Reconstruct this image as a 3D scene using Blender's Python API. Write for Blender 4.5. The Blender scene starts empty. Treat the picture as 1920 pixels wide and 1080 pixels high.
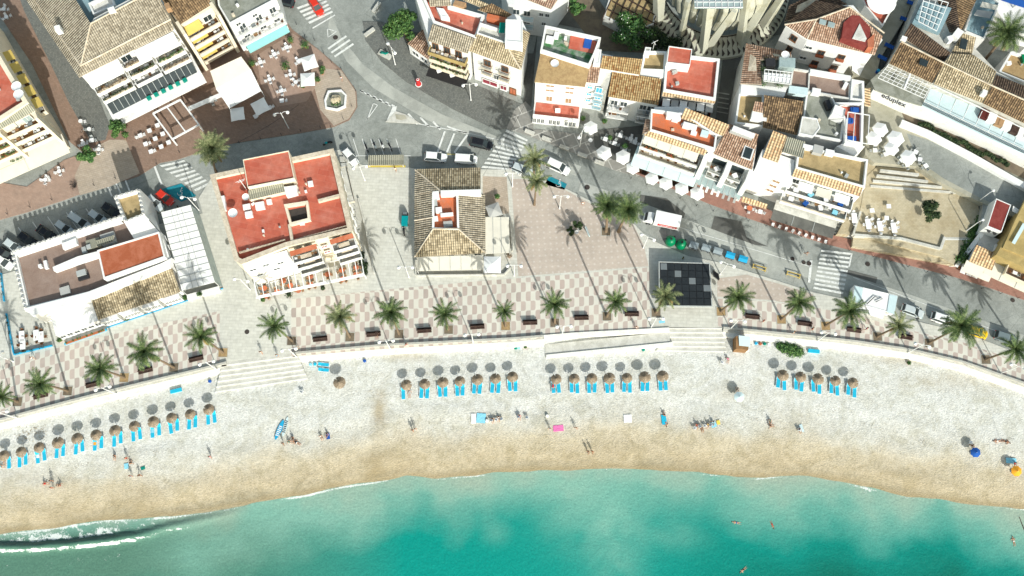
import bpy, bmesh, math, random
from mathutils import Vector, Matrix, noise
R = math.radians
rnd = random.Random(7)
scene = bpy.context.scene
COL = scene.collection
# ------------------------------------------------------------------ camera, light, exposure
FPX, CAMH = 1920.0, 190.0
TILT = math.atan(510/1920)
cam_d = bpy.data.cameras.new('camera'); cam_d.sensor_width = 36; cam_d.lens = 36
cam_d.clip_start = 1; cam_d.clip_end = 6000
cam = bpy.data.objects.new('camera', cam_d); COL.objects.link(cam)
cam.location = (0, 0, CAMH); cam.rotation_euler = (TILT, 0, 0)
scene.camera = cam
SUN_EL, SUN_AZ = R(34), R(157.5)          # azimuth clockwise from north: the sun stands in the south south east
w = bpy.data.worlds.new('World'); scene.world = w; w.use_nodes = True
nt = w.node_tree; bg = nt.nodes['Background']
sky = nt.nodes.new('ShaderNodeTexSky'); sky.sky_type = 'NISHITA'; sky.sun_disc = False
sky.sun_elevation = SUN_EL; sky.sun_rotation = SUN_AZ
sky.air_density = 1.0; sky.dust_density = 1.5; sky.ozone_density = 0.3
tn = nt.nodes.new('ShaderNodeMix'); tn.data_type = 'RGBA'; tn.blend_type = 'MULTIPLY'; tn.inputs[0].default_value = 1; tn.inputs[7].default_value = (0.95, 0.92, 0.73, 1)   # warm tint added to take the blue out of the sky's fill light
nt.links.new(sky.outputs[0], tn.inputs[6]); nt.links.new(tn.outputs[2], bg.inputs[0]); bg.inputs[1].default_value = 0.15
sl = bpy.data.lights.new('sun', 'SUN'); sl.energy = 3.25; sl.angle = R(0.5); sl.color = (0.985, 0.99, 0.93)
so = bpy.data.objects.new('sun', sl); COL.objects.link(so)
so.rotation_euler = (R(90) - SUN_EL, 0, math.pi - SUN_AZ)
so.location = (0, 0, 250)
vs = scene.view_settings; vs.view_transform = 'Standard'; vs.look = 'None'; vs.exposure = 0.54; vs.gamma = 1; vs.use_curve_mapping = False
scene.cycles.max_bounces = 5; scene.cycles.diffuse_bounces = 3

G = 2.4                                   # level of the promenade and the town
ST, CT = math.sin(TILT), math.cos(TILT)
def U(px, py, z=G):                       # where the ray through a pixel of the photograph meets height z
    a = (px-960)/FPX; b = -(py-540)/FPX
    dx, dy, dz = a, ST+b*CT, -CT+b*ST
    t = (CAMH-z)/-dz
    return Vector((dx*t, dy*t, z))
def UL(pts, z=G): return [U(p[0], p[1], p[2] if len(p) > 2 else z) for p in pts]
# ------------------------------------------------------------------ materials
MATS = {}
def srgb(r, g, b):
    f = lambda c: (c/255/12.92) if c/255 <= 0.04045 else ((c/255+0.055)/1.055)**2.4
    return (f(r), f(g), f(b), 1)
class N:
    def __init__(s, name, rough=0.85, spec=0.3, metal=0):
        s.m = bpy.data.materials.new(name); s.m.use_nodes = True; s.t = s.m.node_tree
        s.b = s.t.nodes['Principled BSDF']; s.b.inputs['Roughness'].default_value = rough
        s.b.inputs['Specular IOR Level'].default_value = spec; s.b.inputs['Metallic'].default_value = metal
        MATS[name] = s.m
    def n(s, ty, **kw):
        n = s.t.nodes.new('ShaderNode'+ty)
        for k, v in kw.items(): setattr(n, k, v)
        return n
    def l(s, a, b): s.t.links.new(a, b)
    def pos(s):
        if not hasattr(s, '_p'): s._p = s.n('NewGeometry').outputs['Position']
        return s._p
    def uv(s):
        if not hasattr(s, '_u'): s._u = s.n('UVMap').outputs[0]
        return s._u
    def math(s, op, a, b=None, c=None):
        n = s.n('Math', operation=op)
        for i, v in enumerate((a, b, c)):
            if v is None: continue
            if isinstance(v, (int, float)): n.inputs[i].default_value = v
            else: s.l(v, n.inputs[i])
        return n.outputs[0]
    def noise(s, scale, detail=4, vec=None, rough=0.6, dist=0):
        n = s.n('TexNoise'); n.inputs['Scale'].default_value = scale; n.inputs['Detail'].default_value = detail
        n.inputs['Roughness'].default_value = rough; n.inputs['Distortion'].default_value = dist
        s.l(vec or s.pos(), n.inputs['Vector']); return n.outputs['Fac']
    def ramp(s, fac, stops, interp='LINEAR'):
        n = s.n('ValToRGB'); e = n.color_ramp.elements; n.color_ramp.interpolation = interp
        while len(e) < len(stops): e.new(0.5)
        for i, (p, c) in enumerate(stops):
            e[i].position = p; e[i].color = c if len(c) == 4 else (*c, 1)
        s.l(fac, n.inputs[0]); return n.outputs[0]
    def mix(s, fac, a, b, mode='MIX'):
        n = s.n('Mix', data_type='RGBA', blend_type=mode)
        for i, v in ((0, fac), (6, a), (7, b)):
            if isinstance(v, (int, float)): n.inputs[i].default_value = v
            elif isinstance(v, tuple): n.inputs[i].default_value = v if len(v) == 4 else (*v, 1)
            else: s.l(v, n.inputs[i])
        return n.outputs[2]
    def bump(s, h, strength=0.5, dist=0.05):
        n = s.n('Bump'); n.inputs['Strength'].default_value = strength; n.inputs['Distance'].default_value = dist
        s.l(h, n.inputs['Height']); s.l(n.outputs[0], s.b.inputs['Normal'])
    def col(s, c):
        if isinstance(c, tuple): s.b.inputs['Base Color'].default_value = c if len(c) == 4 else (*c, 1)
        else: s.l(c, s.b.inputs['Base Color'])
        return s.m
def shade(c, k): return tuple(min(1, x*k) for x in c[:3])+(1,)
def plain(name, c, rough=0.7, var=0.12, scale=1.5, spec=0.3, metal=0, bump=0, fine=9.0):
    s = N(name, rough, spec, metal)
    f = s.mix(0.35, s.noise(scale, 5), s.noise(fine, 3))
    s.col(s.ramp(f, [(0.25, shade(c, 1-var*1.6)), (0.5, c), (0.78, shade(c, 1+var))]))
    if bump: s.bump(s.noise(fine*1.5, 3), bump, 0.05)
    return s.m
# stained flat finishes: two tones with blotches and streaks
def stained(name, c, c2, rough=0.85, scale=0.35, lo=0.42, hi=0.62, bump=0.2):
    s = N(name, rough, 0.25)
    f = s.ramp(s.noise(scale, 7, rough=0.68, dist=0.4), [(lo, (0, 0, 0)), (hi, (1, 1, 1))])
    g = s.ramp(s.noise(7, 4), [(0.3, (0.86,)*3), (0.7, (1.1,)*3)])
    s.col(s.mix(1.0, s.mix(f, c, c2), g, 'MULTIPLY')); s.bump(s.noise(11, 3), bump, 0.04)
    return s.m
def tiled(name, c1, c2, dirt, amount=0.5, pitch=0.42, row=0.5, moss=0.45):
    s = N(name, 0.9, 0.15)
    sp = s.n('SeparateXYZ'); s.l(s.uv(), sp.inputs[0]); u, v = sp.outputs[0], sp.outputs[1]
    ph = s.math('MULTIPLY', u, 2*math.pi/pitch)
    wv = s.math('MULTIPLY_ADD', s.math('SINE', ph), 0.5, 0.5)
    cb = s.n('CombineXYZ')
    s.l(s.math('FLOOR', s.math('DIVIDE', u, pitch)), cb.inputs[0]); s.l(s.math('FLOOR', s.math('DIVIDE', v, row)), cb.inputs[1])
    wn = s.n('TexWhiteNoise'); s.l(cb.outputs[0], wn.inputs[0])
    c = s.mix(wn.outputs[0], c1, c2)
    fr = s.math('FRACT', s.math('DIVIDE', v, row))
    big = s.noise(0.5, 6, rough=0.7)
    mk = s.ramp(s.math('ADD', s.math('MULTIPLY', big, 0.7), s.math('MULTIPLY', wn.outputs[0], 0.3)), [(moss, (0, 0, 0)), (moss+0.2, (1, 1, 1))])
    c = s.mix(s.math('MULTIPLY', mk, amount), c, dirt)
    channel_shade = s.ramp(wv, [(0.0, (0.42,)*3), (0.42, (0.92,)*3), (1, (1.1,)*3)])  # shading of the tile channels painted in: troughs darkened, crests lightened
    c = s.mix(1.0, c, channel_shade, 'MULTIPLY')
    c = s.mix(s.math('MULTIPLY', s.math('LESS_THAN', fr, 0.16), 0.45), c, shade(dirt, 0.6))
    s.col(c)
    s.bump(s.math('ADD', wv, s.math('MULTIPLY', fr, 0.35)), 0.9, 0.12)
    return s.m
def paved(name, c1, c2, joint, size=0.6, rot=0.0, mortar=0.03, ratio=0.5, dirt=0.25, stain=(0.15, 0.14, 0.12, 1)):
    s = N(name, 0.85, 0.25)
    mp = s.n('Mapping'); mp.inputs['Rotation'].default_value = (0, 0, rot); s.l(s.pos(), mp.inputs[0])
    br = s.n('TexBrick'); s.l(mp.outputs[0], br.inputs['Vector'])
    br.inputs['Color1'].default_value = c1; br.inputs['Color2'].default_value = c2; br.inputs['Mortar'].default_value = joint
    br.inputs['Scale'].default_value = 1; br.inputs['Brick Width'].default_value = size; br.inputs['Row Height'].default_value = size*ratio
    br.inputs['Mortar Size'].default_value = mortar; br.offset = 0.5
    st = s.ramp(s.noise(0.22, 7, rough=0.7), [(0.45, (0, 0, 0)), (0.75, (dirt,)*3)])
    c = s.mix(st, br.outputs[0], stain)
    g = s.ramp(s.noise(1.3, 6), [(0.3, (0.88,)*3), (0.7, (1.08,)*3)])
    s.col(s.mix(1.0, c, g, 'MULTIPLY')); s.bump(s.noise(14, 2), 0.15, 0.02)
    return s.m
WHITE = (0.80, 0.80, 0.78, 1)
stained('white_plaster', WHITE, (0.70, 0.69, 0.66, 1), scale=0.3, lo=0.45, hi=0.8)
stained('old_plaster', (0.68, 0.67, 0.63, 1), (0.40, 0.39, 0.35, 1), scale=0.5, lo=0.45, hi=0.75)
stained('cream_plaster', (0.78, 0.70, 0.55, 1), (0.62, 0.55, 0.42, 1), lo=0.45, hi=0.8)
stained('yellow_plaster', (0.48, 0.36, 0.15, 1), (0.36, 0.27, 0.11, 1))
stained('concrete', (0.42, 0.42, 0.38, 1), (0.28, 0.28, 0.25, 1))
stained('pale_concrete', (0.60, 0.59, 0.54, 1), (0.46, 0.45, 0.40, 1), scale=0.6)
stained('shell_concrete', (0.46, 0.455, 0.37, 1), (0.30, 0.28, 0.17, 1), scale=0.25, lo=0.5, hi=0.75)
stained('coping', (0.66, 0.58, 0.46, 1), (0.48, 0.40, 0.30, 1), scale=1.2)
stained('orange_roofing', (0.56, 0.15, 0.06, 1), (0.46, 0.17, 0.10, 1), scale=0.6)
stained('rust_roofing', (0.36, 0.10, 0.045, 1), (0.46, 0.16, 0.09, 1), scale=0.4)
stained('dark_red_roofing', (0.20, 0.035, 0.03, 1), (0.26, 0.06, 0.05, 1), scale=0.5)
stained('brown_roofing', (0.24, 0.165, 0.13, 1), (0.32, 0.24, 0.20, 1), scale=0.4, lo=0.35, hi=0.7)
stained('tan_roofing', (0.44, 0.33, 0.17, 1), (0.32, 0.24, 0.12, 1), scale=0.6)
stained('gravel_roofing', (0.40, 0.28, 0.14, 1), (0.30, 0.20, 0.10, 1), scale=1.2)
stained('grey_roofing', (0.30, 0.31, 0.27, 1), (0.20, 0.21, 0.17, 1), scale=0.4)
stained('blue_roofing', (0.26, 0.38, 0.42, 1), (0.20, 0.30, 0.34, 1), scale=0.4)
stained('green_turf', (0.04, 0.15, 0.05, 1), (0.32, 0.34, 0.30, 1), scale=0.45)
stained('timber', (0.30, 0.17, 0.08, 1), (0.20, 0.11, 0.05, 1), scale=1.5)
stained('dark_timber', (0.045, 0.026, 0.02, 1), (0.08, 0.05, 0.04, 1), scale=1.5)
stained('shutter_brown', (0.42, 0.26, 0.14, 1), (0.33, 0.20, 0.11, 1), scale=1.5)
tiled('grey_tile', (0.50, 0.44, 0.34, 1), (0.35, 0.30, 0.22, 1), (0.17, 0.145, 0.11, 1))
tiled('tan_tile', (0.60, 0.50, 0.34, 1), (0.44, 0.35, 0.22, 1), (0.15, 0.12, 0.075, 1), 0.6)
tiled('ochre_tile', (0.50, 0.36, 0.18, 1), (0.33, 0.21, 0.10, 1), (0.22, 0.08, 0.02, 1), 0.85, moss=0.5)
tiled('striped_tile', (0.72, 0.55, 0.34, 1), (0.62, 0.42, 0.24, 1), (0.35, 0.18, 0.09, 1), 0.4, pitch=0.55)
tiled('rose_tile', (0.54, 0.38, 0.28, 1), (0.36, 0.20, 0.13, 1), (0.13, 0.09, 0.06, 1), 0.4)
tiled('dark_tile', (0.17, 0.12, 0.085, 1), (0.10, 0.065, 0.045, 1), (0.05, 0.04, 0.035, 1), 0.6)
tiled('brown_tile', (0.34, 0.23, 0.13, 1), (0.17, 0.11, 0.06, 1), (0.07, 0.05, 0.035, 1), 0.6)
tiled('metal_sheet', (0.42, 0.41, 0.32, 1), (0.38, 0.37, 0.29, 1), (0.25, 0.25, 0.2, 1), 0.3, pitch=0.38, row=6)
plain('glass_dark', (0.03, 0.042, 0.046, 1), 0.3, 0.3, 0.8, 0.35)
plain('dark_panel', (0.02, 0.024, 0.027, 1), 0.4, 0.3, 0.8, 0.4)
plain('glass_pale', (0.32, 0.40, 0.40, 1), 0.15, 0.25, 0.8, 0.6)
plain('frame_white', (0.78, 0.78, 0.76, 1), 0.5, 0.04)
plain('frame_brown', (0.20, 0.09, 0.04, 1), 0.5, 0.2)
plain('blue_shutter', (0.07, 0.42, 0.62, 1), 0.5, 0.1)
plain('red_shutter', (0.26, 0.03, 0.05, 1), 0.5, 0.2)
plain('rail_metal', (0.40, 0.42, 0.41, 1), 0.4, 0.1)
plain('dark_metal', (0.03, 0.03, 0.032, 1), 0.45, 0.2)
plain('white_metal', (0.78, 0.78, 0.77, 1), 0.35, 0.04)
plain('white_canvas', (0.82, 0.82, 0.80, 1), 0.9, 0.05, 0.7)
plain('cream_canvas', (0.70, 0.66, 0.56, 1), 0.9, 0.07, 0.7)
plain('grey_canvas', (0.42, 0.42, 0.40, 1), 0.9, 0.1, 0.7)
plain('teal_canvas', (0.26, 0.55, 0.55, 1), 0.9, 0.08, 0.7)
plain('pale_blue_canvas', (0.55, 0.68, 0.70, 1), 0.8, 0.08, 0.7)
plain('green_canvas', (0.0, 0.22, 0.17, 1), 0.9, 0.08, 0.7)
plain('yellow_canvas', (0.60, 0.44, 0.12, 1), 0.9, 0.1, 0.7)
plain('black_canvas', (0.018, 0.017, 0.018, 1), 0.9, 0.2, 0.7)
plain('maroon_canvas', (0.10, 0.018, 0.015, 1), 0.9, 0.2, 0.7)
plain('blue_cloth', (0.015, 0.42, 0.62, 1), 0.9, 0.1, 1.2)
plain('light_blue_cloth', (0.25, 0.60, 0.75, 1), 0.9, 0.1, 1.2)
plain('pink_cloth', (0.75, 0.18, 0.42, 1), 0.9, 0.1, 1.2)
plain('navy_cloth', (0.015, 0.09, 0.36, 1), 0.9, 0.1, 1.2)
plain('orange_cloth', (0.85, 0.36, 0.03, 1), 0.9, 0.1, 1.2)
plain('yellow_cloth', (0.80, 0.60, 0.10, 1), 0.9, 0.1, 1.2)
plain('red_cloth', (0.55, 0.03, 0.03, 1), 0.9, 0.1, 1.2)
plain('black_cloth', (0.02, 0.02, 0.025, 1), 0.9, 0.1, 1.2)
plain('white_plastic', (0.80, 0.80, 0.80, 1), 0.4, 0.03)
plain('brown_rattan', (0.16, 0.07, 0.03, 1), 0.8, 0.2)
plain('green_plastic', (0.0, 0.20, 0.08, 1), 0.35, 0.1)
plain('grey_plastic', (0.16, 0.18, 0.19, 1), 0.4, 0.1)
plain('lid_blue', (0.02, 0.35, 0.60, 1), 0.35, 0.1)
plain('lid_grey', (0.28, 0.33, 0.35, 1), 0.35, 0.1)
plain('skin', (0.50, 0.28, 0.18, 1), 0.6, 0.08)
plain('skin_tan', (0.33, 0.16, 0.09, 1), 0.6, 0.08)
plain('hair_dark', (0.03, 0.018, 0.012, 1), 0.7, 0.1)
plain('rubber', (0.015, 0.015, 0.015, 1), 0.7, 0.1)
plain('rim', (0.45, 0.45, 0.46, 1), 0.3, 0.05, metal=0.6)
plain('trunk', (0.20, 0.145, 0.095, 1), 0.95, 0.3, 2.5, bump=0.6)
plain('soil', (0.12, 0.085, 0.05, 1), 0.95, 0.3, 2.5)
plain('terracotta', (0.42, 0.14, 0.06, 1), 0.8, 0.1)
plain('globe', (0.82, 0.82, 0.80, 1), 0.25, 0.02)
plain('flower_red', (0.65, 0.02, 0.03, 1), 0.7, 0.2)
plain('flower_white', (0.75, 0.75, 0.68, 1), 0.7, 0.1)
plain('iron', (0.055, 0.045, 0.04, 1), 0.8, 0.3)
for nm, c in dict(paint_white=(0.78, 0.79, 0.78), paint_black=(0.012, 0.012, 0.014), paint_silver=(0.50, 0.55, 0.56), paint_red=(0.62, 0.035, 0.015),
                  paint_grey=(0.16, 0.20, 0.21), paint_yellow=(0.80, 0.50, 0.01), paint_teal=(0.0, 0.28, 0.30)).items():
    plain(nm, (*c, 1), 0.25, 0.03, spec=0.6)
def leafmat(name, c1, c2, c3):
    s = N(name, 0.6, 0.25)
    a = s.n('NewGeometry')
    f = s.mix(0.5, s.noise(1.1, 4), a.outputs['Random Per Island'])
    s.col(s.ramp(f, [(0.3, c1), (0.52, c2), (0.74, c3)]))
    s.b.inputs['Subsurface Weight'].default_value = 0
    return s.m
leafmat('palm_leaf', (0.035, 0.065, 0.02, 1), (0.08, 0.13, 0.04, 1), (0.19, 0.235, 0.09, 1))
leafmat('palm_leaf_grey', (0.075, 0.105, 0.04, 1), (0.17, 0.20, 0.09, 1), (0.34, 0.34, 0.17, 1))
leafmat('palm_leaf_dry', (0.16, 0.11, 0.04, 1), (0.28, 0.19, 0.06, 1), (0.36, 0.26, 0.10, 1))
leafmat('leaf_green', (0.03, 0.075, 0.02, 1), (0.06, 0.14, 0.035, 1), (0.13, 0.22, 0.06, 1))
leafmat('leaf_dark', (0.014, 0.030, 0.012, 1), (0.028, 0.055, 0.02, 1), (0.06, 0.09, 0.03, 1))
leafmat('leaf_bright', (0.03, 0.09, 0.025, 1), (0.065, 0.15, 0.04, 1), (0.14, 0.25, 0.07, 1))
leafmat('thatch', (0.16, 0.12, 0.08, 1), (0.26, 0.20, 0.14, 1), (0.38, 0.30, 0.21, 1))
# ground materials
s = N('asphalt', 0.9, 0.25)
f = s.ramp(s.noise(0.10, 7, rough=0.65), [(0.35, (0.23, 0.245, 0.225)), (0.55, (0.32, 0.335, 0.31)), (0.72, (0.40, 0.41, 0.375))])
g = s.mix(1.0, s.ramp(s.noise(9, 3), [(0.3, (0.82,)*3), (0.7, (1.15,)*3)]), s.ramp(s.noise(0.7, 7, rough=.8, dist=1), [(0.35, (0.80,)*3), (0.6, (1.06,)*3)]), 'MULTIPLY')
cr = s.n('TexVoronoi', feature='DISTANCE_TO_EDGE'); cr.inputs['Scale'].default_value = 0.12; s.l(s.pos(), cr.inputs['Vector'])
ck = s.ramp(cr.outputs['Distance'], [(0.0, (0.75,)*3), (0.006, (1, 1, 1))])
s.col(s.mix(1.0, s.mix(1.0, f, g, 'MULTIPLY'), ck, 'MULTIPLY')); s.bump(s.noise(20, 2), 0.2, 0.02)
stained('dark_asphalt', (0.10, 0.10, 0.092, 1), (0.15, 0.15, 0.135, 1), scale=0.25)
stained('worn_asphalt', (0.44, 0.45, 0.41, 1), (0.33, 0.34, 0.31, 1), scale=0.25)
stained('road_paint', (0.72, 0.73, 0.70, 1), (0.40, 0.41, 0.39, 1), scale=1.6, lo=0.5, hi=0.7)
stained('yellow_paint', (0.70, 0.55, 0.08, 1), (0.5, 0.42, 0.15, 1), scale=1.6)
stained('kerb_stone', (0.50, 0.49, 0.44, 1), (0.40, 0.39, 0.35, 1), scale=1)
stained('white_wall_stone', (0.80, 0.79, 0.74, 1), (0.62, 0.60, 0.54, 1), scale=0.5, lo=0.5, hi=0.8)
paved('promenade_paving', srgb(206, 205, 196), srgb(198, 197, 187), srgb(186, 184, 174), 1.2, 0.05, 0.03, 0.5, 0.3, (0.35, 0.34, 0.30, 1))
paved('brown_paving', (0.26, 0.165, 0.12, 1), (0.31, 0.205, 0.155, 1), (0.22, 0.16, 0.12, 1), 0.5, 0.4)
paved('rose_paving', (0.36, 0.245, 0.19, 1), (0.40, 0.28, 0.22, 1), (0.33, 0.24, 0.19, 1), 0.5, 0.4)
paved('beige_paving', (0.44, 0.36, 0.28, 1), (0.48, 0.40, 0.32, 1), (0.36, 0.30, 0.24, 1), 0.8, 0.3)
paved('red_paving', (0.34, 0.17, 0.13, 1), (0.38, 0.20, 0.155, 1), (0.30, 0.17, 0.13, 1), 0.5, -0.35, dirt=0.35)
paved('grey_cobble', (0.15, 0.16, 0.15, 1), (0.22, 0.23, 0.21, 1), (0.09, 0.09, 0.085, 1), 0.35, 0.5, 0.03, 0.7)
paved('slab_grid', (0.30, 0.29, 0.265, 1), (0.26, 0.255, 0.235, 1), (0.50, 0.49, 0.45, 1), 2.6, -0.4, 0.10, 1.0)
paved('sand_paving', (0.54, 0.475, 0.34, 1), (0.48, 0.42, 0.30, 1), (0.42, 0.35, 0.22, 1), 0.6, 0.0, 0.02, 0.5, 0.6, (0.28, 0.20, 0.09, 1))
stained('stone_plaza', (0.42, 0.40, 0.32, 1), (0.30, 0.29, 0.22, 1), scale=0.25)
stained('earth', (0.20, 0.16, 0.11, 1), (0.14, 0.11, 0.08, 1), scale=0.6)
paved('red_roofing', (0.44, 0.10, 0.062, 1), (0.50, 0.135, 0.085, 1), (0.50, 0.16, 0.11, 1), 3.2, 0.22, 0.03, 0.34, 0.6, (0.60, 0.30, 0.23, 1))
# pink plaza with its lattice of light studs
s = N('pink_plaza', 0.85, 0.25)
mp = s.n('Mapping'); mp.inputs['Rotation'].default_value = (0, 0, -0.06); s.l(s.pos(), mp.inputs[0])
sp = s.n('SeparateXYZ'); s.l(mp.outputs[0], sp.inputs[0])
a = s.math('SUBTRACT', s.math('FRACT', s.math('DIVIDE', sp.outputs[0], 1.15)), 0.5); b = s.math('SUBTRACT', s.math('FRACT', s.math('DIVIDE', sp.outputs[1], 1.15)), 0.5)
d = s.math('ADD', s.math('MULTIPLY', a, a), s.math('MULTIPLY', b, b))
dot = s.math('LESS_THAN', d, 0.028)
br = s.n('TexBrick'); s.l(mp.outputs[0], br.inputs['Vector']); br.inputs['Scale'].default_value = 1; br.inputs['Brick Width'].default_value = 0.5; br.inputs['Row Height'].default_value = 0.25
br.inputs['Color1'].default_value = (0.52, 0.455, 0.385, 1); br.inputs['Color2'].default_value = (0.48, 0.415, 0.35, 1); br.inputs['Mortar'].default_value = (0.44, 0.34, 0.30, 1)
st = s.ramp(s.noise(0.22, 7, rough=0.7), [(0.4, (1.05,)*3), (0.75, (0.82,)*3)])
s.col(s.mix(1.0, s.mix(s.math('MULTIPLY', dot, 0.5), br.outputs[0], (0.62, 0.58, 0.54)), st, 'MULTIPLY'))
# promenade mosaic of rounded pink stones, in metres along (u) and across (v) the promenade
s = N('mosaic', 0.85, 0.25)
sp = s.n('SeparateXYZ'); s.l(s.uv(), sp.inputs[0]); u = s.math('DIVIDE', sp.outputs[0], 0.92); v = s.math('DIVIDE', sp.outputs[1], 3.7)
cu = s.math('FLOOR', u); par = s.math('MODULO', s.math('ABSOLUTE', cu), 2)
fv = s.math('FRACT', s.math('ADD', v, s.math('MULTIPLY', par, 0.5)))
fu = s.math('SUBTRACT', s.math('FRACT', u), 0.5)
inr = s.math('LESS_THAN', fv, 0.5)
vv = s.math('ABSOLUTE', s.math('SUBTRACT', s.math('MULTIPLY', fv, 4), 1.0))
sg = s.math('MULTIPLY', fu, s.math('SUBTRACT', s.math('MULTIPLY', par, 2), 1.0))
uu = s.math('MULTIPLY', s.math('MAXIMUM', sg, 0.0), 2)
rr = s.math('ADD', s.math('POWER', uu, 3), s.math('POWER', vv, 5))
mask = s.math('MULTIPLY', inr, s.math('LESS_THAN', rr, 1.0))
cb = s.n('CombineXYZ'); s.l(cu, cb.inputs[0]); s.l(s.math('FLOOR', s.math('MULTIPLY', v, 2)), cb.inputs[1])
wn = s.n('TexWhiteNoise'); s.l(cb.outputs[0], wn.inputs[0])
pk = s.ramp(wn.outputs[0], [(0, (0.455, 0.37, 0.325)), (0.6, (0.51, 0.43, 0.38)), (1, (0.38, 0.32, 0.285))])
bs = s.ramp(s.noise(0.8, 5), [(0.3, srgb(200, 196, 184)), (0.7, srgb(212, 209, 198))])
st = s.ramp(s.noise(0.2, 7, rough=0.7), [(0.4, (1.04,)*3), (0.75, (0.86,)*3)])
s.col(s.mix(1.0, s.mix(mask, bs, pk), st, 'MULTIPLY'))
# beach: attribute bd = metres inland from the water's edge
s = N('beach_gravel', 0.95, 0.15)
at = s.n('Attribute'); at.attribute_name = 'bd'; d = at.outputs['Fac']
n1 = s.noise(0.055, 6, rough=0.65)
dd = s.math('ADD', d, s.math('MULTIPLY', s.math('SUBTRACT', n1, 0.5), 11))
cc = s.ramp(s.math('DIVIDE', dd, 30.0), [(0.0, (0.37, 0.32, 0.22)), (0.08, (0.54, 0.455, 0.315)), (0.20, (0.55, 0.485, 0.365)), (0.30, (0.59, 0.57, 0.505)), (0.42, (0.62, 0.62, 0.585)), (1.0, (0.62, 0.63, 0.61))])
vo = s.n('TexVoronoi'); vo.inputs['Scale'].default_value = 3.8; s.l(s.pos(), vo.inputs['Vector'])
gr = s.ramp(vo.outputs['Color'], [(0.0, (0.80,)*3), (0.5, (1.0,)*3), (1, (1.12,)*3)])
n2 = s.ramp(s.noise(3.2, 6, rough=0.85), [(0.32, (0.68,)*3), (0.5, (1,)*3), (0.72, (1.13,)*3)])
n3 = s.mix(1.0, s.ramp(s.noise(0.3, 5, dist=1.0), [(0.35, (0.86, 0.85, 0.80)), (0.55, (1.02,)*3)]), s.ramp(s.noise(1.0, 9, rough=.9), [(0.40, (0.84, 0.83, 0.80)), (0.52, (1.03,)*3)]), 'MULTIPLY')
cc = s.mix(1.0, s.mix(1.0, s.mix(0.75, cc, gr, 'MULTIPLY'), n2, 'MULTIPLY'), n3, 'MULTIPLY')
fl = s.ramp(s.noise(1.1, 9, rough=0.95, dist=.6), [(0.56, (1, 1, 1)), (0.66, (0.62, 0.60, 0.54))]); fz = s.ramp(s.noise(0.09, 4), [(0.48, (0, 0, 0)), (0.6, (1, 1, 1))]); cc = s.mix(fz, cc, s.mix(1.0, cc, fl, 'MULTIPLY'))
a2 = s.n('Attribute'); a2.attribute_name = 'wet'
s.col(s.mix(a2.outputs['Fac'], cc, (0.34, 0.26, 0.14)))
s.bump(s.math('ADD', vo.outputs['Distance'], s.math('MULTIPLY', s.noise(1.6, 5, rough=0.8), 1.2)), 0.6, 0.10)
# sea: colour attribute for the turbidity and the breaker's painted shade, foam attribute for broken water
s = N('sea_water', 0.22, 0.5)
at = s.n('Attribute'); at.attribute_name = 'tone'
fo = s.n('Attribute'); fo.attribute_name = 'foam'
n1 = s.noise(1.1, 8, rough=0.8, dist=2.0)
n0 = s.noise(4.5, 5, rough=0.75, dist=1.2)
fm = s.ramp(s.math('ADD', s.math('MULTIPLY', fo.outputs['Fac'], 0.9), s.math('ADD', s.math('MULTIPLY', n1, 0.8), s.math('MULTIPLY', n0, 0.5))), [(0.96, (0, 0, 0)), (1.17, (0.6,)*3), (1.42, (1, 1, 1))])
gr = s.ramp(s.noise(2.6, 6, rough=0.85), [(0.3, (0.74,)*3), (0.7, (1.22,)*3)])
c = s.mix(1.0, at.outputs['Color'], gr, 'MULTIPLY')
s.col(s.mix(fm, c, (0.74, 0.78, 0.74)))
s.bump(s.math('ADD', s.noise(0.8, 5), s.math('MULTIPLY', s.noise(2.6, 5, rough=.7), 0.5)), 0.42, 0.3)
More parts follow.
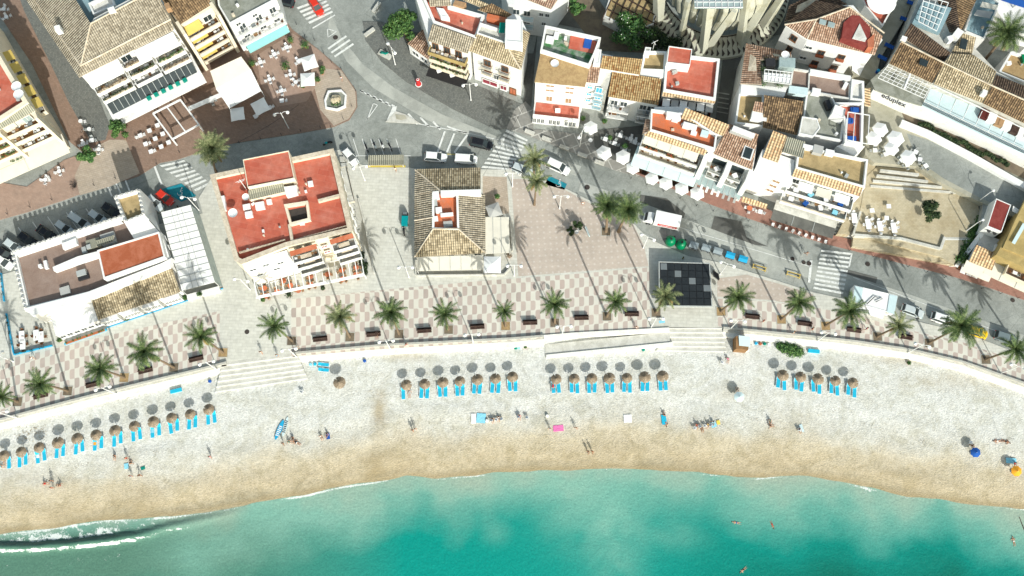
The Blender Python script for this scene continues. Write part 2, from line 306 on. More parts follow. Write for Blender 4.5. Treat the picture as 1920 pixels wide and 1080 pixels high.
# ------------------------------------------------------------------ mesh building
class MB:
    def __init__(s): s.v = []; s.f = []; s.mi = []; s.uvs = {}
    def add(s, vs, fs, m=0, uvs=None):
        o = len(s.v); s.v += [tuple(p) for p in vs]
        for i, f in enumerate(fs):
            if uvs: s.uvs[len(s.f)] = [uvs[k] for k in f]
            s.f.append([o+k for k in f]); s.mi.append(m)
        return s
    def box(s, c, size, rz=0, m=0, rx=0):
        x, y, z = size[0]/2, size[1]/2, size[2]/2
        mt = Matrix.Translation(c) @ Matrix.Rotation(rz, 4, 'Z') @ Matrix.Rotation(rx, 4, 'X')
        vs = [mt @ Vector((a*x, b*y, e*z)) for e in (-1, 1) for a, b in ((-1, -1), (1, -1), (1, 1), (-1, 1))]
        return s.add(vs, [(0, 3, 2, 1), (4, 5, 6, 7), (0, 1, 5, 4), (1, 2, 6, 5), (2, 3, 7, 6), (3, 0, 4, 7)], m)
    def prism(s, pts, z0, z1, top=True, m=0, mtop=None):
        n = len(pts)
        if area(pts) < 0: pts = pts[::-1]
        vs = [(p[0], p[1], z0) for p in pts]+[(p[0], p[1], z1) for p in pts]
        s.add(vs, [(i, (i+1) % n, n+(i+1) % n, n+i) for i in range(n)], m)
        s.add(vs, [tuple(range(n-1, -1, -1))], m)
        if top: s.add([(p[0], p[1], z1) for p in pts], [tuple(range(n))], m if mtop is None else mtop)
        return s
    def ring(s, outer, inner, z0, z1, zi=None, m=0):       # parapet or kerb between two outlines
        n = len(outer); zi = z0 if zi is None else zi
        if area(outer) < 0: outer, inner = outer[::-1], inner[::-1]
        vs = [(p[0], p[1], z0) for p in outer]+[(p[0], p[1], z1) for p in outer]+[(p[0], p[1], z1) for p in inner]+[(p[0], p[1], zi) for p in inner]
        fs = []
        for i in range(n):
            j = (i+1) % n
            fs += [(i, j, n+j, n+i), (n+i, n+j, 2*n+j, 2*n+i), (2*n+i, 2*n+j, 3*n+j, 3*n+i)]
        return s.add(vs, fs, m)
    def tube(s, pts, rad, n=8, m=0, cap=True):
        vs, fs = [], []; k = len(pts)
        for i, p in enumerate(pts):
            p = Vector(p); d = (Vector(pts[min(i+1, k-1)])-Vector(pts[max(i-1, 0)])).normalized()
            a = d.orthogonal().normalized() if abs(d.z) < 0.99 else Vector((1, 0, 0)); a = (a-d*a.dot(d)).normalized(); b = d.cross(a)
            r = rad[i] if isinstance(rad, (list, tuple)) else rad
            vs += [p+(a*math.cos(t*2*math.pi/n)+b*math.sin(t*2*math.pi/n))*r for t in range(n)]
        for i in range(k-1):
            fs += [(i*n+t, i*n+(t+1) % n, (i+1)*n+(t+1) % n, (i+1)*n+t) for t in range(n)]
        if cap: fs += [tuple(range(n-1, -1, -1)), tuple((k-1)*n+t for t in range(n))]
        return s.add(vs, fs, m)
    def lathe(s, prof, c=(0, 0, 0), n=12, m=0):
        vs = [(c[0]+r*math.cos(t*2*math.pi/n), c[1]+r*math.sin(t*2*math.pi/n), c[2]+z) for r, z in prof for t in range(n)]
        fs = [(i*n+t, i*n+(t+1) % n, (i+1)*n+(t+1) % n, (i+1)*n+t) for i in range(len(prof)-1) for t in range(n)]
        return s.add(vs, fs, m)
    def build(s, name, mats, parent=None, origin=None, smooth=False):
        me = bpy.data.meshes.new(name); o = origin or (0, 0, 0)
        me.from_pydata([(v[0]-o[0], v[1]-o[1], v[2]-o[2]) for v in s.v], [], s.f)
        if isinstance(mats, str): mats = [mats]
        for m in mats: me.materials.append(MATS[m])
        for p, mi in zip(me.polygons, s.mi): p.material_index = min(mi, len(mats)-1); p.use_smooth = smooth
        if s.uvs:
            ul = me.uv_layers.new(name='UVMap')
            for fi, uv in s.uvs.items():
                for li, c in zip(me.polygons[fi].loop_indices, uv): ul.data[li].uv = c
        me.update()
        ob = bpy.data.objects.new(name, me); COL.objects.link(ob)
        if parent: ob.parent = parent
        return ob
def area(p): return sum(p[i][0]*p[(i+1) % len(p)][1]-p[(i+1) % len(p)][0]*p[i][1] for i in range(len(p)))/2
def inset(pts, d):
    n = len(pts); sg = 1 if area(pts) > 0 else -1; out = []
    for i in range(n):
        p = Vector(pts[i][:2]); a = (p-Vector(pts[i-1][:2])).normalized(); b = (Vector(pts[(i+1) % n][:2])-p).normalized()
        na, nb = Vector((-a.y, a.x))*sg, Vector((-b.y, b.x))*sg
        m = (na+nb); m = m/max(m.length_squared, 0.15)*2*d
        out.append((p.x+m.x, p.y+m.y))
    return out
def tag(o, label, cat, group=None, kind=None):
    if label: o['label'] = label
    if cat: o['category'] = cat
    if group: o['group'] = group
    if kind: o['kind'] = kind
    return o
def empty(name, loc, rz=0, label=None, cat=None, group=None):
    o = bpy.data.objects.new(name, None); COL.objects.link(o); o.location = loc; o.rotation_euler = (0, 0, rz); o.empty_display_size = 0.3
    return tag(o, label, cat, group)
def copy_tree(o, parent=None):
    c = o.copy(); COL.objects.link(c); c.parent = parent
    for ch in o.children: copy_tree(ch, c)
    return c
def place(proto, used, loc, rz, label, group=None, scale=1):
    if used.get(proto.name): o = copy_tree(proto)
    else: o = proto; used[proto.name] = 1
    o.location = loc; o.rotation_euler = (0, 0, rz); o.scale = (scale,)*3
    o['label'] = label
    if group: o['group'] = group
    return o
USED = {}
ORD = 'first second third fourth fifth sixth seventh eighth ninth tenth eleventh twelfth thirteenth fourteenth fifteenth sixteenth seventeenth eighteenth nineteenth twentieth'.split()
def heading(a, b, z=G):
    d = U(*b, z)-U(*a, z); return math.atan2(d.y, d.x)
# ------------------------------------------------------------------ the setting: ground sheets
LAY = [0]
def struct(name, pts, z, mat, z0=None, kind='structure', label=None):
    LAY[0] += 1; z += 0.0025*(LAY[0] % 30)
    m = MB(); p = UL(pts, z)
    if z0 is None: m.add([(q.x, q.y, z) for q in p], [tuple(range(len(p)))])
    else: m.prism(p, z0, z)
    o = m.build(name, mat); o['kind'] = kind
    if o.data.polygons[0].normal.z < 0 and z0 is None: o.data.flip_normals()
    return o
# sea wall line (outer foot on the beach side), as x -> y in the world
WALLPX = [(-260, 880), (0, 806), (100, 779), (200, 753), (300, 729), (400, 705), (425, 698), (545, 681), (720, 665), (960, 653), (1080, 643), (1250, 634), (1360, 633), (1440, 641), (1500, 647), (1600, 658), (1700, 673), (1800, 696), (1920, 738), (2200, 850)]
SHOREPX = [(-260, 1090), (0, 1000), (60, 994), (133, 984), (200, 974), (267, 972), (333, 966), (400, 958), (457, 948), (500, 938), (567, 928), (640, 911), (693, 904), (733, 897), (760, 892), (817, 897), (867, 892), (933, 886), (1013, 881), (1067, 882), (1147, 877), (1217, 881), (1311, 886), (1410, 896), (1467, 892), (1516, 892), (1559, 899), (1612, 910), (1658, 921), (1700, 931), (1753, 935), (1835, 947), (1920, 953), (2200, 1000)]
WALLW = [U(x, y, G-1.0) for x, y in WALLPX]; SHOREW = [U(x, y, 0.05) for x, y in SHOREPX]
def lerpline(L, x):
    if x <= L[0].x: a, b = L[0], L[1]
    elif x >= L[-1].x: a, b = L[-2], L[-1]
    else:
        for a, b in zip(L, L[1:]):
            if a.x <= x <= b.x: break
    return a.y+(b.y-a.y)*(x-a.x)/(b.x-a.x)
def wy(x): return lerpline(WALLW, x)
def sy(x): return lerpline(SHOREW, x)
xs = [-600, -400, -250, -180, -140]+[-125+i*0.8 for i in range(314)]+[140, 180, 250, 400, 600]
def fbm(x, y, s, seed=0): return noise.fractal(Vector((x/s, y/s, seed)), 1.0, 2.0, 4)
WAVEPX = [(-200, 1050), (0, 1028), (67, 1026), (133, 1021), (200, 1014), (267, 1002), (333, 986), (367, 979), (457, 960), (520, 946)]
WAVEW = [U(x, y, 0) for x, y in WAVEPX]
# beach
rows = 96; V, Fc, BD, WT = [], [], [], []
wets = [(720, 880, 5.5, 3.0, .85), (120, 975, 6, 5, .45), (260, 950, 4.5, 4.5, .4), (30, 905, 6, 3, .3), (1440, 865, 5, 3.5, .35), (1300, 880, 6, 3, .4), (1700, 905, 7, 3.5, .35), (1100, 855, 9, 3, .3), (712, 765, 1.2, 4.5, .75), (760, 668, 4, 1.0, .5), (1800, 715, 10, 1.8, .4), (1690, 675, 8, 1.2, .4), (1370, 735, 4, 1.5, .3)]
wets = [(U(a, b, 1), c, d, e) for a, b, c, d, e in wets]
for i, x in enumerate(xs):
    y0, y1 = wy(x)+2.5, sy(x)-14
    for j in range(rows):
        t = j/(rows-1); y = y0+(y1-y0)*t; d = y-sy(x); W = max(wy(x)-sy(x), 4)
        z = (1.35*min(max(d, 0)/min(W, 24), 1)**0.75) if d > 0 else 0.11*d
        z += 0.10*fbm(x, y, 6, 1)*min(1, abs(d)/3)+0.05*math.sin(d*0.9+fbm(x, y, 25, 3)*5)*(1 if 1 < d < 14 else 0)
        if y > wy(x)-1.5: z = min(z, 1.38)
        V.append((x, y, z)); BD.append(d)
        wv = 0
        for c, sx, sy_, k in wets: wv = max(wv, k*math.exp(-((x-c.x)/sx)**2-((y-c.y)/sy_)**2)*(0.75+0.6*fbm(x, y, 3, 5)))
        if 0 < d < 1.2: wv = max(wv, 0.7-d*0.5)
        WT.append(max(0, min(1, wv)))
for i in range(len(xs)-1):
    for j in range(rows-1):
        a = i*rows+j; Fc.append((a, a+1, a+rows+1, a+rows))
def sheet(name, V, Fc, mat, attrs):
    me = bpy.data.meshes.new(name); me.from_pydata(V, [], Fc); me.materials.append(MATS[mat])
    for k, vals in attrs.items():
        if isinstance(vals[0], tuple):
            at = me.attributes.new(k, 'FLOAT_COLOR', 'POINT'); at.data.foreach_set('color', [c for v in vals for c in v])
        else:
            at = me.attributes.new(k, 'FLOAT', 'POINT'); at.data.foreach_set('value', vals)
    for p in me.polygons: p.use_smooth = True
    o = bpy.data.objects.new(name, me); COL.objects.link(o); o['kind'] = 'structure'
    if me.polygons[0].normal.z < 0: me.flip_normals()
    return o
sheet('beach', V, Fc, 'beach_gravel', dict(bd=BD, wet=WT))
# sea
V, Fc, TN, FO = [], [], [], []
ds = [5, 3]+[2-0.45*i for i in range(90)]+[-40-i*3 for i in range(12)]+[-90, -140, -250, -500, -1200, -3000]
def mixc(a, b, t): t = max(0, min(1, t)); return tuple(x+(y-x)*t for x, y in zip(a, b))
SAND, PALE, TEAL, DEEP, MURK = (0.33, 0.42, 0.33), (0.20, 0.40, 0.32), (0.0, 0.265, 0.215), (0.0, 0.105, 0.068), (0.095, 0.21, 0.15)
plumes = [(1130, 960, 9, 8, .7), (1150, 1040, 5, 8, .55), (1060, 900, 12, 5, .6), (930, 996, 2.5, 2, .35), (520, 940, 9, 4, .5), (370, 1040, 5, 5, .45), (1400, 960, 7, 3, .35), (1250, 1000, 6, 3, .35)]
plumes = [(U(a, b, 0), c, d, e) for a, b, c, d, e in plumes]
for x in xs:
    y0 = sy(x)
    for dd in ds:
        y = y0+dd; d = -dd; px = 960+x*10.3
        n = fbm(x, y, 14, 11); n2 = fbm(x, y, 5, 14)
        e = d+n*4.5+n2*1.2
        left = max(0, min(1, (560-px)/420)); l2 = max(0, min(1, (760-px)/500))
        c = mixc(SAND, PALE, (e+1)/5); c = mixc(c, MURK, left*1.3*min(1, max(0, d)/3))
        c = mixc(c, mixc(TEAL, MURK, min(1, l2*1.5)), max(0, min(1, (e-3.5-4*l2)/8))**.8)
        c = mixc(c, DEEP, max(0, min(1, (px-1200)/400))*max(0, min(1, (e-8)/10))*0.9)
        c = mixc(c, (0.02, 0.24, 0.18), l2*max(0, min(1, (e-9)/8))*0.6)
        pl = 0
        for q, sx, sy_, k in plumes: pl = max(pl, k*math.exp(-((x-q.x)/sx)**2-((y-q.y)/sy_)**2)*(1+.7*n2+0.5*n))
        c = mixc(c, (0.21, 0.44, 0.35), pl*.85)
        TN.append((*c, 1)); z = 0.0; f = 0
        wv = lerpline(WAVEW, x); dw = y-wv+0.25*n2
        k = max(0, min(1, (470-px)/260))
        if k > 0:
            z += 0.75*k*math.exp(-((dw-0.2)/0.85)**2) if dw < 0.2 else 0.75*k*math.exp(-((dw-0.2)/0.42)**2)
            f = k*(0.8*math.exp(-((dw+0.55)/0.35)**2)+0.5*(1 if 1.0 < dw < (y0-wv+1) else 0)*max(0, 1-dw/11)+0.27*math.exp(-((dw+3.2)/1.2)**2))
            TN[-1] = (*mixc(c, (0.025, 0.06, 0.045), k*math.exp(-((dw-0.75)/0.55)**2)*0.85), 1)  # shaded landward face of the breaking wave, darkened in the colour
        f *= 0.55+1.1*abs(fbm(x, y, 1.6, 31))+.35*fbm(x, y, 5, 33); f = max(f, 0.33*math.exp(-((d-0.25)/0.3)**2)*(1+0.9*fbm(x, y, 9, 20)))
        sw = max(0, 1-abs(px-1625)/45)*0.3*math.exp(-((d-1.0)/1.4)**2)+max(0, 1-abs(px-600)/170)*0.22*math.exp(-((d-1.8)/1.6)**2)
        FO.append(min(1, f+sw)); z += 0.03*n2
        V.append((x, y, z))
nr = len(ds)
for i in range(len(xs)-1):
    for j in range(nr-1):
        a = i*nr+j; Fc.append((a, a+1, a+nr+1, a+nr))
sheet('sea', V, Fc, 'sea_water', dict(tone=TN, foam=FO))
# town ground: one asphalt sheet from the sea wall far inland
inner = [(p.x, p.y+1.6) for p in WALLW]
far = [(600, 700), (-600, 700)]
gp = [(-600, inner[0][1]-180)]+inner+[(600, inner[-1][1]-180)]
m = MB(); pp = gp+far; m.add([(a, b, G) for a, b in pp], [tuple(range(len(pp)))]); m.add([(a, b, G) for a, b in gp]+[(a, b, -1) for a, b in gp], [(i, i+1, len(gp)+i+1, len(gp)+i) for i in range(len(gp)-1)])
o = m.build('ground', 'asphalt'); o['kind'] = 'structure'
Z1, Z2, Z3 = G+0.004, G+0.006, G+0.09
K = 0.10   # pavement height
ZP = G+K
def wall_in(off, x0, x1, n=40, z=ZP):
    a, b = U(x0, 700).x, U(x1, 700).x
    return [(a+(b-a)*i/n, wy(a+(b-a)*i/n)+off) for i in range(n+1)]
def wsheet(name, pts, z, mat, z0=None):
    m = MB()
    if z0 is None: m.add([(p[0], p[1], z) for p in pts], [tuple(range(len(pts)))])
    else: m.prism(pts, z0, z)
    o = m.build(name, mat); o['kind'] = 'structure'
    if z0 is None and o.data.polygons[0].normal.z < 0: o.data.flip_normals()
    return o
def XY(pts, z=G): return [(q.x, q.y) for q in UL(pts, z)]
north = XY([(2200, 800), (1920, 672), (1890, 655), (1830, 632), (1760, 612), (1700, 598), (1640, 585), (1590, 562), (1525, 548), (1460, 527), (1400, 508), (1340, 490), (1290, 480), (1215, 447), (1190, 421), (1130, 388), (1062, 354), (1010, 330), (965, 318), (955, 318), (775, 316), (768, 314), (690, 314), (660, 300), (640, 280), (625, 282), (540, 300), (455, 318), (395, 335), (372, 372), (380, 400), (300, 420), (265, 455), (130, 480), (20, 510), (-260, 590)], ZP)
wsheet('promenade_pavement', wall_in(1.7, -260, 2200, 60)+north, ZP, 'promenade_paving', G-0.5)
struct('plaza_pavement', [(958, 335), (985, 336), (1059, 356), (1110, 383), (1187, 420), (1207, 460), (1216, 499), (972, 518)], ZP+0.004, 'pink_plaza')
struct('terrace_pavement', [(905, 330), (950, 332), (955, 400), (905, 405)], ZP+0.004, 'beige_paving')
struct('side_pavement', [(1345, 522), (1400, 515), (1460, 532), (1525, 552), (1520, 575), (1440, 562), (1345, 556)], ZP+0.004, 'pink_plaza')
def ribbon(name, top, bot, z, mat, n=50):       # top and bottom px lines, u = metres along, v = metres across
    def samp(L, t):
        x = L[0][0]+(L[-1][0]-L[0][0])*t
        for a, b in zip(L, L[1:]):
            if a[0] <= x <= b[0]: return (x, a[1]+(b[1]-a[1])*(x-a[0])/(b[0]-a[0]))
        return L[-1]
    P = [(U(*samp(top, i/n), z), U(*samp(bot, i/n), z)) for i in range(n+1)]
    m = MB(); u = 0; vs = []; uvs = []
    for i, (a, b) in enumerate(P):
        if i: u += ((a+b)/2-(P[i-1][0]+P[i-1][1])/2).length
        vs += [a, b]; uvs += [(u, (a-b).length), (u, 0)]
    m.add(vs, [(2*i, 2*i+1, 2*i+3, 2*i+2) for i in range(n)], 0, uvs)
    o = m.build(name, mat); o['kind'] = 'structure'
    return o
ribbon('promenade_mosaic', [(-150, 705), (0, 676), (118, 650), (207, 628), (296, 608), (412, 583)], [(-150, 832), (0, 787), (118, 752), (252, 718), (412, 678)], ZP+0.006, 'mosaic')
ribbon('promenade_mosaic', [(546, 561), (700, 545), (900, 527), (1100, 512), (1218, 501)], [(546, 668), (700, 656), (900, 643), (1050, 632), (1218, 616)], ZP+0.006, 'mosaic')
ribbon('promenade_mosaic', [(1346, 560), (1440, 565), (1520, 575), (1600, 590), (1700, 618), (1800, 640), (1900, 674), (2000, 712)], [(1346, 612), (1440, 620), (1520, 630), (1600, 640), (1700, 656), (1800, 681), (1900, 713), (2000, 752)], ZP+0.006, 'mosaic')
# sea wall pieces: parapet, step and white face (a wall is a thing of its own)
def seawall(x0, x1, label, n=30, k=0):
    e = empty('sea_wall', U((x0+x1)/2, 700, 1.2), 0, label, 'wall', 'sea wall along the beach')
    og = e.location
    a, b = wall_in(0, x0, x1, n), wall_in(0.95, x0, x1, n)
    m = MB().prism(a+b[::-1], -0.5, G-0.35); m.build('white_step', 'white_wall_stone', e, og)
    a, b = wall_in(0.95, x0, x1, n), wall_in(1.35, x0, x1, n)
    MB().prism(a+b[::-1], 0.5, G+0.1).build('ledge', 'pale_concrete', e, og)
    a, b = wall_in(1.35, x0, x1, n), wall_in(1.75, x0, x1, n)
    MB().prism(a+b[::-1], 0.5, G+0.62).build('parapet', 'kerb_stone', e, og)
seawall(-260, 424, 'low white sea wall between the long parasol row and the promenade')
seawall(547, 1020, 'low white sea wall between the beach shower steps and the ramp')
seawall(1360, 2200, 'curved white sea wall behind the green hedge and the eastern beach')
def stair_px(name, top, bot, n, ztop, zbot, mat, label, group=None):    # straight flight between a top px edge and a bottom px edge
    e = empty(name, U((bot[0][0]+bot[1][0])/2, (bot[0][1]+bot[1][1])/2, zbot), 0, label, 'steps', group)
    m = MB(); T0, T1, B0, B1 = U(*top[0], ztop), U(*top[1], ztop), U(*bot[0], zbot), U(*bot[1], zbot)
    for i in range(n):
        f0, f1 = 0, (i+1)/n; z = ztop-(ztop-zbot)*i/n
        q = [T0, T1, T1.lerp(B1, f1), T0.lerp(B0, f1)]
        m.prism([(p.x, p.y) for p in q], zbot-0.6, z-0.002*i)
        lip = [T0.lerp(B0, f1-0.28/n), T1.lerp(B1, f1-0.28/n), T1.lerp(B1, f1), T0.lerp(B0, f1)]
        m.prism([(p.x, p.y) for p in lip], z-0.03, z+0.01, m=1)
    m.build('flight', [mat, 'white_wall_stone'], e, e.location)
    return e
stair_px('beach_steps', ((418, 678), (556, 661)), ((403, 737), (578, 711)), 6, G+0.09, 1.25, 'pale_concrete', 'wide pale steps down to the sand beside the long parasol row')
stair_px('beach_steps', ((1254, 608), (1352, 608)), ((1230, 659), (1362, 661)), 6, G+0.09, 1.25, 'pale_concrete', 'wide pale steps down to the sand by the kiosk')
# ramp west of the middle steps
e = empty('beach_ramp', U(1140, 655, 1.2), 0, 'long pale concrete ramp down to the beach from the middle steps', 'ramp')
a, b, c, d = U(1256, 622, G), U(1256, 646, G), U(1022, 668, 1.45), U(1022, 646, 1.45)
m = MB(); m.add([a, b, c, d]+[(p.x, p.y, 0) for p in (a, b, c, d)], [(0, 1, 2, 3), (0, 4, 5, 1), (1, 5, 6, 2), (2, 6, 7, 3), (3, 7, 4, 0)]); m.build('deck', 'pale_concrete', e, e.location)
a, b, c, d = U(1262, 641, G+0.22), U(1262, 647, G+0.22), U(1024, 671, 1.7), U(1024, 665, 1.7)
m = MB(); m.add([a, b, c, d]+[(p.x, p.y, 0) for p in (a, b, c, d)], [(0, 1, 2, 3), (0, 4, 5, 1), (1, 5, 6, 2), (2, 6, 7, 3), (3, 7, 4, 0)]); m.build('side_wall', 'white_wall_stone', e, e.location)
a = wall_in(0.9, 1020, 1258); b = wall_in(1.75, 1020, 1258)
MB().prism(a+b[::-1], 0.5, G+0.35).build('back_wall', 'white_wall_stone', e, e.location)
# western pavements
struct('terrace_pavement', [(175, 250), (260, 200), (330, 150), (410, 100), (530, 30), (548, 55), (600, 95), (640, 130), (668, 170), (670, 200), (655, 225), (625, 238), (560, 250), (440, 268), (395, 278), (330, 300), (300, 305), (260, 330), (230, 340), (210, 300)], ZP, 'brown_paving', G-0.3)
struct('terrace_pavement', [(480, 105), (548, 62), (600, 95), (632, 128), (600, 150), (575, 190), (520, 200), (490, 160)], ZP+0.004, 'rose_paving')
struct('fountain_pavement', [(606, 128), (640, 132), (666, 170), (668, 200), (654, 223), (626, 236), (600, 205), (590, 165)], ZP+0.008, 'beige_paving')
struct('alley_pavement', [(-80, -80), (20, -80), (75, 0), (140, 130), (205, 250), (160, 290), (130, 265), (60, 120), (-20, 0)], ZP, 'brown_paving', G-0.3)
struct('alley_lane', [(10, -80), (75, -80), (155, 110), (206, 235), (198, 262), (172, 268), (128, 190), (95, 120), (45, 20)], ZP+0.004, 'grey_cobble')
struct('corner_pavement', [(-260, 470), (-260, 300), (50, 350), (120, 300), (160, 285), (215, 262), (242, 330), (200, 345), (120, 375), (50, 398), (0, 412), (-100, 440)], ZP, 'rose_paving', G-0.3)
struct('corner_lane', [(160, 285), (205, 262), (236, 262), (262, 325), (205, 350), (150, 366), (140, 330)], ZP+0.004, 'beige_paving')
# north pavements
struct('cobbled_pavement', [(680, 40), (715, 40), (760, 60), (800, 60), (870, 150), (965, 190), (990, 200), (990, 235), (930, 243), (850, 205), (760, 152), (715, 115), (685, 75)], ZP, 'grey_cobble', G-0.3)
struct('slab_pavement', [(985, 190), (1000, 205), (1000, 242), (1100, 252), (1190, 250), (1200, 300), (1210, 335), (1150, 318), (1080, 288), (1020, 265), (950, 240), (965, 205)], ZP, 'slab_grid', G-0.3)
struct('patio_pavement', [(1112, 245), (1205, 235), (1200, 305), (1150, 300), (1115, 275)], ZP+0.004, 'dark_asphalt')
struct('red_pavement', [(1180, 320), (1215, 315), (1310, 340), (1430, 385), (1470, 410), (1560, 440), (1600, 450), (1720, 485), (1790, 500), (1860, 515), (1960, 545), (2200, 640), (2200, 690), (1920, 562), (1860, 541), (1790, 519), (1700, 496), (1620, 475), (1540, 455), (1470, 432), (1400, 408), (1330, 382), (1270, 357), (1220, 338)], ZP, 'red_paving', G-0.3)
# road wear and markings
struct('road_patch', [(1200, 365), (1250, 372), (1285, 400), (1275, 425), (1255, 420), (1200, 398)], Z1, 'dark_asphalt')
struct('road_patch', [(1340, 405), (1390, 415), (1400, 445), (1440, 462), (1380, 455), (1330, 440)], Z1, 'dark_asphalt')
struct('road_patch', [(1588, 505), (1645, 520), (1640, 545), (1586, 535)], Z1, 'dark_asphalt')
struct('worn_lane', [(620, 25), (640, 70), (680, 120), (740, 165), (830, 215), (930, 255), (1010, 283), (1090, 312), (1080, 330), (1000, 300), (900, 262), (800, 225), (700, 165), (650, 115), (615, 50)], Z1, 'worn_asphalt')
struct('worn_lane', [(1090, 340), (1230, 390), (1390, 450), (1500, 490), (1560, 505), (1700, 550), (1920, 628), (1910, 645), (1690, 575), (1540, 530), (1380, 475), (1220, 412), (1085, 358)], Z1, 'worn_asphalt')
def stripe(pts, mat='road_paint', name='road_marking', z=Z3): return struct(name, pts, z, mat)
def line(a, b, wpx=2.6, mat='road_paint', z=Z3):
    A, B = U(*a, z), U(*b, z); d = (B-A).normalized(); n = Vector((-d.y, d.x, 0))*wpx*0.05
    m = MB(); m.add([A+n, A-n, B-n, B+n], [(0, 1, 2, 3)]); o = m.build('road_marking', mat); o['kind'] = 'structure'
    if o.data.polygons[0].normal.z < 0: o.data.flip_normals()
def zebra(a0, a1, b0, b1, n, duty=0.5, z=Z3):     # bars run from side a to side b, n of them
    A0, A1, B0, B1 = U(*a0, z), U(*a1, z), U(*b0, z), U(*b1, z); m = MB()
    for i in range(n):
        t0, t1 = (i+0.0)/n, (i+duty)/n
        m.add([A0.lerp(A1, t0), A0.lerp(A1, t1), B0.lerp(B1, t1), B0.lerp(B1, t0)], [(0, 1, 2, 3)])
    o = m.build('crossing_marking', 'road_paint'); o['kind'] = 'structure'
    if o.data.polygons[0].normal.z < 0: o.data.flip_normals()
zebra((299, 310), (372, 362), (345, 300), (398, 348), 8)
zebra((556, 14), (583, 48), (608, -6), (626, 26), 5, 0.55)
zebra((950, 243), (900, 318), (990, 262), (955, 322), 10, 0.52)
zebra((1540, 468), (1524, 545), (1596, 474), (1580, 556), 10, 0.5)
zebra((614, 90), (632, 112), (648, 66), (668, 88), 3, 0.4)
line((586, 53), (628, 28), 3); line((1521, 488), (1517, 530), 5); line((1597, 475), (1592, 500), 3)
line((676, 170), (735, 200), 2.5)
for i in range(6): line((676+i*11.5, 170+i*5.4), (682+i*11.5, 173+i*5.4), 5)
for p in (((614, 54), (631, 59)), ((631, 59), (615, 70)), ((615, 70), (614, 54))): line(*p, 1.6)
for p in (((700, 194), (708, 197)), ((708, 197), (689, 223)), ((689, 223), (700, 194))): line(*p, 1.8)
line((784, 232), (860, 246), 1.8); line((860, 246), (935, 262), 1.8)
stripe([(724, 228), (736, 200), (744, 199), (742, 212), (737, 228)])
for a, b in (((765, 213), (783, 233)), ((788, 220), (804, 237)), ((812, 228), (826, 243)), ((838, 237), (875, 250)), ((876, 253), (852, 286)), ((852, 250), (838, 285)), ((834, 246), (820, 286))): line(a, b, 4)
line((640, 292), (770, 292), 1.5); line((795, 288), (890, 290), 1.5, 'yellow_paint'); line((690, 312), (760, 312), 4, 'yellow_paint', ZP+0.01)
for x in (670, 687, 703, 718, 733, 750): line((x-8, 260), (x+2, 291), 1.4)
line((290, 312), (303, 346), 4); line((234, 335), (243, 358), 3); line((216, 340), (226, 362), 3); line((200, 346), (210, 368), 3)
for x, y in ((38, 440), (65, 430), (93, 420), (128, 412), (165, 405), (200, 396), (232, 385)): line((x-4, y-14), (x+18, y+18), 1.6)
line((1270, 425), (1520, 500), 1.2); line((1600, 520), (1920, 640), 1.2)
struct('traffic_island', [(723, 228), (742, 208), (760, 214), (790, 232), (755, 230)], G+0.12, 'pale_concrete', G-0.2)
struct('traffic_island_grass', [(741, 214), (759, 216), (763, 222), (752, 225), (743, 223)], G+0.16, 'stone_plaza', G)
# manhole covers
def lids(L, z=Z3):
    for i, (x, y, r, t) in enumerate(L):
        m = MB().lathe([(0.001, 0.0), (r, 0), (r*1.15, -0.01)], n=20); o = m.build('manhole_cover', 'iron'); o.location = U(x, y, z+0.01)
        tag(o, t, 'manhole cover', 'manhole covers')
lids([(629, 70, .45, 'round dark manhole cover below the painted warning triangle'), (1101, 351, .45, 'round dark manhole cover on the road beside the double palms'), (1486, 485, .35, 'round manhole cover on the road west of the eastern zebra crossing'), (1507, 492, .35, 'manhole cover between two others by the eastern zebra crossing'), (1517, 494, .4, 'manhole cover beside the eastern crossing stop line'),
      (1627, 495, .4, 'round manhole cover on the road east of the eastern crossing'), (1899, 563, .35, 'pale manhole cover by the red pavement kerb far east')])
lids([(463, 622, .4, 'dark manhole cover on the bare paving between the two mosaics'), (539, 188, .3, 'small drain cover on the brick terrace by the statue'), (217, 271, .35, 'round drain cover on the pavement near the small street tree'), (244, 291, .35, 'round drain cover at the edge of the brown terrace')], ZP+0.004)
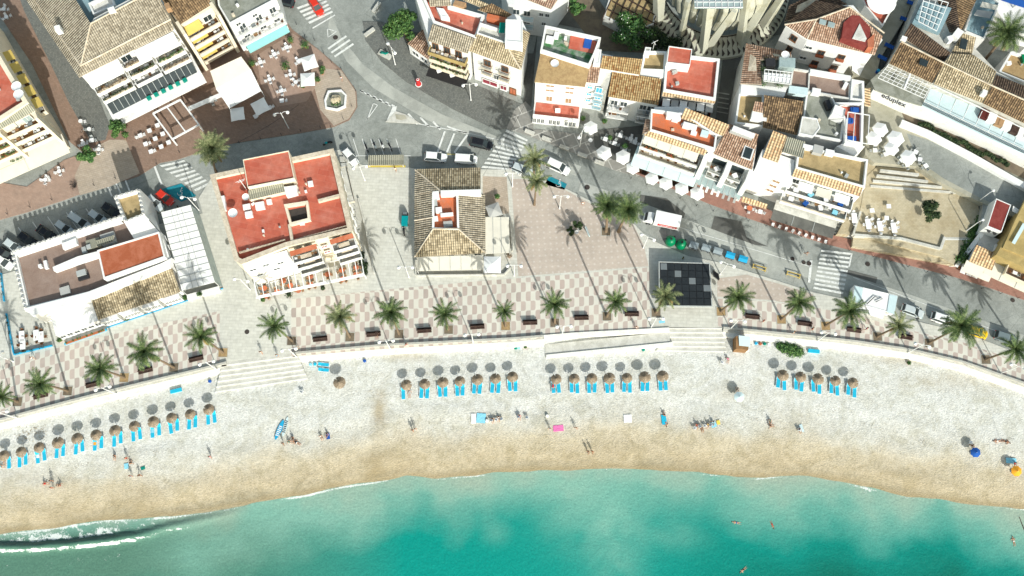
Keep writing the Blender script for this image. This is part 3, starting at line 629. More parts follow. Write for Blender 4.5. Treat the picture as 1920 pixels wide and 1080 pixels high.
# ------------------------------------------------------------------ vegetation builders
def leafclump(mb, c, r, n, size, rg, m=0, shell=0.55):
    for i in range(n):
        d = Vector((rg.gauss(0, 1), rg.gauss(0, 1), rg.gauss(0, 1))).normalized()
        k = shell+(1-shell)*rg.random()
        p = Vector(c)+Vector((d.x*r[0], d.y*r[1], d.z*r[2]))*k
        nn = (d+Vector((rg.uniform(-.8, .8), rg.uniform(-.8, .8), rg.uniform(-.3, .9)))).normalized()
        a = nn.orthogonal().normalized(); a = Matrix.Rotation(rg.uniform(0, 6.28), 3, nn) @ a; b = nn.cross(a)
        s = size*rg.uniform(0.6, 1.3)
        mb.add([p-a*s, p-b*s*0.45, p+a*s, p+b*s*0.45], [(0, 1, 2, 3)], m)
def tree(name, px, py, h, r, label, leaf='leaf_green', seed=1, lobes=14, n=150, size=0.28, base=None, z=ZP, white=0, cat='tree', low=0.25):
    rg = random.Random(seed)
    B = U(*(base or (px, py)), z); T = U(px, py, z+h*0.7); o = T-B
    e = empty(name, B, 0, label, cat)
    t = MB(); t.tube([(0, 0, -.1), (o.x*.3, o.y*.3, h*.25), (o.x*.8, o.y*.8, h*.5)], [0.22*r/2.2, 0.17*r/2.2, 0.12*r/2.2], 8)
    c = MB(); f = MB()
    for i in range(lobes):
        a = rg.uniform(0, 6.28); q = r*rg.uniform(0.15, 0.72)**0.8; lz = h*(0.7+rg.uniform(-low, .22))*1.0
        lr = r*rg.uniform(0.28, 0.46); p = (o.x+q*math.cos(a), o.y+q*math.sin(a), max(lr*.5, lz-q*0.25))
        t.tube([(o.x*.6, o.y*.6, h*.4), (o.x+(p[0]-o.x)*.6, o.y+(p[1]-o.y)*.6, p[2]-lr*.3), p], [0.09, 0.05, 0.02], 5)
        leafclump(c, p, (lr, lr, lr*.75), n, size, rg)
        for k in range(white): leafclump(f, (p[0], p[1], p[2]+lr*.3), (lr, lr, lr*.6), 1, .16, rg)
    t.build('trunk', 'trunk', e); c.build('crown', leaf, e)
    if white: f.build('blossom', 'flower_white', e)
    return e
def crown_mesh(mb, fronds, L, rg, droop=1.0, leafw=0.055, nl=22, up=0.75, dry=0):
    for i in range(fronds):
        a = i*2.39996+rg.uniform(-.15, .15); t0 = i/fronds
        el = R(78)*(1-t0)**0.9*up-R(12)*t0+rg.uniform(-.08, .08); Lf = L*rg.uniform(.85, 1.12)*(0.72+.28*math.sin(math.pi*min(1, t0+.3)))
        pts = []; p = Vector((0, 0, 0)); e = el; segs = 9
        bend = rg.uniform(-.04, .04)
        for k in range(segs+1):
            pts.append(p.copy()); st = Lf/segs
            p = p+Vector((math.cos(a)*math.cos(e), math.sin(a)*math.cos(e), math.sin(e)))*st
            e -= (0.12+0.14*t0)*droop*(0.6+k*0.1); e = max(e, -1.35); a += bend
        m = 1 if (dry and t0 > 1-dry) else 0
        mb.tube(pts, [0.045-0.004*k for k in range(segs+1)], 3, m, False)
        for k in range(2, nl+2):
            s = k/(nl+1.5); q = s*segs; i0 = min(int(q), segs-1); fpt = pts[i0].lerp(pts[i0+1], q-i0); d = (pts[i0+1]-pts[i0]).normalized()
            side = d.cross(Vector((0, 0, 1))); side = side.normalized() if side.length > .05 else Vector((1, 0, 0)); upv = side.cross(d)
            ll = Lf*0.20*math.sin(math.pi*min(1, s*.86+.12))**.7*rg.uniform(.85, 1.15)
            for sg in (-1, 1):
                dr = (side*sg*0.86+d*0.62+upv*rg.uniform(-.05, .28)).normalized()
                tip = fpt+dr*ll+Vector((0, 0, -ll*.25)); w = d*leafw
                mb.add([fpt-w, fpt+w, tip+w*.2], [(0, 1, 2)], m)
def palm_crowns():
    out = []
    for k, (fr, L, dr, mat, up, dry) in enumerate([(26, 3.7, 1.0, 'palm_leaf', 1, .0), (21, 3.6, .8, 'palm_leaf', .95, .0), (30, 3.9, 1.15, 'palm_leaf', 1, .1), (25, 3.5, 1.0, 'palm_leaf_grey', 1, .14), (72, 4.6, .7, 'palm_leaf_grey', 1, .06), (58, 4.6, 1.0, 'palm_leaf', 1, .08)]):
        mb = MB(); crown_mesh(mb, fr, L, random.Random(20+k), dr, 0.062, 26, up, dry)
        me = mb.build('crown', [mat, 'palm_leaf_dry']); out.append(me.data); bpy.data.objects.remove(me)
    return out
CROWNS = palm_crowns()
def palm(base, crown, h, kind, label, group, scale=1, rot=0, planter=True, zb=ZP, curve=0.35, rt=0.2):
    B = U(*base, zb); T = U(*crown, zb+h); o = T-B; rg = random.Random(int(base[0]))
    e = empty('palm_tree', B, 0, label, 'palm tree', group)
    pts = [(o.x*(t**(1+curve)), o.y*(t**(1+curve)), o.z*t-(0.1 if t == 0 else 0)) for t in [i/8 for i in range(9)]]
    MB().tube(pts, [rt*1.45, rt*1.1, rt, rt*.95, rt*.9, rt*.9, rt*.92, rt*1.05, rt*1.5], 9).build('trunk', 'trunk', e)
    c = bpy.data.objects.new('crown', CROWNS[kind]); COL.objects.link(c); c.parent = e; c.location = o; c.scale = (scale,)*3; c.rotation_euler = (rg.uniform(-.06, .06), rg.uniform(-.06, .06), rot or rg.uniform(0, 6.28))
    if planter:
        m = MB(); s = 0.95; q = [(-s, -s), (s, -s), (s, s), (-s, s)]; m.ring(q, inset(q, .13), -.05, .06, -.05); m.build('bed_edge', 'kerb_stone', e)
        MB().add([(-s+.1, -s+.1, .03), (s-.1, -s+.1, .03), (s-.1, s-.1, .03), (-s+.1, s-.1, .03)], [(0, 1, 2, 3)]).build('bed_soil', 'earth' if rg.random() < .5 else 'gravel_roofing', e)
    return e
PH = 12.3
GP = 'palm trees along the beach promenade'
for i, (b, c, k, sc, lab) in enumerate([
    ((33, 753), (4, 744), 1, .9, 'promenade palm cut by the west edge of the mosaic paving'),
    ((127, 733), (77, 720), 0, 1.05, 'leaning promenade palm over the bench beside the second olive planter from the west'),
    ((233, 708), (190, 693), 2, 1.05, 'leaning palm between the two benches on the western mosaic'),
    ((326, 689), (272, 661), 2, 1.15, 'tall leaning palm with long bare trunk in front of the castle-like restaurant'),
    ((418, 661), (378, 631), 2, 1.0, 'leaning palm at the east end of the western mosaic'),
    ((547, 639), (515, 612), 1, 1.05, 'dark green palm at the top of the western beach steps'),
    ((656, 632), (638, 594), 3, 1.1, 'palm on the mosaic just south of the red-roofed building with the pergola'),
    ((748, 626), (734, 587), 2, 1.05, 'dense palm between the red-roofed building and the tiled building'),
    ((841, 618), (834, 589), 1, 1.0, 'small palm with sparse fronds south of the tiled building awning'),
    ((948, 611), (946, 584), 1, .75, 'smallest promenade palm standing in an olive bed south of the cream canopy'),
    ((1040, 605), (1040, 571), 0, 1.0, 'palm on the mosaic south of the pink plaza centre'),
    ((1138, 593), (1155, 566), 1, .95, 'sparse palm leaning toward the east below the pink plaza'),
    ((1230, 586), (1247, 556), 3, 1.05, 'palm whose fronds hang over the black panelled stage roof'),
    ((1352, 584), (1383, 558), 0, 1.1, 'palm right beside the east edge of the black panelled stage roof'),
    ((1465, 599), (1498, 568), 2, 1.0, 'palm leaning over the bench next to the small pink side paving'),
    ((1548, 611), (1592, 584), 2, 1.15, 'big palm leaning toward the white kiosk trailer'),
    ((1645, 631), (1684, 612), 3, .9, 'short palm south of the white kiosk trailer'),
    ((1742, 643), (1801, 612), 2, 1.4, 'largest promenade palm leaning over the white car and the yellow car'),
    ((1848, 674), (1903, 655), 0, 1.1, 'dark palm leaning east beside the grey pickup car'),
    ((1937, 700), (1992, 688), 1, 1.0, 'palm beyond the east end of the mosaic')]):
    palm(b, c, PH*(0.9 if i == 9 else 1), k, lab, GP, sc*.97)
palm((405, 322), (399, 280), 9, 4, 'round grey-green palm with dense crown beside the western zebra crossing', 'town palms', .92, planter=False)
palm((1002, 384), (1006, 340), 9.5, 3, 'palm with yellowish fronds at the north west corner of the pink plaza', 'town palms', .95, planter=False)
palm((1000, 350), (1002, 300), 10, 3, 'grey-green palm covering the silver car beside the white van', 'town palms', 1.05, planter=False)
palm((1136, 434), (1138, 388), 12, 5, 'western palm of the pair in the olive bed at the pink plaza', 'town palms', .82, rt=.26)
palm((1160, 434), (1177, 394), 12.5, 5, 'eastern palm of the pair next to the delivery truck', 'town palms', .86, rt=.26, planter=False)
palm((1843, 116), (1885, 64), 11, 5, 'very tall palm over the white terraces in the north east corner', 'town palms', 1.12, planter=False, rt=.3)
tree('ficus_tree', 752, 46, 7, 3.6, 'big round green tree in the curved planter beside the cobbled square', 'leaf_green', 3, 20, 190, .3, (765, 75), low=.2)
tree('street_tree', 222, 239, 5, 2.1, 'small round street tree at the corner of the hotel ground floor', 'leaf_green', 4, 12, 150, .24, (236, 262))
tree('street_tree', 159, 287, 4, 1.9, 'small round street tree beside the beige awning of the yellow balcony block', 'leaf_bright', 5, 12, 140, .24, (163, 300))
tree('oleander_tree', 1187, 55, 6, 4.2, 'flowering oleander with white blossom between the low wall and the church', 'leaf_bright', 6, 16, 190, .3, (1192, 75), white=7)
tree('dark_shrub', 1228, 68, 4.5, 3.0, 'dark shrub in the shade beside the flowering oleander', 'leaf_dark', 7, 12, 160, .28, (1228, 78), cat='shrub')
tree('dark_shrub', 1268, 84, 3, 2.6, 'dark shrub with a few white flowers at the foot of the church', 'leaf_dark', 8, 10, 140, .26, (1268, 88), cat='shrub', white=2)
tree('yucca_shrub', 1085, 12, 5, 2.0, 'bright green shrub at the top beside the brown gridded roof', 'leaf_bright', 9, 10, 120, .3, (1088, 22), cat='shrub')
tree('plaza_tree', 1750, 393, 4.5, 2.1, 'dark round tree standing alone in the sandy plaza', 'leaf_dark', 10, 16, 210, .2, (1752, 402), z=G+1.7)
tree('round_shrub', 1083, 420, 2.6, 1.1, 'dark round shrub in a white planter on the pink plaza', 'leaf_dark', 11, 8, 120, .2, (1081, 424), cat='shrub')
tree('round_shrub', 1070, 432, 1.8, .9, 'lower dark shrub beside the round shrub on the pink plaza', 'leaf_dark', 12, 7, 100, .2, (1071, 434), cat='shrub')
def hedge(name, c0, c1, wd, h, leaf, label, z, seed=1, n=24, size=.2, cat='hedge', lab2=None):
    rg = random.Random(seed); A, B = U(*c0, z), U(*c1, z); e = empty(name, (A+B)/2, 0, label, cat); m = MB(); d = (B-A)
    t = MB()
    for i in range(n):
        f = (i+.5)/n; p = A.lerp(B, f)-e.location; q = rg.uniform(-.3, .3)*wd; nv = Vector((-d.y, d.x, 0)).normalized()*q
        leafclump(m, p+nv+Vector((0, 0, h*.5)), (wd*.45, wd*.45, h*.5*rg.uniform(.8, 1.15)), 150, size, rg)
        t.tube([p+nv, p+nv+Vector((0, 0, h*.6))], .04, 4)
    m.build('foliage', leaf, e); t.build('stem', 'trunk', e); return e
hedge('green_hedge', (1458, 654), (1501, 661), 2.1, 1.3, 'leaf_bright', 'bright green oblong hedge on the sand below the eastern sea wall', 1.3, 2, 14)
hedge('climbing_hedge', (1836, 412), (1795, 492), 2.2, 1.6, 'leaf_green', 'sloping green hedge between the stepped plaza and the small red-roofed house', G+.6, 3, 24)
hedge('bank_hedge', (1722, 231), (1890, 311), 1.3, .7, 'leaf_dark', 'line of dark low bushes on the brown bank above the upper road', G+3.6, 4, 26, .2)
hedge('wall_hedge', (678, 475), (688, 515), 1.3, 1.0, 'leaf_dark', 'dry low hedge against the wall east of the orange-tabled restaurant', ZP, 5, 8, .15)
# ------------------------------------------------------------------ building kit
CL = random.Random(99)
class Bld:
    def __init__(s, name, label, px, py, z=G, cat='building', group=None):
        s.e = empty(name, U(px, py, z), 0, label, cat, group); s.o = s.e.location.copy(); s.bump = 0
    def part(s, mb, name, mat, parent=None, label=None):
        s.bump += 1; jit = 0.0011*s.bump          # each part nudged a millimetre so no two faces share a plane
        o = mb.build(name, mat, parent or s.e, (s.o.x-jit, s.o.y+jit, s.o.z-jit))
        if label: o['label'] = label
        return o
    def walls(s, pts, zt, zb=G, mat='white_plaster', name='wall'):
        return s.part(MB().prism(XY(pts, zt), zb-.2, zt), name, mat)
    def block(s, pts, zt, zb=G, mat='white_plaster', roof='red_roofing', par=0.8, pw=0.3, name='wall', cop=None):
        P = XY(pts, zt); I = inset(P, pw)
        m = MB().ring(P, I, zb-.2, zt, zt-par); w = s.part(m, name, [mat])
        if cop: s.part(MB().ring(inset(P, -.06), inset(P, pw+.05), zt-.02, zt+.07), 'coping', cop)
        r = MB().add([(p[0], p[1], zt-par) for p in (I if area(I) > 0 else I[::-1])], [tuple(range(len(I)))])
        s.part(r, 'flat_roof', roof); c = (sum(p[0] for p in I)/len(I), sum(p[1] for p in I)/len(I)); A = abs(area(I))
        for j in range(min(7, int(A/22)) if A > 18 and par > .25 else 0):
            v = I[CL.randrange(len(I))]; k = CL.uniform(.25, .86); x, y = c[0]+(v[0]-c[0])*k, c[1]+(v[1]-c[1])*k; m = MB(); h = CL.uniform(.3, .8)
            if CL.random() < .45: m.tube([(x, y, zt-par), (x, y, zt-par+h)], .12, 8); m.lathe([(.2, 0), (.2, .1), (.01, .14)], (x, y, zt-par+h), 10)
            else: m.box((x, y, zt-par+h/2), (CL.uniform(.4, .9), CL.uniform(.3, .6), h), CL.random())
            s.part(m, 'roof_vent', CL.choice(['white_metal', 'rail_metal', 'coping']))
        return w
    def flat(s, pts, z, mat, name='floor', z0=None):
        P = XY(pts, z); P = P if area(P) > 0 else P[::-1]
        m = MB().prism(P, z0 if z0 is not None else z-.12, z); return s.part(m, name, mat)
    def tile(s, pts, mat='grey_tile', th=.16, name='tiled_roof', eave=None, trim=True):
        P = [U(*p) for p in pts]; i, j = eave or (0, 1)
        u = (P[j]-P[i]); u.z = 0; u.normalize(); n = Vector((0, 0, 0))
        for k in range(len(P)): n += P[k-1].cross(P[k])
        if n.z < 0: n = -n
        n.normalize(); v = n.cross(u).normalized()
        uvs = [((p-P[i]).dot(u), (p-P[i]).dot(v)) for p in P]; N_ = len(P)
        top = P if n_ccw(P) else P[::-1]; uv = uvs if n_ccw(P) else uvs[::-1]
        m = MB().add(top, [tuple(range(N_))], 0, uv)
        lo = [p-Vector((0, 0, th)) for p in top]
        m.add(top+lo, [(k, N_+k, N_+(k+1) % N_, (k+1) % N_) for k in range(N_)]+[tuple(range(2*N_-1, N_-1, -1))], 1)
        return s.part(m, name, [mat, 'coping'])
    def ridge(s, pts, mat='coping', r=.16, name='ridge_cap'):
        P = [U(*p) for p in pts]; return s.part(MB().tube(P, r, 6), name, mat)
    def box(s, px, py, z, size, rz=0, mat='white_plaster', name='roof_box'):
        p = U(px, py, z); return s.part(MB().box((p.x, p.y, z+size[2]/2), size, rz), name, mat)
    def sheet(s, pts, mat, name='awning', th=.06, val=0, n=0, seam=None):
        P = [U(*p) for p in pts]; P = P if n_ccw(P) else P[::-1]; N_ = len(P); m = MB(); dn = Vector((0, 0, th))
        lo = [p-dn for p in P]; m.add(P+lo, [tuple(range(N_)), tuple(range(2*N_-1, N_-1, -1))]+[(k, N_+k, N_+(k+1) % N_, (k+1) % N_) for k in range(N_)])
        o = s.part(m, name, mat)
        if seam:
            Q = [U(*p) for p in pts]; k = MB()
            for i in range(1, seam): k.tube([Q[0].lerp(Q[1], i/seam)+dn*.6, Q[3].lerp(Q[2], i/seam)+dn*.6], .05, 4)
            s.part(k, 'awning_rib', 'rail_metal' if n == 0 else n, o).location = (0, 0, 0)
        return o
    def fac(s, A, B, z): return Fac(s, U(*A, z), U(*B, z))
def n_ccw(P): return area([(p.x, p.y) for p in P]) > 0
class Fac:
    def __init__(s, b, A, B):
        s.b = b; s.A = Vector((A.x, A.y)); d = Vector((B.x-A.x, B.y-A.y)); s.L = d.length; s.d = d/s.L; s.n = Vector((s.d.y, -s.d.x)); s.rz = math.atan2(s.d.y, s.d.x)
    def P(s, u, z, off=0):
        q = s.A+s.d*u+s.n*off; return Vector((q.x, q.y, z))
    def hit(s, px, py, off=0):
        o = Vector((0, 0, CAMH)); r = U(px, py, 0)-o; A = s.A+s.n*off; k = (Vector((o.x, o.y))-A).dot(s.n)/-(Vector((r.x, r.y)).dot(s.n)); q = o+r*k
        return (Vector((q.x, q.y))-s.A).dot(s.d), q.z
    def bx(s, m, u0, u1, z0, z1, o0, o1, mi=0):
        c = s.P((u0+u1)/2, (z0+z1)/2, (o0+o1)/2); return m.box(c, (abs(u1-u0), abs(o1-o0), abs(z1-z0)), s.rz, mi)
    def win(s, u, z, w=1.1, h=1.4, frame='frame_white', pane='glass_dark', shut=None, door=False, off=0.0):
        m = MB()
        for a, b, c, d in ((-w/2-.1, -w/2, -h/2-.1, h/2+.1), (w/2, w/2+.1, -h/2-.1, h/2+.1), (-w/2, w/2, h/2, h/2+.1), (-w/2, w/2, -h/2-.1, -h/2), (-.035, .035, -h/2, h/2)):
            s.bx(m, u+a, u+b, z+c, z+d, off-.03, off+.09)
        s.bx(m, u-w/2-.18, u+w/2+.18, z-h/2-.18, z-h/2-.1, off, off+.22)
        f = s.b.part(m, 'door' if door else 'window', frame)
        p = MB(); s.bx(p, u-w/2, u+w/2, z-h/2, z+h/2, off-.05, off+.035); q = s.b.part(p, 'pane', shut or pane, f)
        return f
    def balcony(s, u0, u1, z, dep=1.4, mat='white_plaster', ph=.95, rail=None, floor='pale_concrete', th=.22, cop=None):
        m = MB(); s.bx(m, u0, u1, z-th, z, 0, dep)
        o = s.b.part(m, 'balcony', mat)
        r = MB()
        if rail:
            for i in range(int((u1-u0)/.25)+1): s.bx(r, u0+i*.25-.02, u0+i*.25+.02, z, z+ph, dep-.06, dep-.02)
            s.bx(r, u0, u1, z+ph, z+ph+.05, dep-.08, dep); s.bx(r, u0, u0+.04, z+ph, z+ph+.05, 0, dep); s.bx(r, u1-.04, u1, z+ph, z+ph+.05, 0, dep)
        else:
            s.bx(r, u0, u1, z, z+ph, dep-.14, dep); s.bx(r, u0, u0+.14, z, z+ph, 0, dep-.14); s.bx(r, u1-.14, u1, z, z+ph, 0, dep-.14)
        s.b.part(r, 'railing', rail or mat, o)
        if floor:
            f = MB(); s.bx(f, u0+.15, u1-.15, z, z+.02, .02, dep-.15); s.b.part(f, 'floor', floor, o)
        if cop:
            f = MB(); s.bx(f, u0-.03, u1+.03, z+ph, z+ph+.06, dep-.2, dep+.04); s.b.part(f, 'coping', cop, o)
        for j in range(int((u1-u0)/2.4) if dep > 1.2 and floor else 0):
            u = u0+(j+.3+.4*CL.random())*(u1-u0)/int((u1-u0)/2.4); t = MB(); w_ = CL.uniform(.3, .45)
            t.box(s.P(u, z+.68, dep*.5), (2*w_, w_*1.5, .05), s.rz); t.tube([s.P(u, z+.02, dep*.5), s.P(u, z+.68, dep*.5)], .05, 5)
            s.b.part(t, 'balcony_table', CL.choice(['white_plastic', 'white_plastic', 'timber', 'grey_plastic', 'coping']))
            for k in (-1, 1):
                t = MB(); q = s.P(u+k*(w_+.35), z+.42, dep*.5); t.box(q, (.42, .42, .06), s.rz+k*.2); t.box(q+Vector((s.d.x, s.d.y, 0))*k*.2+Vector((0, 0, .22)), (.05, .42, .4), s.rz+k*.2); t.box(q-Vector((0, 0, .2)), (.3, .3, .4), s.rz); s.b.part(t, 'balcony_chair', CL.choice(['white_plastic', 'brown_rattan', 'rail_metal']))
        return o
    def plants(s, u0, u1, z, off, leaf='leaf_green', n=10, r=.3, seed=1, flowers=None, trough='terracotta'):
        rg = random.Random(seed); m = MB(); f = MB()
        for i in range(n):
            p = s.P(u0+(u1-u0)*(i+rg.random())/n, z+rg.uniform(.1, .35), off+rg.uniform(-.12, .12)); leafclump(m, p, (r, r, r*.8), 28, .13, rg)
            if flowers: leafclump(f, p+Vector((0, 0, .15)), (r, r, r*.5), 6, .12, rg)
        o = s.b.part(m, 'foliage', leaf)
        if flowers: s.b.part(f, 'blossom', flowers, o)
        t = MB(); s.bx(t, u0, u1, z-.25, z, off-.2, off+.2); s.b.part(t, 'planter', trough)
        return o
    def slope(s, u0, u1, z0, z1, o0, o1, mat, name='awning', ribs=0, val=.2):
        m = MB(); P = [s.P(u0, z1, o1), s.P(u1, z1, o1), s.P(u1, z0, o0), s.P(u0, z0, o0)]
        lo = [p-Vector((0, 0, .05)) for p in P]; m.add(P+lo, [(0, 1, 2, 3), (7, 6, 5, 4)]+[(k, 4+k, 4+(k+1) % 4, (k+1) % 4) for k in range(4)])
        if val: s.bx(m, u0, u1, z1-val, z1, o1-.01, o1+.03)
        o = s.b.part(m, name, mat)
        if ribs:
            k = MB()
            for i in range(1, ribs): s_ = u0+(u1-u0)*i/ribs; k.tube([s.P(s_, z0+.03, o0), s.P(s_, z1+.03, o1)], .06, 4)
            s.b.part(k, 'awning_rib', 'rail_metal', o)
        return o
    def rect(s, u0, u1, z0, z1, o0, o1, mat, name): m = MB(); s.bx(m, u0, u1, z0, z1, o0, o1); return s.b.part(m, name, mat)
# ------------------------------------------------------------------ buildings
def ladder(f, n, u0, u1, base=0, fh=3.0, **kw):       # windows helper
    for k in range(n): f.win((u0+u1)/2, G+base+fh*k+1.5, **kw)
# --- hotel with the big tiled roof
b = Bld('hotel', 'large white hotel with L-shaped grey tile roof round a blue courtyard and planted balconies', 240, 170)
zE = G+15
b.walls([(-2, -75), (150, 139), (326, 52), (300, -10), (262, -4), (172, 42), (96, -75)], zE-.1)
b.tile([(148, 145, zE), (326, 55, zE), (320, 36, zE+.9), (151, 123, zE+.9)], 'grey_tile')
b.tile([(148, 145, zE), (-10, -87, zE), (4, -84, zE+.9), (151, 123, zE+.9)], 'grey_tile')
b.tile([(151, 123, zE+1), (320, 36, zE+1), (290, -20, zE+3.2), (170, 44, zE+3.2)], 'grey_tile')
b.tile([(151, 123, zE+1), (4, -84, zE+1), (90, -84, zE+3.2), (170, 44, zE+3.2)], 'grey_tile')
b.ridge([(4, -84, zE+1.0), (151, 123, zE+1.0), (320, 36, zE+1.0)], r=.22); b.ridge([(151, 123, zE+1), (170, 44, zE+3.2)]); b.ridge([(170, 44, zE+3.25), (290, -20, zE+3.2)])
b.flat([(170, 46), (268, -6), (215, -80), (92, -80)], zE+.6, 'blue_roofing', 'courtyard_floor')
b.walls([(170, 44), (262, -3), (262, -12), (176, 34)], zE+3.0, zE+.4, 'old_plaster', 'courtyard_wall')
b.block([(165, 6), (175, 28), (216, 9), (206, -14)], zE+1.9, zE+.4, roof='old_plaster', name='stair_tower')
b.box(114, 60, zE+2.2, (1, 1, 1.6), .3, 'white_plaster', 'chimney'); b.box(318, 18, zE+2, (.9, 1.2, 1.4), .4, 'rose_paving' if 0 else 'shutter_brown', 'chimney'); b.box(212, 22, zE+3, (1.2, .8, 1.0), .4, 'white_plaster', 'chimney')
f = b.fac((150, 139), (326, 52), zE-.1); L = f.L
for k, z in enumerate((G+12, G+9.3, G+6.6)):
    cuts = [(0.3, L*.36), (L*.36+.4, L*.66), (L*.66+.4, L-.4)]
    for j, (u0, u1) in enumerate(cuts):
        dep = [1.7, 2.1, 2.4][k]
        f.balcony(u0, u1, z-.3, dep, ph=.9)
        if k < 2 or j != 1: f.plants(u0+.4, u1-.4, z+.75, dep-.2, ['leaf_green', 'thatch', 'leaf_dark'][(k+j) % 3], 14, .34, k*7+j, None, 'coping')
        for q in range(2): f.win(u0+(u1-u0)*(.25+.5*q), z+1.0, 1.8, 1.9, pane='glass_dark', door=True)
for (u0, u1) in ((.5, L*.38), (L*.55, L-.6)): f.slope(u0, u1, G+14.6, G+14.0, .3, 2.6, 'white_canvas', ribs=2)
f.slope(.5, L-.6, G+5.7, G+4.6, 2.2, 4.0, 'glass_dark', 'glass_front', 15); f.rect(0, L, G+4.0, G+4.5, 0, 5.2, 'white_plaster', 'cornice')
for i in range(6): q = f.P(L*(.42+.08*i), G+4.9, 4.6); b.part(MB().box(q, (.8, .6, .7), f.rz), 'balcony_table', 'green_canvas')
for i in range(9): f.win(L*(i+.5)/9, G+4.2, 1.9, 2.0, pane='glass_pale' if i % 2 else 'glass_dark')
f.rect(0, L, G+2.6, G+2.9, 0, 5.8, 'white_plaster', 'cornice')
for i in range(6): f.win(L*(i+.5)/6, G+1.3, 1.9, 2.0, door=True)
g_ = b.fac((-2, -75), (150, 139), zE-.1)
for z in (G+4, G+7.5, G+11):
    for i in range(6): g_.win(g_.L*(i+1.5)/8, z, 1.1, 1.4)
# yellow balcony block
b = Bld('apartment_block', 'cream block with four balconies under yellow awnings between the hotel and the grey-roofed building', 370, 100)
zE = G+14.4
b.walls([(338, 48), (398, 14), (385, -60), (300, -60), (302, -5)], zE, mat='cream_plaster')
b.tile([(338, 46, zE+.1), (396, 9, zE+.1), (380, -45, zE+2.4), (301, -4, zE+1.9)], 'brown_tile')
f = b.fac((338, 48), (398, 14), zE)
for k in range(4):
    z = G+11.6-3.1*k; f.balcony(.2, f.L-.2, z-.6, 1.9, 'cream_plaster', cop='coping', floor='timber'); f.slope(.3, f.L*.52, z+1.9, z+1.2, .1, 1.6, 'yellow_canvas'); f.win(f.L*.75, z+.6, 1.6, 1.7, door=True); f.win(f.L*.3, z+.6, 1.6, 1.7, door=True)
f.rect(f.L-.1, f.L+.5, G, zE+.3, -1, 2.2, 'cream_plaster', 'side_wall'); f.rect(-.5, .1, G, zE+.3, -1, 2.2, 'cream_plaster', 'side_wall')
# grey flat-roofed building with the teal awning
b = Bld('white_building', 'white building with flat grey roof and pale teal awning over the terrace tables', 480, 60)
zE = G+11
b.block([(403, -40), (409, 10), (430, 45), (518, -2), (505, -60)], zE, roof='grey_roofing', par=.35)
f = b.fac((430, 45), (518, -2), zE)
for z in (G+7.4, G+4.1):
    f.balcony(0.1, f.L-.1, z-.3, 1.3, rail='rail_metal', floor='white_plaster')
    for u in (.2, .55, .85): f.win(f.L*u, z+.9, 1.2, 1.7, door=u == .55)
f.win(f.L*.15, G+9.6, .9, .9); f.win(f.L*.5, G+9.6, .9, .9)
f.slope(.8, f.L-.4, G+3.3, G+2.6, .1, 2.4, 'teal_canvas'); f.rect(0, f.L, G+3.4, G+3.7, 0, .5, 'white_plaster', 'cornice')
for u in (.15, .4, .65, .9): f.win(f.L*u, G+1.3, 1.6, 2.1, door=True)
# restaurant canopies
def canopy(name, label, pts, mat, posts=True, ribs=4, z=None, cat='awning', group=None, zg=ZP):
    c = pts[0]; cx = sum(p[0] for p in pts)/len(pts); cy = sum(p[1] for p in pts)/len(pts); zz = min(p[2] for p in pts)
    e = Bld(name, label, cx, cy, G, cat, group)
    e.sheet(pts, mat, 'canvas', .07, seam=ribs or None)
    if posts:
        for p in pts[:4]:
            q = U(*p); m = MB().tube([(q.x, q.y, zg), (q.x, q.y, p[2]-.08)], .06, 6); e.part(m, 'post', 'white_metal')
    return e
canopy('terrace_awning', 'long white awning over the brick terrace east of the hotel', [(405, 166, G+3.9), (470, 130, G+3.9), (490, 170, G+3.1), (430, 203, G+3.1)], 'white_canvas', ribs=5)
canopy('terrace_awning', 'beige awning roof above the long white awning on the brick terrace', [(394, 133, G+4.8), (452, 106, G+4.8), (470, 130, G+4.0), (405, 166, G+4.0)], 'cream_canvas', ribs=0)
e = Bld('pergola', 'white beam pergola with open brown bays south of the hotel', 330, 225, G, 'pergola')
def beams(e, A, B, C, D, n1, n2, r=.11, mat='white_metal', posts=True, zg=ZP, frame='frame', beam='beam', sheetmat=None):
    P = [U(*p) for p in (A, B, C, D)]; m = MB()
    for i in range(4): m.tube([P[i], P[(i+1) % 4]], r, 4)
    fr = e.part(m, frame, mat)
    for i in range(1, n1): e.part(MB().tube([P[0].lerp(P[1], i/n1), P[3].lerp(P[2], i/n1)], r*.8, 4), beam, mat)
    for i in range(1, n2): e.part(MB().tube([P[0].lerp(P[3], i/n2), P[1].lerp(P[2], i/n2)], r*.8, 4), beam, mat)
    if posts:
        for p in P: e.part(MB().tube([(p.x, p.y, zg), p-Vector((0, 0, .05))], r*.9, 5), 'post', mat)
beams(e, (287, 213, G+3.2), (338, 187, G+3.2), (373, 234, G+3.0), (323, 261, G+3.0), 2, 1, .2)
e.part(MB().box(U(384, 191, G+3.1), (6.8, .9, .15), .46), 'roof_panel', 'white_plaster')
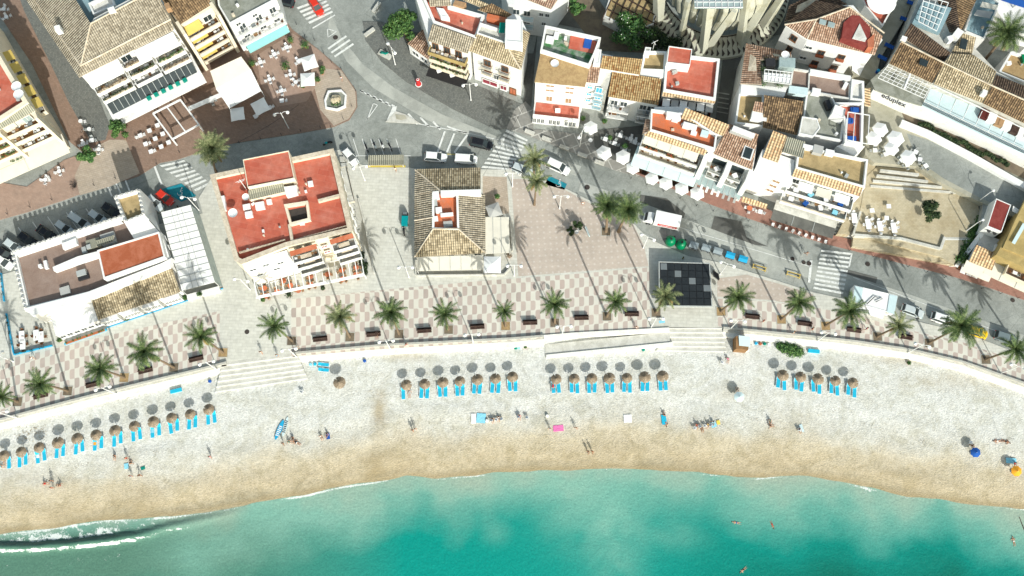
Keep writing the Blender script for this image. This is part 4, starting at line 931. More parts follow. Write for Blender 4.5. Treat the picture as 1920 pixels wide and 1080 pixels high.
# --- west block with red terrace
b = Bld('apartment_block', 'tall cream block at the west edge with red roof terrace and orange-floored balconies', 60, 250)
zE = G+16
b.block([(-70, -20), (0, 104), (53, 192), (0, 226), (-90, 262)], zE, mat='cream_plaster', roof='dark_red_roofing' if 0 else 'red_roofing', par=.9, pw=.8)
b.tile([(66, 208, zE-1.3), (-80, 285, zE-1.3), (-92, 262, zE-.3), (53, 193, zE-.3)], 'metal_sheet')
b.box(33, 176, zE-.9, (.2, .2, .9), 0, 'white_metal', 'dish_mast'); 
for p in ((36, 178), (32, 163)):
    q = U(*p, zE+.1); b.part(MB().lathe([(0, 0), (.6, .1), (.95, .32)], (q.x, q.y, q.z), 14), 'satellite_dish', 'white_metal')
f = b.fac((-80, 268), (60, 206), zE-1.5); L = f.L
u1 = f.hit(60, 206)[0]
for k in range(4):
    z = G+11.6-3.0*k
    for j in range(3):
        a0, a1 = L-7.0*(j+1)+.3, L-7.0*j-.3; f.balcony(a0, a1, z-.4, 1.6, 'cream_plaster', floor='timber', cop='shutter_brown' if j % 2 else None)
        f.win((a0+a1)/2-1.3, z+.8, 1.5, 1.9, door=True); f.win((a0+a1)/2+1.6, z+.8, 1.5, 1.9, pane='glass_pale', door=True)
for j in range(4): f.rect(L-7*j-.3, L-7*j+.3, G, zE-1.6, 0, 1.75, 'cream_plaster', 'pilaster')
f.rect(L-14, L-7.2, G+13.1, G+13.3, 0.2, 1.9, 'orange_cloth', 'awning')
f.slope(L-16, L+.6, G+3.4, G+2.8, .1, 4.0, 'cream_canvas', ribs=2)
g_ = b.fac((60, 206), (0, 104), zE-1.5)
for k in range(5):
    u = 1.5+k*2.9
    g_.balcony(u, u+2.4, G+9.0, 1.3, 'cream_plaster', floor='timber'); g_.slope(u, u+2.2, G+12.3, G+11.9, .1, 1.7, 'yellow_canvas'); g_.win(u+1.2, G+10.4, 1.2, 1.7, door=True); g_.win(u+1.2, G+6, 1.2, 1.4)
b = Bld('apartment_block', 'cream balcony block cut by the west edge above the pale green shop awning', 15, 300)
b.block([(-160, 170), (-75, 283), (5, 247), (-6, 225)], G+12, mat='cream_plaster', roof='grey_roofing')
f = b.fac((-75, 283), (5, 247), G+12)
for k in range(3):
    z = G+8.6-3*k
    for j in range(2): f.balcony(.3+j*f.L/2, f.L/2*(j+1)-.3, z-.3, 1.5, 'cream_plaster', floor='timber'); f.win(f.L*(.25+.5*j), z+.9, 1.5, 1.8, door=True, pane='glass_pale')
    f.plants(f.L*.6, f.L*.9, z+.5, 1.2, 'leaf_green', 6, .3, k)
f.slope(0, f.L+.2, G+3.3, G+2.7, .1, 3.5, 'white_canvas', ribs=3)
# --- castle restaurant
b = Bld('castle_restaurant', 'white castle-like restaurant with crenellated walls, brown terrace, tile roof and corner tower', 170, 500)
zT = G+6
outer = [(19, 470), (228, 402), (248, 412), (300, 433), (320, 492), (166, 552), (45, 582)]
P = XY(outer, zT); I = inset(P, .75)
b.part(MB().ring(P, I, G-.1, zT-.45, zT-1.3), 'wall', 'white_plaster')
b.part(MB().add([(p[0], p[1], zT-1.3) for p in (I if area(I) > 0 else I[::-1])], [tuple(range(len(I)))]), 'terrace_floor', 'brown_roofing')
def crenels(b, pts, z, step=.95, w=.55, h=.55, t=.5):
    m = MB()
    for A, B_ in zip(pts, pts[1:]):
        A, B_ = Vector(A), Vector(B_); L = (B_-A).length; n = int(L/step); d = (B_-A)/L; rz = math.atan2(d.y, d.x); nr = Vector((-d.y, d.x))*t*.5
        for i in range(n):
            c = A+d*(i+.5)*L/n-nr
            m.box((c.x, c.y, z+h/2), (w, t, h), rz)
            for s_ in (-1, 1): m.add([(c.x-d.x*w/2-nr.x, c.y-d.y*w/2-nr.y, z+h), (c.x+d.x*w/2-nr.x, c.y+d.y*w/2-nr.y, z+h), (c.x, c.y, z+h+.28), (c.x-d.x*w/2+nr.x, c.y-d.y*w/2+nr.y, z+h), (c.x+d.x*w/2+nr.x, c.y+d.y*w/2+nr.y, z+h)], [(0, 1, 2), (4, 3, 2), (3, 0, 2), (1, 4, 2)])
    return b.part(m, 'battlement', 'white_plaster')
PT = [Vector(p) for p in P]
crenels(b, [PT[6], PT[0], PT[1]], zT-.5)
tw = [(213, 368), (262, 354), (272, 404), (234, 419)]
b.block(tw, G+8.6, G, roof='tan_roofing', par=.9, pw=.5, name='tower')
Q = XY(tw, G+8.6); crenels(b, [Q[3], Q[0], Q[1], Q[2], Q[3]], G+8.5, .85, .5, .45)
b.flat([(235, 421), (272, 406), (300, 436), (252, 449)], zT+.2, 'white_plaster', 'upper_terrace', zT-1.4)
b.flat([(115, 456), (142, 446), (144, 457), (118, 467)], zT-.3, 'white_plaster', 'roof_step', zT-1.4)
b.flat([(184, 470), (297, 436), (309, 481), (196, 520)], G+6.9, 'rust_roofing', 'roof_panel', zT-1.4)
rb = XY([(182, 469), (298, 434), (310, 482), (194, 523)], G+7.1); b.part(MB().ring(rb, inset(rb, .3), zT-1.4, G+7.1, G+6.8), 'parapet', 'white_plaster')
b.flat([(45, 578), (165, 547), (300, 495), (322, 483), (318, 500), (168, 560), (60, 592)], zT-.1, 'white_plaster', 'wall_top', G)
b.tile([(184, 599, G+3.8), (338, 547, G+3.8), (320, 496, G+5.0), (166, 545, G+5.0)], 'tan_tile')
b.walls([(184, 597), (338, 545), (322, 500), (170, 548)], G+3.6, name='south_wing')
b.flat([(92, 578), (168, 555), (184, 601), (104, 629)], G+3.7, 'white_plaster', 'white_roof', G)
b.box(82, 588, G+2.4, (2.4, 1.4, 1.6), .3, 'blue_shutter', 'doorway_sign')
f = b.fac((184, 599), (338, 547), G+3.6)
for k in range(4):
    f.rect(f.L*(.02+.25*k), f.L*(.22+.25*k), G, G+3.3, 0, .7, 'white_plaster', 'arched_bay')
    for j in range(5): f.win(f.L*(.045+.25*k+.038*j), G+2.2, .45, 1.3, off=.72)
f.rect(0, f.L+7, G, G+.3, .75, .85, 'lid_blue', 'blue_base')
f = b.fac((104, 629), (184, 601), G+3.7)
for j in range(6): f.win(f.L*(j+.5)/6, G+2.0, .9, 1.3)
f.rect(0, f.L, G, G+.6, .8, 1.1, 'blue_shutter', 'planter'); f.plants(.3, f.L-.3, G+.65, .95, 'leaf_green', 8, .25, 3)
f = b.fac((322, 486), (300, 431), zT)
for u, z in ((.12, 3.0), (.5, 4.2), (.85, 3.6)): f.win(f.L*u, G+z, .7, .8, pane='glass_dark')
# stair tower's sloping white east wall
b.part(MB().add([U(272, 404, G+8.4), U(300, 434, zT), U(345, 545, G+3.9), U(345, 545, G), U(278, 372, G), U(262, 354, G+8.4)], [(0, 1, 2, 3, 4, 5)][:0]+[(0, 5, 4, 1), (1, 4, 3, 2)]), 'east_wall', 'white_plaster')
for p, sz, m_ in (((178, 458), (2.6, 1.8, .9), 'metal_sheet'), ((205, 449), (2.6, 2.2, .9), 'grey_canvas'), ((123, 545), (1.8, 1.5, .5), 'grey_canvas'), ((160, 470), (.8, 1.2, .8), 'rail_metal'), ((170, 465), (.8, .8, 1.2), 'rail_metal'), ((78, 500), (.6, .6, .9), 'white_metal'), ((88, 497), (.6, 1.6, .7), 'white_metal'), ((155, 513), (1.7, 1.1, .9), 'rail_metal'), ((158, 520), (2.0, .9, .6), 'dark_metal')):
    b.box(p[0], p[1], zT-1.3, sz, .32, m_, 'roof_unit')
b.tile([(180, 462, zT-.1), (212, 451, zT-.1), (213, 440, zT+.2), (178, 451, zT+.2)], 'metal_sheet')
b.walls([(98, 500), (145, 480), (183, 470), (185, 478), (148, 490), (100, 507)], zT+.1, zT-1.3, name='terrace_wall')
ol = [(31, 476), (226, 413), (230, 417), (34, 481)]
b.part(MB().prism(XY(ol, zT-.9), zT-1.35, zT-.9), 'bench_ledge', 'white_plaster')
c = canopy('glazed_canopy', 'pale translucent ribbed canopy beside the castle restaurant tower', [(302, 398, G+4.2), (357, 384, G+4.0), (403, 529, G+3.6), (341, 545, G+3.8)], 'pale_blue_canvas', True, 2)
P4 = [U(302, 398, G+4.25), U(357, 384, G+4.05), U(403, 529, G+3.65), U(341, 545, G+3.85)]
MATS['pale_blue_canvas'].node_tree
c.e.children[0].data.materials[0] = MATS['white_canvas']
for i in range(1, 12): c.part(MB().tube([P4[0].lerp(P4[3], i/12), P4[1].lerp(P4[2], i/12)], .05, 4), 'rib', 'rail_metal')
for i in range(1, 3): c.part(MB().tube([P4[0].lerp(P4[1], i/3), P4[3].lerp(P4[2], i/3)], .05, 4), 'rib', 'rail_metal')
c.part(MB().prism([(P4[3].x, P4[3].y), (P4[2].x, P4[2].y), (P4[2].x+.3, P4[2].y-.9), (P4[3].x+.2, P4[3].y-.9)], G, G+1.0), 'front_counter', 'white_plaster')
f = Fac(c, P4[1], P4[2]); f.n = -f.n if f.n.x < 0 else f.n
c.part(MB().add([P4[1]-Vector((0, 0, .1)), P4[2]-Vector((0, 0, .1)), Vector((P4[2].x+.5, P4[2].y, G+.1)), Vector((P4[1].x+.5, P4[1].y, G+.1))], [(0, 1, 2, 3)]), 'side_screen', 'glass_pale')
# --- red-roofed building
b = Bld('red_roofed_building', 'large cream building with red roof terraces, light well and beam pergola of orange tables', 560, 420)
zR = G+13
b.block([(394, 328), (625, 279), (661, 433), (537, 462), (453, 495), (440, 488)], zR, mat='cream_plaster', roof='red_roofing', par=.9, pw=.75, cop='coping')
b.block([(455, 299), (541, 282), (552, 334), (464, 351)], zR+2.2, zR-1, mat='cream_plaster', roof='red_roofing', par=.25, pw=.13, name='penthouse')
b.block([(532, 383), (577, 376), (582, 412), (543, 422)], zR+.1, zR-1, mat='cream_plaster', roof='glass_dark', par=1.1, pw=.45, name='light_well')
b.flat([(541, 394), (572, 388), (576, 408), (548, 415)], zR-.85, 'iron', 'well_floor')
def pxwall(b, A, B_, z, w=.4, h=.9, mat='coping', name='parapet_wall'):
    P_, Q_ = U(*A, z), U(*B_, z); d = Q_-P_; c = (P_+Q_)/2; return b.part(MB().box((c.x, c.y, z-h/2), (d.length, w, h), math.atan2(d.y, d.x)), name, mat)
pxwall(b, (542, 420), (548, 455), zR-.1, .5); pxwall(b, (596, 376), (643, 364), zR-.05, .5); pxwall(b, (548, 333), (556, 350), zR+.5, .4, 1.2)
b.tile([(467, 375, zR+.6), (535, 359, zR+.6), (530, 342, zR+1.0), (465, 357, zR+1.0)], 'metal_sheet'); b.walls([(468, 374), (534, 359), (530, 343), (466, 356)], zR+.5, zR-.9, 'cream_plaster', 'shed')
b.walls([(532, 350), (556, 347), (556, 360), (536, 366)], zR+.9, zR-.9, 'white_plaster', 'shed')
for p, sz in (((468, 404), (1.3, 1.1, .8)), ((464, 390), (1.3, 1.0, .8)), ((489, 388), (1.6, 1.3, 1.0)), ((506, 380), (.9, .8, .8)), ((420, 388), (.9, 1.9, .9)), ((419, 378), (.9, 1.6, .9)), ((583, 346), (.9, .9, .7)), ((494, 434), (.4, .6, .4)), ((574, 360), (.4, .4, .6))):
    b.box(p[0], p[1], zR-.9, sz, .2, 'white_metal', 'roof_unit')
for p, r_ in (((461, 370), .65), ((437, 400), .85)):
    q = U(*p, zR+.6); b.part(MB().lathe([(0, 0), (r_*.6, .1), (r_, .3)], (q.x, q.y, q.z), 16), 'satellite_dish', 'white_metal'); b.part(MB().tube([(q.x, q.y, zR-.9), (q.x, q.y, zR+.6)], .05, 5), 'mast', 'rail_metal')
q, q2 = U(462, 355, zR-.9), U(441, 329, zR+4.5); b.part(MB().tube([q, (q.x, q.y, zR+4)], .07, 5), 'mast', 'white_metal')
b.part(MB().box((q.x, q.y, zR+3.6), (1.8, .06, .06), .4).box((q.x, q.y, zR+3.1), (1.2, .06, .06), .4), 'aerial', 'white_metal')
m = MB()
for i in range(34):
    a_ = U(450, 480, zR-.85).lerp(U(537, 456, zR-.85), i/34); m.box((a_.x, a_.y+.55, a_.z+.35), (.14, .2, .7))
b.part(m, 'balustrade', 'coping')
m = MB()
for i in range(40):
    a_ = U(549, 455, zR-.85).lerp(U(652, 427, zR-.85), i/40); m.box((a_.x, a_.y+.25, a_.z+.35), (.14, .2, .7))
b.part(m, 'balustrade', 'coping')
f = b.fac((453, 495), (661, 433), zR); L = f.L
us = [f.hit(x, y)[0] for x, y in ((540, 470), (600, 455), (620, 447), (661, 435))]
f.rect(0, L*.40, G, G+12.0, -.5, .6, 'white_plaster', 'wall')
for u, z in ((.06, 10.2), (.18, 10.6), (.30, 9.5), (.08, 6.6), (.24, 7.0)): f.win(L*u, G+z, 1.1, .9, off=.6)
for (u0, u1) in ((L*.42, L*.66), (L*.78, L*.99)):
    for k, z in enumerate((G+10.3, G+7.2, G+4.1)):
        f.balcony(u0, u1, z-.3, 2.0+.2*k, floor='pale_concrete'); f.win((u0+u1)/2-.9, z+.9, 1.3, 1.9, door=True); f.win((u0+u1)/2+.9, z+.9, 1.3, 1.9, door=True)
        q = f.P((u0+u1)/2, z+.2, 1.1); b.part(MB().box((q.x, q.y, q.z), (2.0, .7, .7), f.rz), 'balcony_table', 'coping')
    f.slope(u0, u1, G+12.9, G+12.6, .2, 1.0, 'rust_roofing', 'tile_hood', val=.1)
f.win(L*.71, G+9.8, 1.0, .7, shut='red_shutter'); f.win(L*.71, G+6.6, 1.0, .7, shut='red_shutter')
g_ = b.fac((661, 433), (625, 279), zR); 
for k in range(5):
    for j in range(2): g_.win(g_.L*(k+.8)/6, G+4+j*4, 1, 1.3)
g_.balcony(g_.L*.45, g_.L*.9, G+8, 1.2, 'cream_plaster', rail='dark_metal')
e = Bld('pergola', 'long beam pergola shading orange tables in front of the red-roofed building', 580, 530, G, 'pergola')
beams(e, (476, 524, G+3.4), (676, 478, G+3.4), (682, 513, G+3.2), (482, 556, G+3.2), 16, 1, .13)
e.part(MB().box(U(582, 537, G+3.0), (20.5, .25, .45), .22), 'fascia', 'white_metal')
# --- tiled house in the middle
b = Bld('tiled_house', 'low house with brown striped hip tile roof round an orange courtyard beside the pink plaza', 840, 400)
zE, zC = G+2.7, G+4.4
b.walls([(780, 320), (899, 317), (900, 357), (908, 367), (908, 472), (780, 480)], zE-.1, mat='white_plaster')
NT = 'tan_tile'
b.tile([(778, 317, zE), (901, 314, zE), (901, 354, zC), (826, 358, zC)], 'tan_tile', name='north_roof')
b.tile([(777, 364, zE), (778, 318, zE), (826, 359, zC), (810, 361, zC)], 'grey_tile', name='west_roof')
b.tile([(777, 482, zE), (777, 366, zE), (812, 361, zC), (812, 429, zC)], 'grey_tile', name='west_roof')
b.tile([(910, 474, zE), (910, 364, zE), (857, 361, zC), (859, 429, zC)][::-1], 'grey_tile', eave=(3, 2), name='east_roof')
b.tile([(777, 482, zE), (910, 474, zE), (859, 429, zC), (812, 430, zC)], 'tan_tile', name='south_roof')
for r_ in ([(777, 482, zE), (812, 429, zC)], [(910, 474, zE), (859, 429, zC)], [(778, 318, zE), (828, 359, zC)], [(812, 429, zC), (859, 429, zC)], [(777, 413, zE), (812, 407, zC)]): b.ridge(r_)
b.flat([(812, 362), (857, 362), (859, 428), (812, 428)], G+3.2, 'orange_roofing', 'courtyard_floor')
pxwall(b, (812, 361), (812, 429), zC, .4, 2, 'white_plaster'); pxwall(b, (857, 361), (859, 429), zC, .4, 2, 'white_plaster'); pxwall(b, (812, 428), (859, 429), zC, .4, 2, 'white_plaster')
pxwall(b, (826, 361), (902, 359), zC+.4, .9, 1.6, 'white_plaster')
for p, sz, m_ in (((818, 369), (1.2, 1.4, 1.2), 'white_metal'), ((837, 366), (1.0, .8, .9), 'white_metal'), ((816, 380), (.8, 1.8, .9), 'rail_metal'), ((823, 396), (1.2, 1.0, 1.0), 'white_metal'), ((838, 404), (2.4, .5, .9), 'white_metal'), ((840, 421), (1.7, 1.1, .5), 'grey_canvas'), ((818, 412), (.7, .7, 1.2), 'white_metal')): b.box(p[0], p[1], G+3.2, sz, .1, m_, 'roof_unit')
f = b.fac((780, 480), (908, 472), zE-.1)
for i in range(5): f.win(f.L*(i+.5)/5, G+1.6, 1.2, 1.9, door=True)
g_ = b.fac((780, 320), (780, 480), zE); g_.n = -g_.n
for i in range(4): g_.rect(g_.L*(i+.4)/4, g_.L*(i+.7)/4, G+.8, G+2.4, -.05, .05, 'frame_brown', 'window')
canopy('terrace_awning', 'long cream awning along the south side of the tiled house', [(783, 482, G+2.6), (905, 478, G+2.6), (906, 505, G+2.2), (783, 508, G+2.2)], 'cream_canvas', ribs=6)
canopy('terrace_awning', 'big cream canopy on the east side of the tiled house', [(909, 407, G+2.5), (954, 407, G+2.3), (956, 474, G+2.3), (910, 476, G+2.5)], 'cream_canvas', ribs=3)
e = Bld('terrace_wall', 'low pale wall curving round the terrace of the tiled house', 880, 515, G, 'wall')
for a_, b_ in (((777, 488), (780, 516)), ((780, 516), (945, 514)), ((945, 514), (958, 500)), ((957, 410), (961, 470))): pxwall(e, a_, b_, G+.7, .25, .8, 'pale_concrete', 'wall_section')
# --- kiosk roof beside the motorcycles
e = Bld('shelter', 'small ribbed metal shelter roof behind the parked motorcycles', 725, 302, G, 'shelter')
e.tile([(690, 310, G+1.4), (757, 309, G+1.4), (757, 290, G+1.6), (691, 291, G+1.6)], 'metal_sheet')
for p in ((692, 308), (755, 308), (693, 292), (755, 292)): q = U(*p, G+1.3); e.part(MB().tube([(q.x, q.y, G), (q.x, q.y, G+1.4)], .07, 6), 'post', 'white_metal')
# --- north row, first house
b = Bld('townhouse', 'white townhouse with red roof terrace and three yellow planted balconies above black awning', 850, 120)
zE = G+12
b.block([(781, -30), (812, 42), (893, 72), (909, 28), (845, 10), (852, -12)], zE+1.3, roof='red_roofing', par=1.0, pw=.5)
b.tile([(802, 76, zE), (877, 100, zE), (890, 72, zE+1.4), (810, 45, zE+1.4)], 'grey_tile')
b.walls([(804, 73), (877, 97), (889, 72), (812, 44), (783, -28), (775, -20)], zE-.2)
b.tile([(806, 12, zE+1.6), (846, 10, zE+1.6), (840, -18, zE+2.8), (800, -18, zE+2.8)], 'grey_tile')
b.block([(818, 14), (832, 16), (843, 33), (826, 30)], zE+1.9, zE, roof='white_plaster', par=.1, pw=.2, name='stair_tower')
b.flat([(853, 0), (874, 5), (868, 14), (849, 8)], zE+1.9, 'shutter_brown', 'roof_panel', zE)
f = b.fac((804, 73), (877, 97), zE); L = f.L
for k, z in enumerate((G+8.9, G+6.2, G+3.6)):
    f.balcony(.1, L-.1, z-.2, 1.5, ['yellow_plaster', 'cream_plaster', 'cream_plaster'][k], floor='coping')
    if k: f.plants(.4, L-.4, z+.5, 1.25, 'leaf_green', 12, .3, k)
    for u in (.15, .45, .75): f.win(L*u, z+1, 1.1, 1.9, frame='frame_brown', door=True)
f.slope(-.2, L+.1, G+3.3, G+2.9, .1, 3.2, 'black_canvas')
for u in (.25, .6):
    q = f.P(L*u, G+3.16, 1.6); b.part(MB().box(q, (.9, .7, .05), f.rz+.7), 'painted_square', 'white_plastic')
# townhouse 2
b = Bld('townhouse', 'white corner townhouse with striped hip roof, small balconies and maroon ground floor shutters', 925, 150)
b.walls([(886, 95), (978, 128), (990, 62), (975, 30), (910, 12), (893, 62)], zE-.1)
b.tile([(879, 95, zE), (977, 131, zE), (947, 82, zE+1.6), (893, 63, zE+1.6)], 'tan_tile')
b.tile([(977, 131, zE), (994, 62, zE), (980, 55, zE+1.6), (947, 82, zE+1.6)], 'tan_tile'); b.ridge([(977, 131, zE), (947, 82, zE+1.6)])
b.block([(900, 42), (950, 58), (947, 80), (894, 62)], zE+1.9, zE-1, roof='pale_concrete', par=1.0, pw=.2)
b.block([(948, 36), (980, 37), (980, 80), (947, 77)], zE+4.2, zE-1, roof='white_plaster', par=.15, pw=.2, name='stair_tower')
b.sheet([(937, 42, zE+2.6), (948, 42, zE+2.6), (946, 62, zE+2.4), (935, 61, zE+2.4)], 'green_canvas', 'shade')
b.tile([(895, 18, zE+1.5), (945, 36, zE+1.5), (960, 27, zE+2.6), (922, 6, zE+2.6)], 'brown_tile'); b.tile([(868, 0, zE+1.6), (920, 21, zE+1.6), (926, 12, zE+2.4), (878, -8, zE+2.4)], 'tan_tile')
b.flat([(914, 25), (950, 33), (948, 41), (912, 32)], zE+2.1, 'orange_roofing', 'roof_panel', zE)
f = b.fac((886, 97), (978, 129), zE); L = f.L
for k, z in enumerate((G+9.6, G+7.2)):
    for u in (.30, .66): f.win(L*u, z-.1, 1.2, 1.7, frame='frame_brown', door=True); f.balcony(L*u-1.1, L*u+1.1, z-1.1, .9, 'cream_plaster', rail='dark_metal', th=.15)
for u in (.30, .47, .58, .70): f.win(L*u, G+4.8, .9, 1.7)
f.win(L*.33, G+1.4, 3.0, 1.6, shut='red_shutter', door=True); f.win(L*.62, G+1.3, 1.2, 1.6, shut='red_shutter'); f.win(L*.82, G+1.2, 1.2, 2.2, shut='orange_roofing', frame='frame_brown', door=True)
# west lean-to
b = Bld('annex', 'low white annex with brown lean-to tile roof beside the ficus tree', 785, 110)
b.walls([(766, 84), (806, 112), (806, 84), (800, 50)], G+3.8)
b.tile([(764, 82, G+3.9), (805, 113, G+3.9), (808, 84, G+4.9), (800, 48, G+4.9)], 'rose_tile')
f = b.fac((766, 84), (806, 112), G+3.8)
for u in (.3, .7): f.win(f.L*u, G+1.9, 1.5, 1.4)
# north house behind
b = Bld('townhouse', 'white townhouse with rooftop railings at the top edge north of the narrow dark yard', 1010, 25)
b.walls([(952, 8), (1033, 20), (1070, -30), (1000, -60), (940, -30)], G+10.5)
b.tile([(985, -2, G+10.7), (1033, 17, G+10.7), (1062, -24, G+12), (1000, -30, G+12)], 'rose_tile')
f = b.fac((952, 8), (1033, 20), G+10.5)
for z in (G+7.2, G+4.2):
    f.balcony(.2, f.L*.62, z-.2, 1.2, rail='rail_metal', floor='pale_blue_canvas')
    for u in (.2, .45): f.win(f.L*u, z+1, 1.2, 1.8, door=True)
for u, z in ((.78, 8.6), (.92, 8.6), (.85, 5.2)): f.win(f.L*u, G+z, .7, 1.1)
# --- second house
b = Bld('townhouse', 'white four-storey house with brown gravel roof, green turf terrace and red porch roof', 1050, 200)
zE = G+12
b.walls([(1004, 152), (1097, 162), (1104, 126), (1014, 98)], zE)
b.tile([(1002, 154, zE+.1), (1097, 163, zE+.1), (1106, 124, zE+1.0), (1014, 98, zE+1.0)], 'gravel_roofing')
b.block([(1022, 47), (1127, 70), (1116, 100), (1105, 123), (1013, 94)], zE+2.2, roof='green_turf', par=1.3, pw=.35)
b.flat([(1070, 65), (1120, 75), (1112, 100), (1066, 90)], zE+1.05, 'red_roofing', 'terrace_floor', zE)
for p, sz, m_ in (((1031, 77), (1.5, 1.2, .9), 'white_metal'), ((1043, 69), (.9, 1.2, .9), 'white_metal'), ((1030, 62), (1.6, 1.0, .9), 'grey_canvas'), ((1060, 75), (.5, .5, 1.1), 'white_metal')): b.box(p[0], p[1], zE+.9, sz, -.2, m_, 'roof_unit')
b.box(1102, 80, zE+.95, (1.4, 2.5, .25), -.2, 'navy_cloth', 'solar_panel')
q = U(1040, 120, zE+.9); b.part(MB().lathe([(0, 0), (.5, .1), (.8, .3)], (q.x, q.y, q.z), 14), 'satellite_dish', 'white_metal')
f = b.fac((1004, 152), (1097, 162), zE); L = f.L
for z in (10.7, 8.8): 
    for u in (.30, .70): f.win(L*u, G+z, 1.5, .8, shut='shutter_brown')
for u in (.30, .70): f.win(L*u, G+5.2, 1.1, 2.0, shut='shutter_brown', door=True)
f.rect(.0, L-.2, G, G+3.0, 0, 3.2, 'white_plaster', 'porch')
f.rect(.3, L-.5, G+3.02, G+3.1, .1, 3.0, 'red_roofing', 'porch_roof')
f.rect(.0, L-.2, G+3.0, G+3.9, 3.0, 3.3, 'white_plaster', 'parapet')
for i in range(12):
    if i % 4 != 3: f.win(L*(i+.5)/12, G+1.6, .5, 1.9, off=3.2)
q = f.P(L*.5, G+3.4, 1.5); b.part(MB().box(q, (1, .7, .7), 0), 'porch_table', 'white_plastic')
b = Bld('townhouse', 'narrow white house with bright blue shutters beside the brown gravel roofed house', 1110, 190)
b.walls([(1098, 154), (1126, 157), (1150, 105), (1118, 98), (1104, 120)], zE-.6)
b.tile([(1098, 154, zE-.4), (1120, 156, zE-.4), (1127, 119, zE+.4), (1107, 118, zE+.4)], 'rose_tile')
b.tile([(1126, 128, zE-.4), (1200, 140, zE-.4), (1205, 111, zE+.7), (1130, 104, zE+.7)], 'ochre_tile'); b.walls([(1124, 128), (1198, 140), (1204, 112), (1130, 105)], zE-.5)
b.block([(1118, 92), (1128, 93), (1125, 120), (1112, 119)], zE+1.6, zE-2, roof='white_plaster', par=.1, name='chimney_block')
b.flat([(1126, 129), (1148, 131), (1138, 170), (1124, 160)], zE-1.5, 'pale_concrete', 'roof_terrace', G)
f = b.fac((1098, 155), (1135, 163), zE-.6)
for z in (9.9, 7.0, 4.3):
    f.win(f.L*.25, G+z, .8, .9, shut='blue_shutter'); f.win(f.L*.72, G+z-.3, 1.1, 1.9, shut='blue_shutter', door=True)
    f.balcony(f.L*.5, f.L*.98, G+z-1.4, 1.0, rail='blue_shutter', th=.12)
b = Bld('townhouse', 'white house with mottled ochre tile roof and grey railed balconies over the shaded patio', 1190, 190)
b.walls([(1143, 178), (1234, 194), (1240, 148), (1150, 133)], G+9.6)
b.tile([(1140, 181, G+9.8), (1235, 197, G+9.8), (1240, 148, G+11), (1148, 133, G+11)], 'ochre_tile')
f = b.fac((1143, 179), (1234, 194), G+9.6); L = f.L
for z in (G+6.0, G+3.3):
    f.balcony(.2, L*.45, z-.2, 1.5, rail='rail_metal', floor='white_plaster'); f.balcony(L*.62, L-.3, z-.2, 1.5, rail='dark_metal')
    for u in (.12, .32, .72, .88): f.win(L*u, z+1, 1.2, 1.8, door=True)
b = Bld('townhouse', 'white house with stepped red roof penthouse, aerial and dark red balcony band below striped eaves', 1290, 160)
b.block([(1247, 128), (1296, 104), (1350, 110), (1342, 187), (1244, 170)], G+11, roof='red_roofing', par=.8, pw=.45)
b.block([(1254, 86), (1298, 92), (1294, 122), (1250, 117)], G+13.2, G+9, roof='red_roofing', par=.15, pw=.15, name='penthouse')
b.block([(1208, 95), (1250, 96), (1247, 142), (1200, 140)], G+10.6, roof='tan_roofing', par=.8, pw=.4)
b.flat([(1201, 128), (1246, 130), (1246, 146), (1200, 142)], G+10.7, 'white_plaster', 'wall_top', G)
b.block([(1210, 88), (1221, 89), (1219, 97), (1208, 96)], G+12.4, G+9, name='chimney_block', roof='concrete', par=.1, pw=.2)
q = U(1224, 92, G+10.6); b.part(MB().tube([q, (q.x, q.y, q.z+3)], .05, 5).box((q.x, q.y, q.z+2.8), (1.4, .06, .06), .5).box((q.x, q.y, q.z+2.4), (.06, 1.0, .06), .5), 'aerial', 'white_metal')
b.tile([(1241, 180, G+10.2), (1340, 194, G+10.2), (1342, 186, G+10.5), (1244, 171, G+10.5)], 'striped_tile')
q = U(1264, 137, G+10.3); b.part(MB().box((q.x, q.y, q.z+.4), (1, .5, .8), .4), 'roof_unit', 'rail_metal')
f = b.fac((1243, 178), (1340, 191), G+10); L = f.L
f.balcony(.1, L-.2, G+6.4, 2.0, 'maroon_canvas', floor='dark_asphalt'); f.balcony(.1, L-.2, G+3.3, 2.0, 'maroon_canvas', floor='dark_asphalt')
for i in range(6): f.rect(L*i/6+.1, L*(i+.9)/6, G+9.2, G+9.3, .3, 1.9, 'white_canvas' if i % 2 == 0 else 'grey_canvas', 'awning')
for z in (G+7.6, G+4.6):
    for i in range(4): f.win(L*(i+.5)/4, z, 1.4, 1.8, door=True)
# --- row facing the bay
zE = G+11
b = Bld('townhouse', 'white house with orange roof terrace, striped eaves and long balconies over white umbrellas', 1270, 290)
b.walls([(1210, 250), (1322, 289), (1345, 258), (1290, 200), (1228, 200), (1210, 240)], zE-1.2)
b.block([(1221, 204), (1282, 212), (1345, 252), (1341, 280), (1219, 244)], zE+1.2, zE-2, roof='orange_roofing', par=1.0, pw=.3)
b.tile([(1207, 253, zE), (1321, 291, zE), (1326, 282, zE+.7), (1219, 245, zE+.7)], 'striped_tile')
b.tile([(1277, 222, zE+.9), (1356, 255, zE+.9), (1367, 234, zE+2), (1285, 202, zE+2)], 'striped_tile'); b.walls([(1280, 221), (1354, 254), (1365, 235), (1286, 204)], zE+.9, zE-2)
b.tile([(1204, 252, zE), (1210, 224, zE), (1219, 224, zE+.6), (1217, 245, zE+.6)], 'rose_tile')
b.walls([(1250, 208), (1275, 212), (1277, 223), (1250, 218)], zE+1.6, zE, 'white_plaster', 'shed')
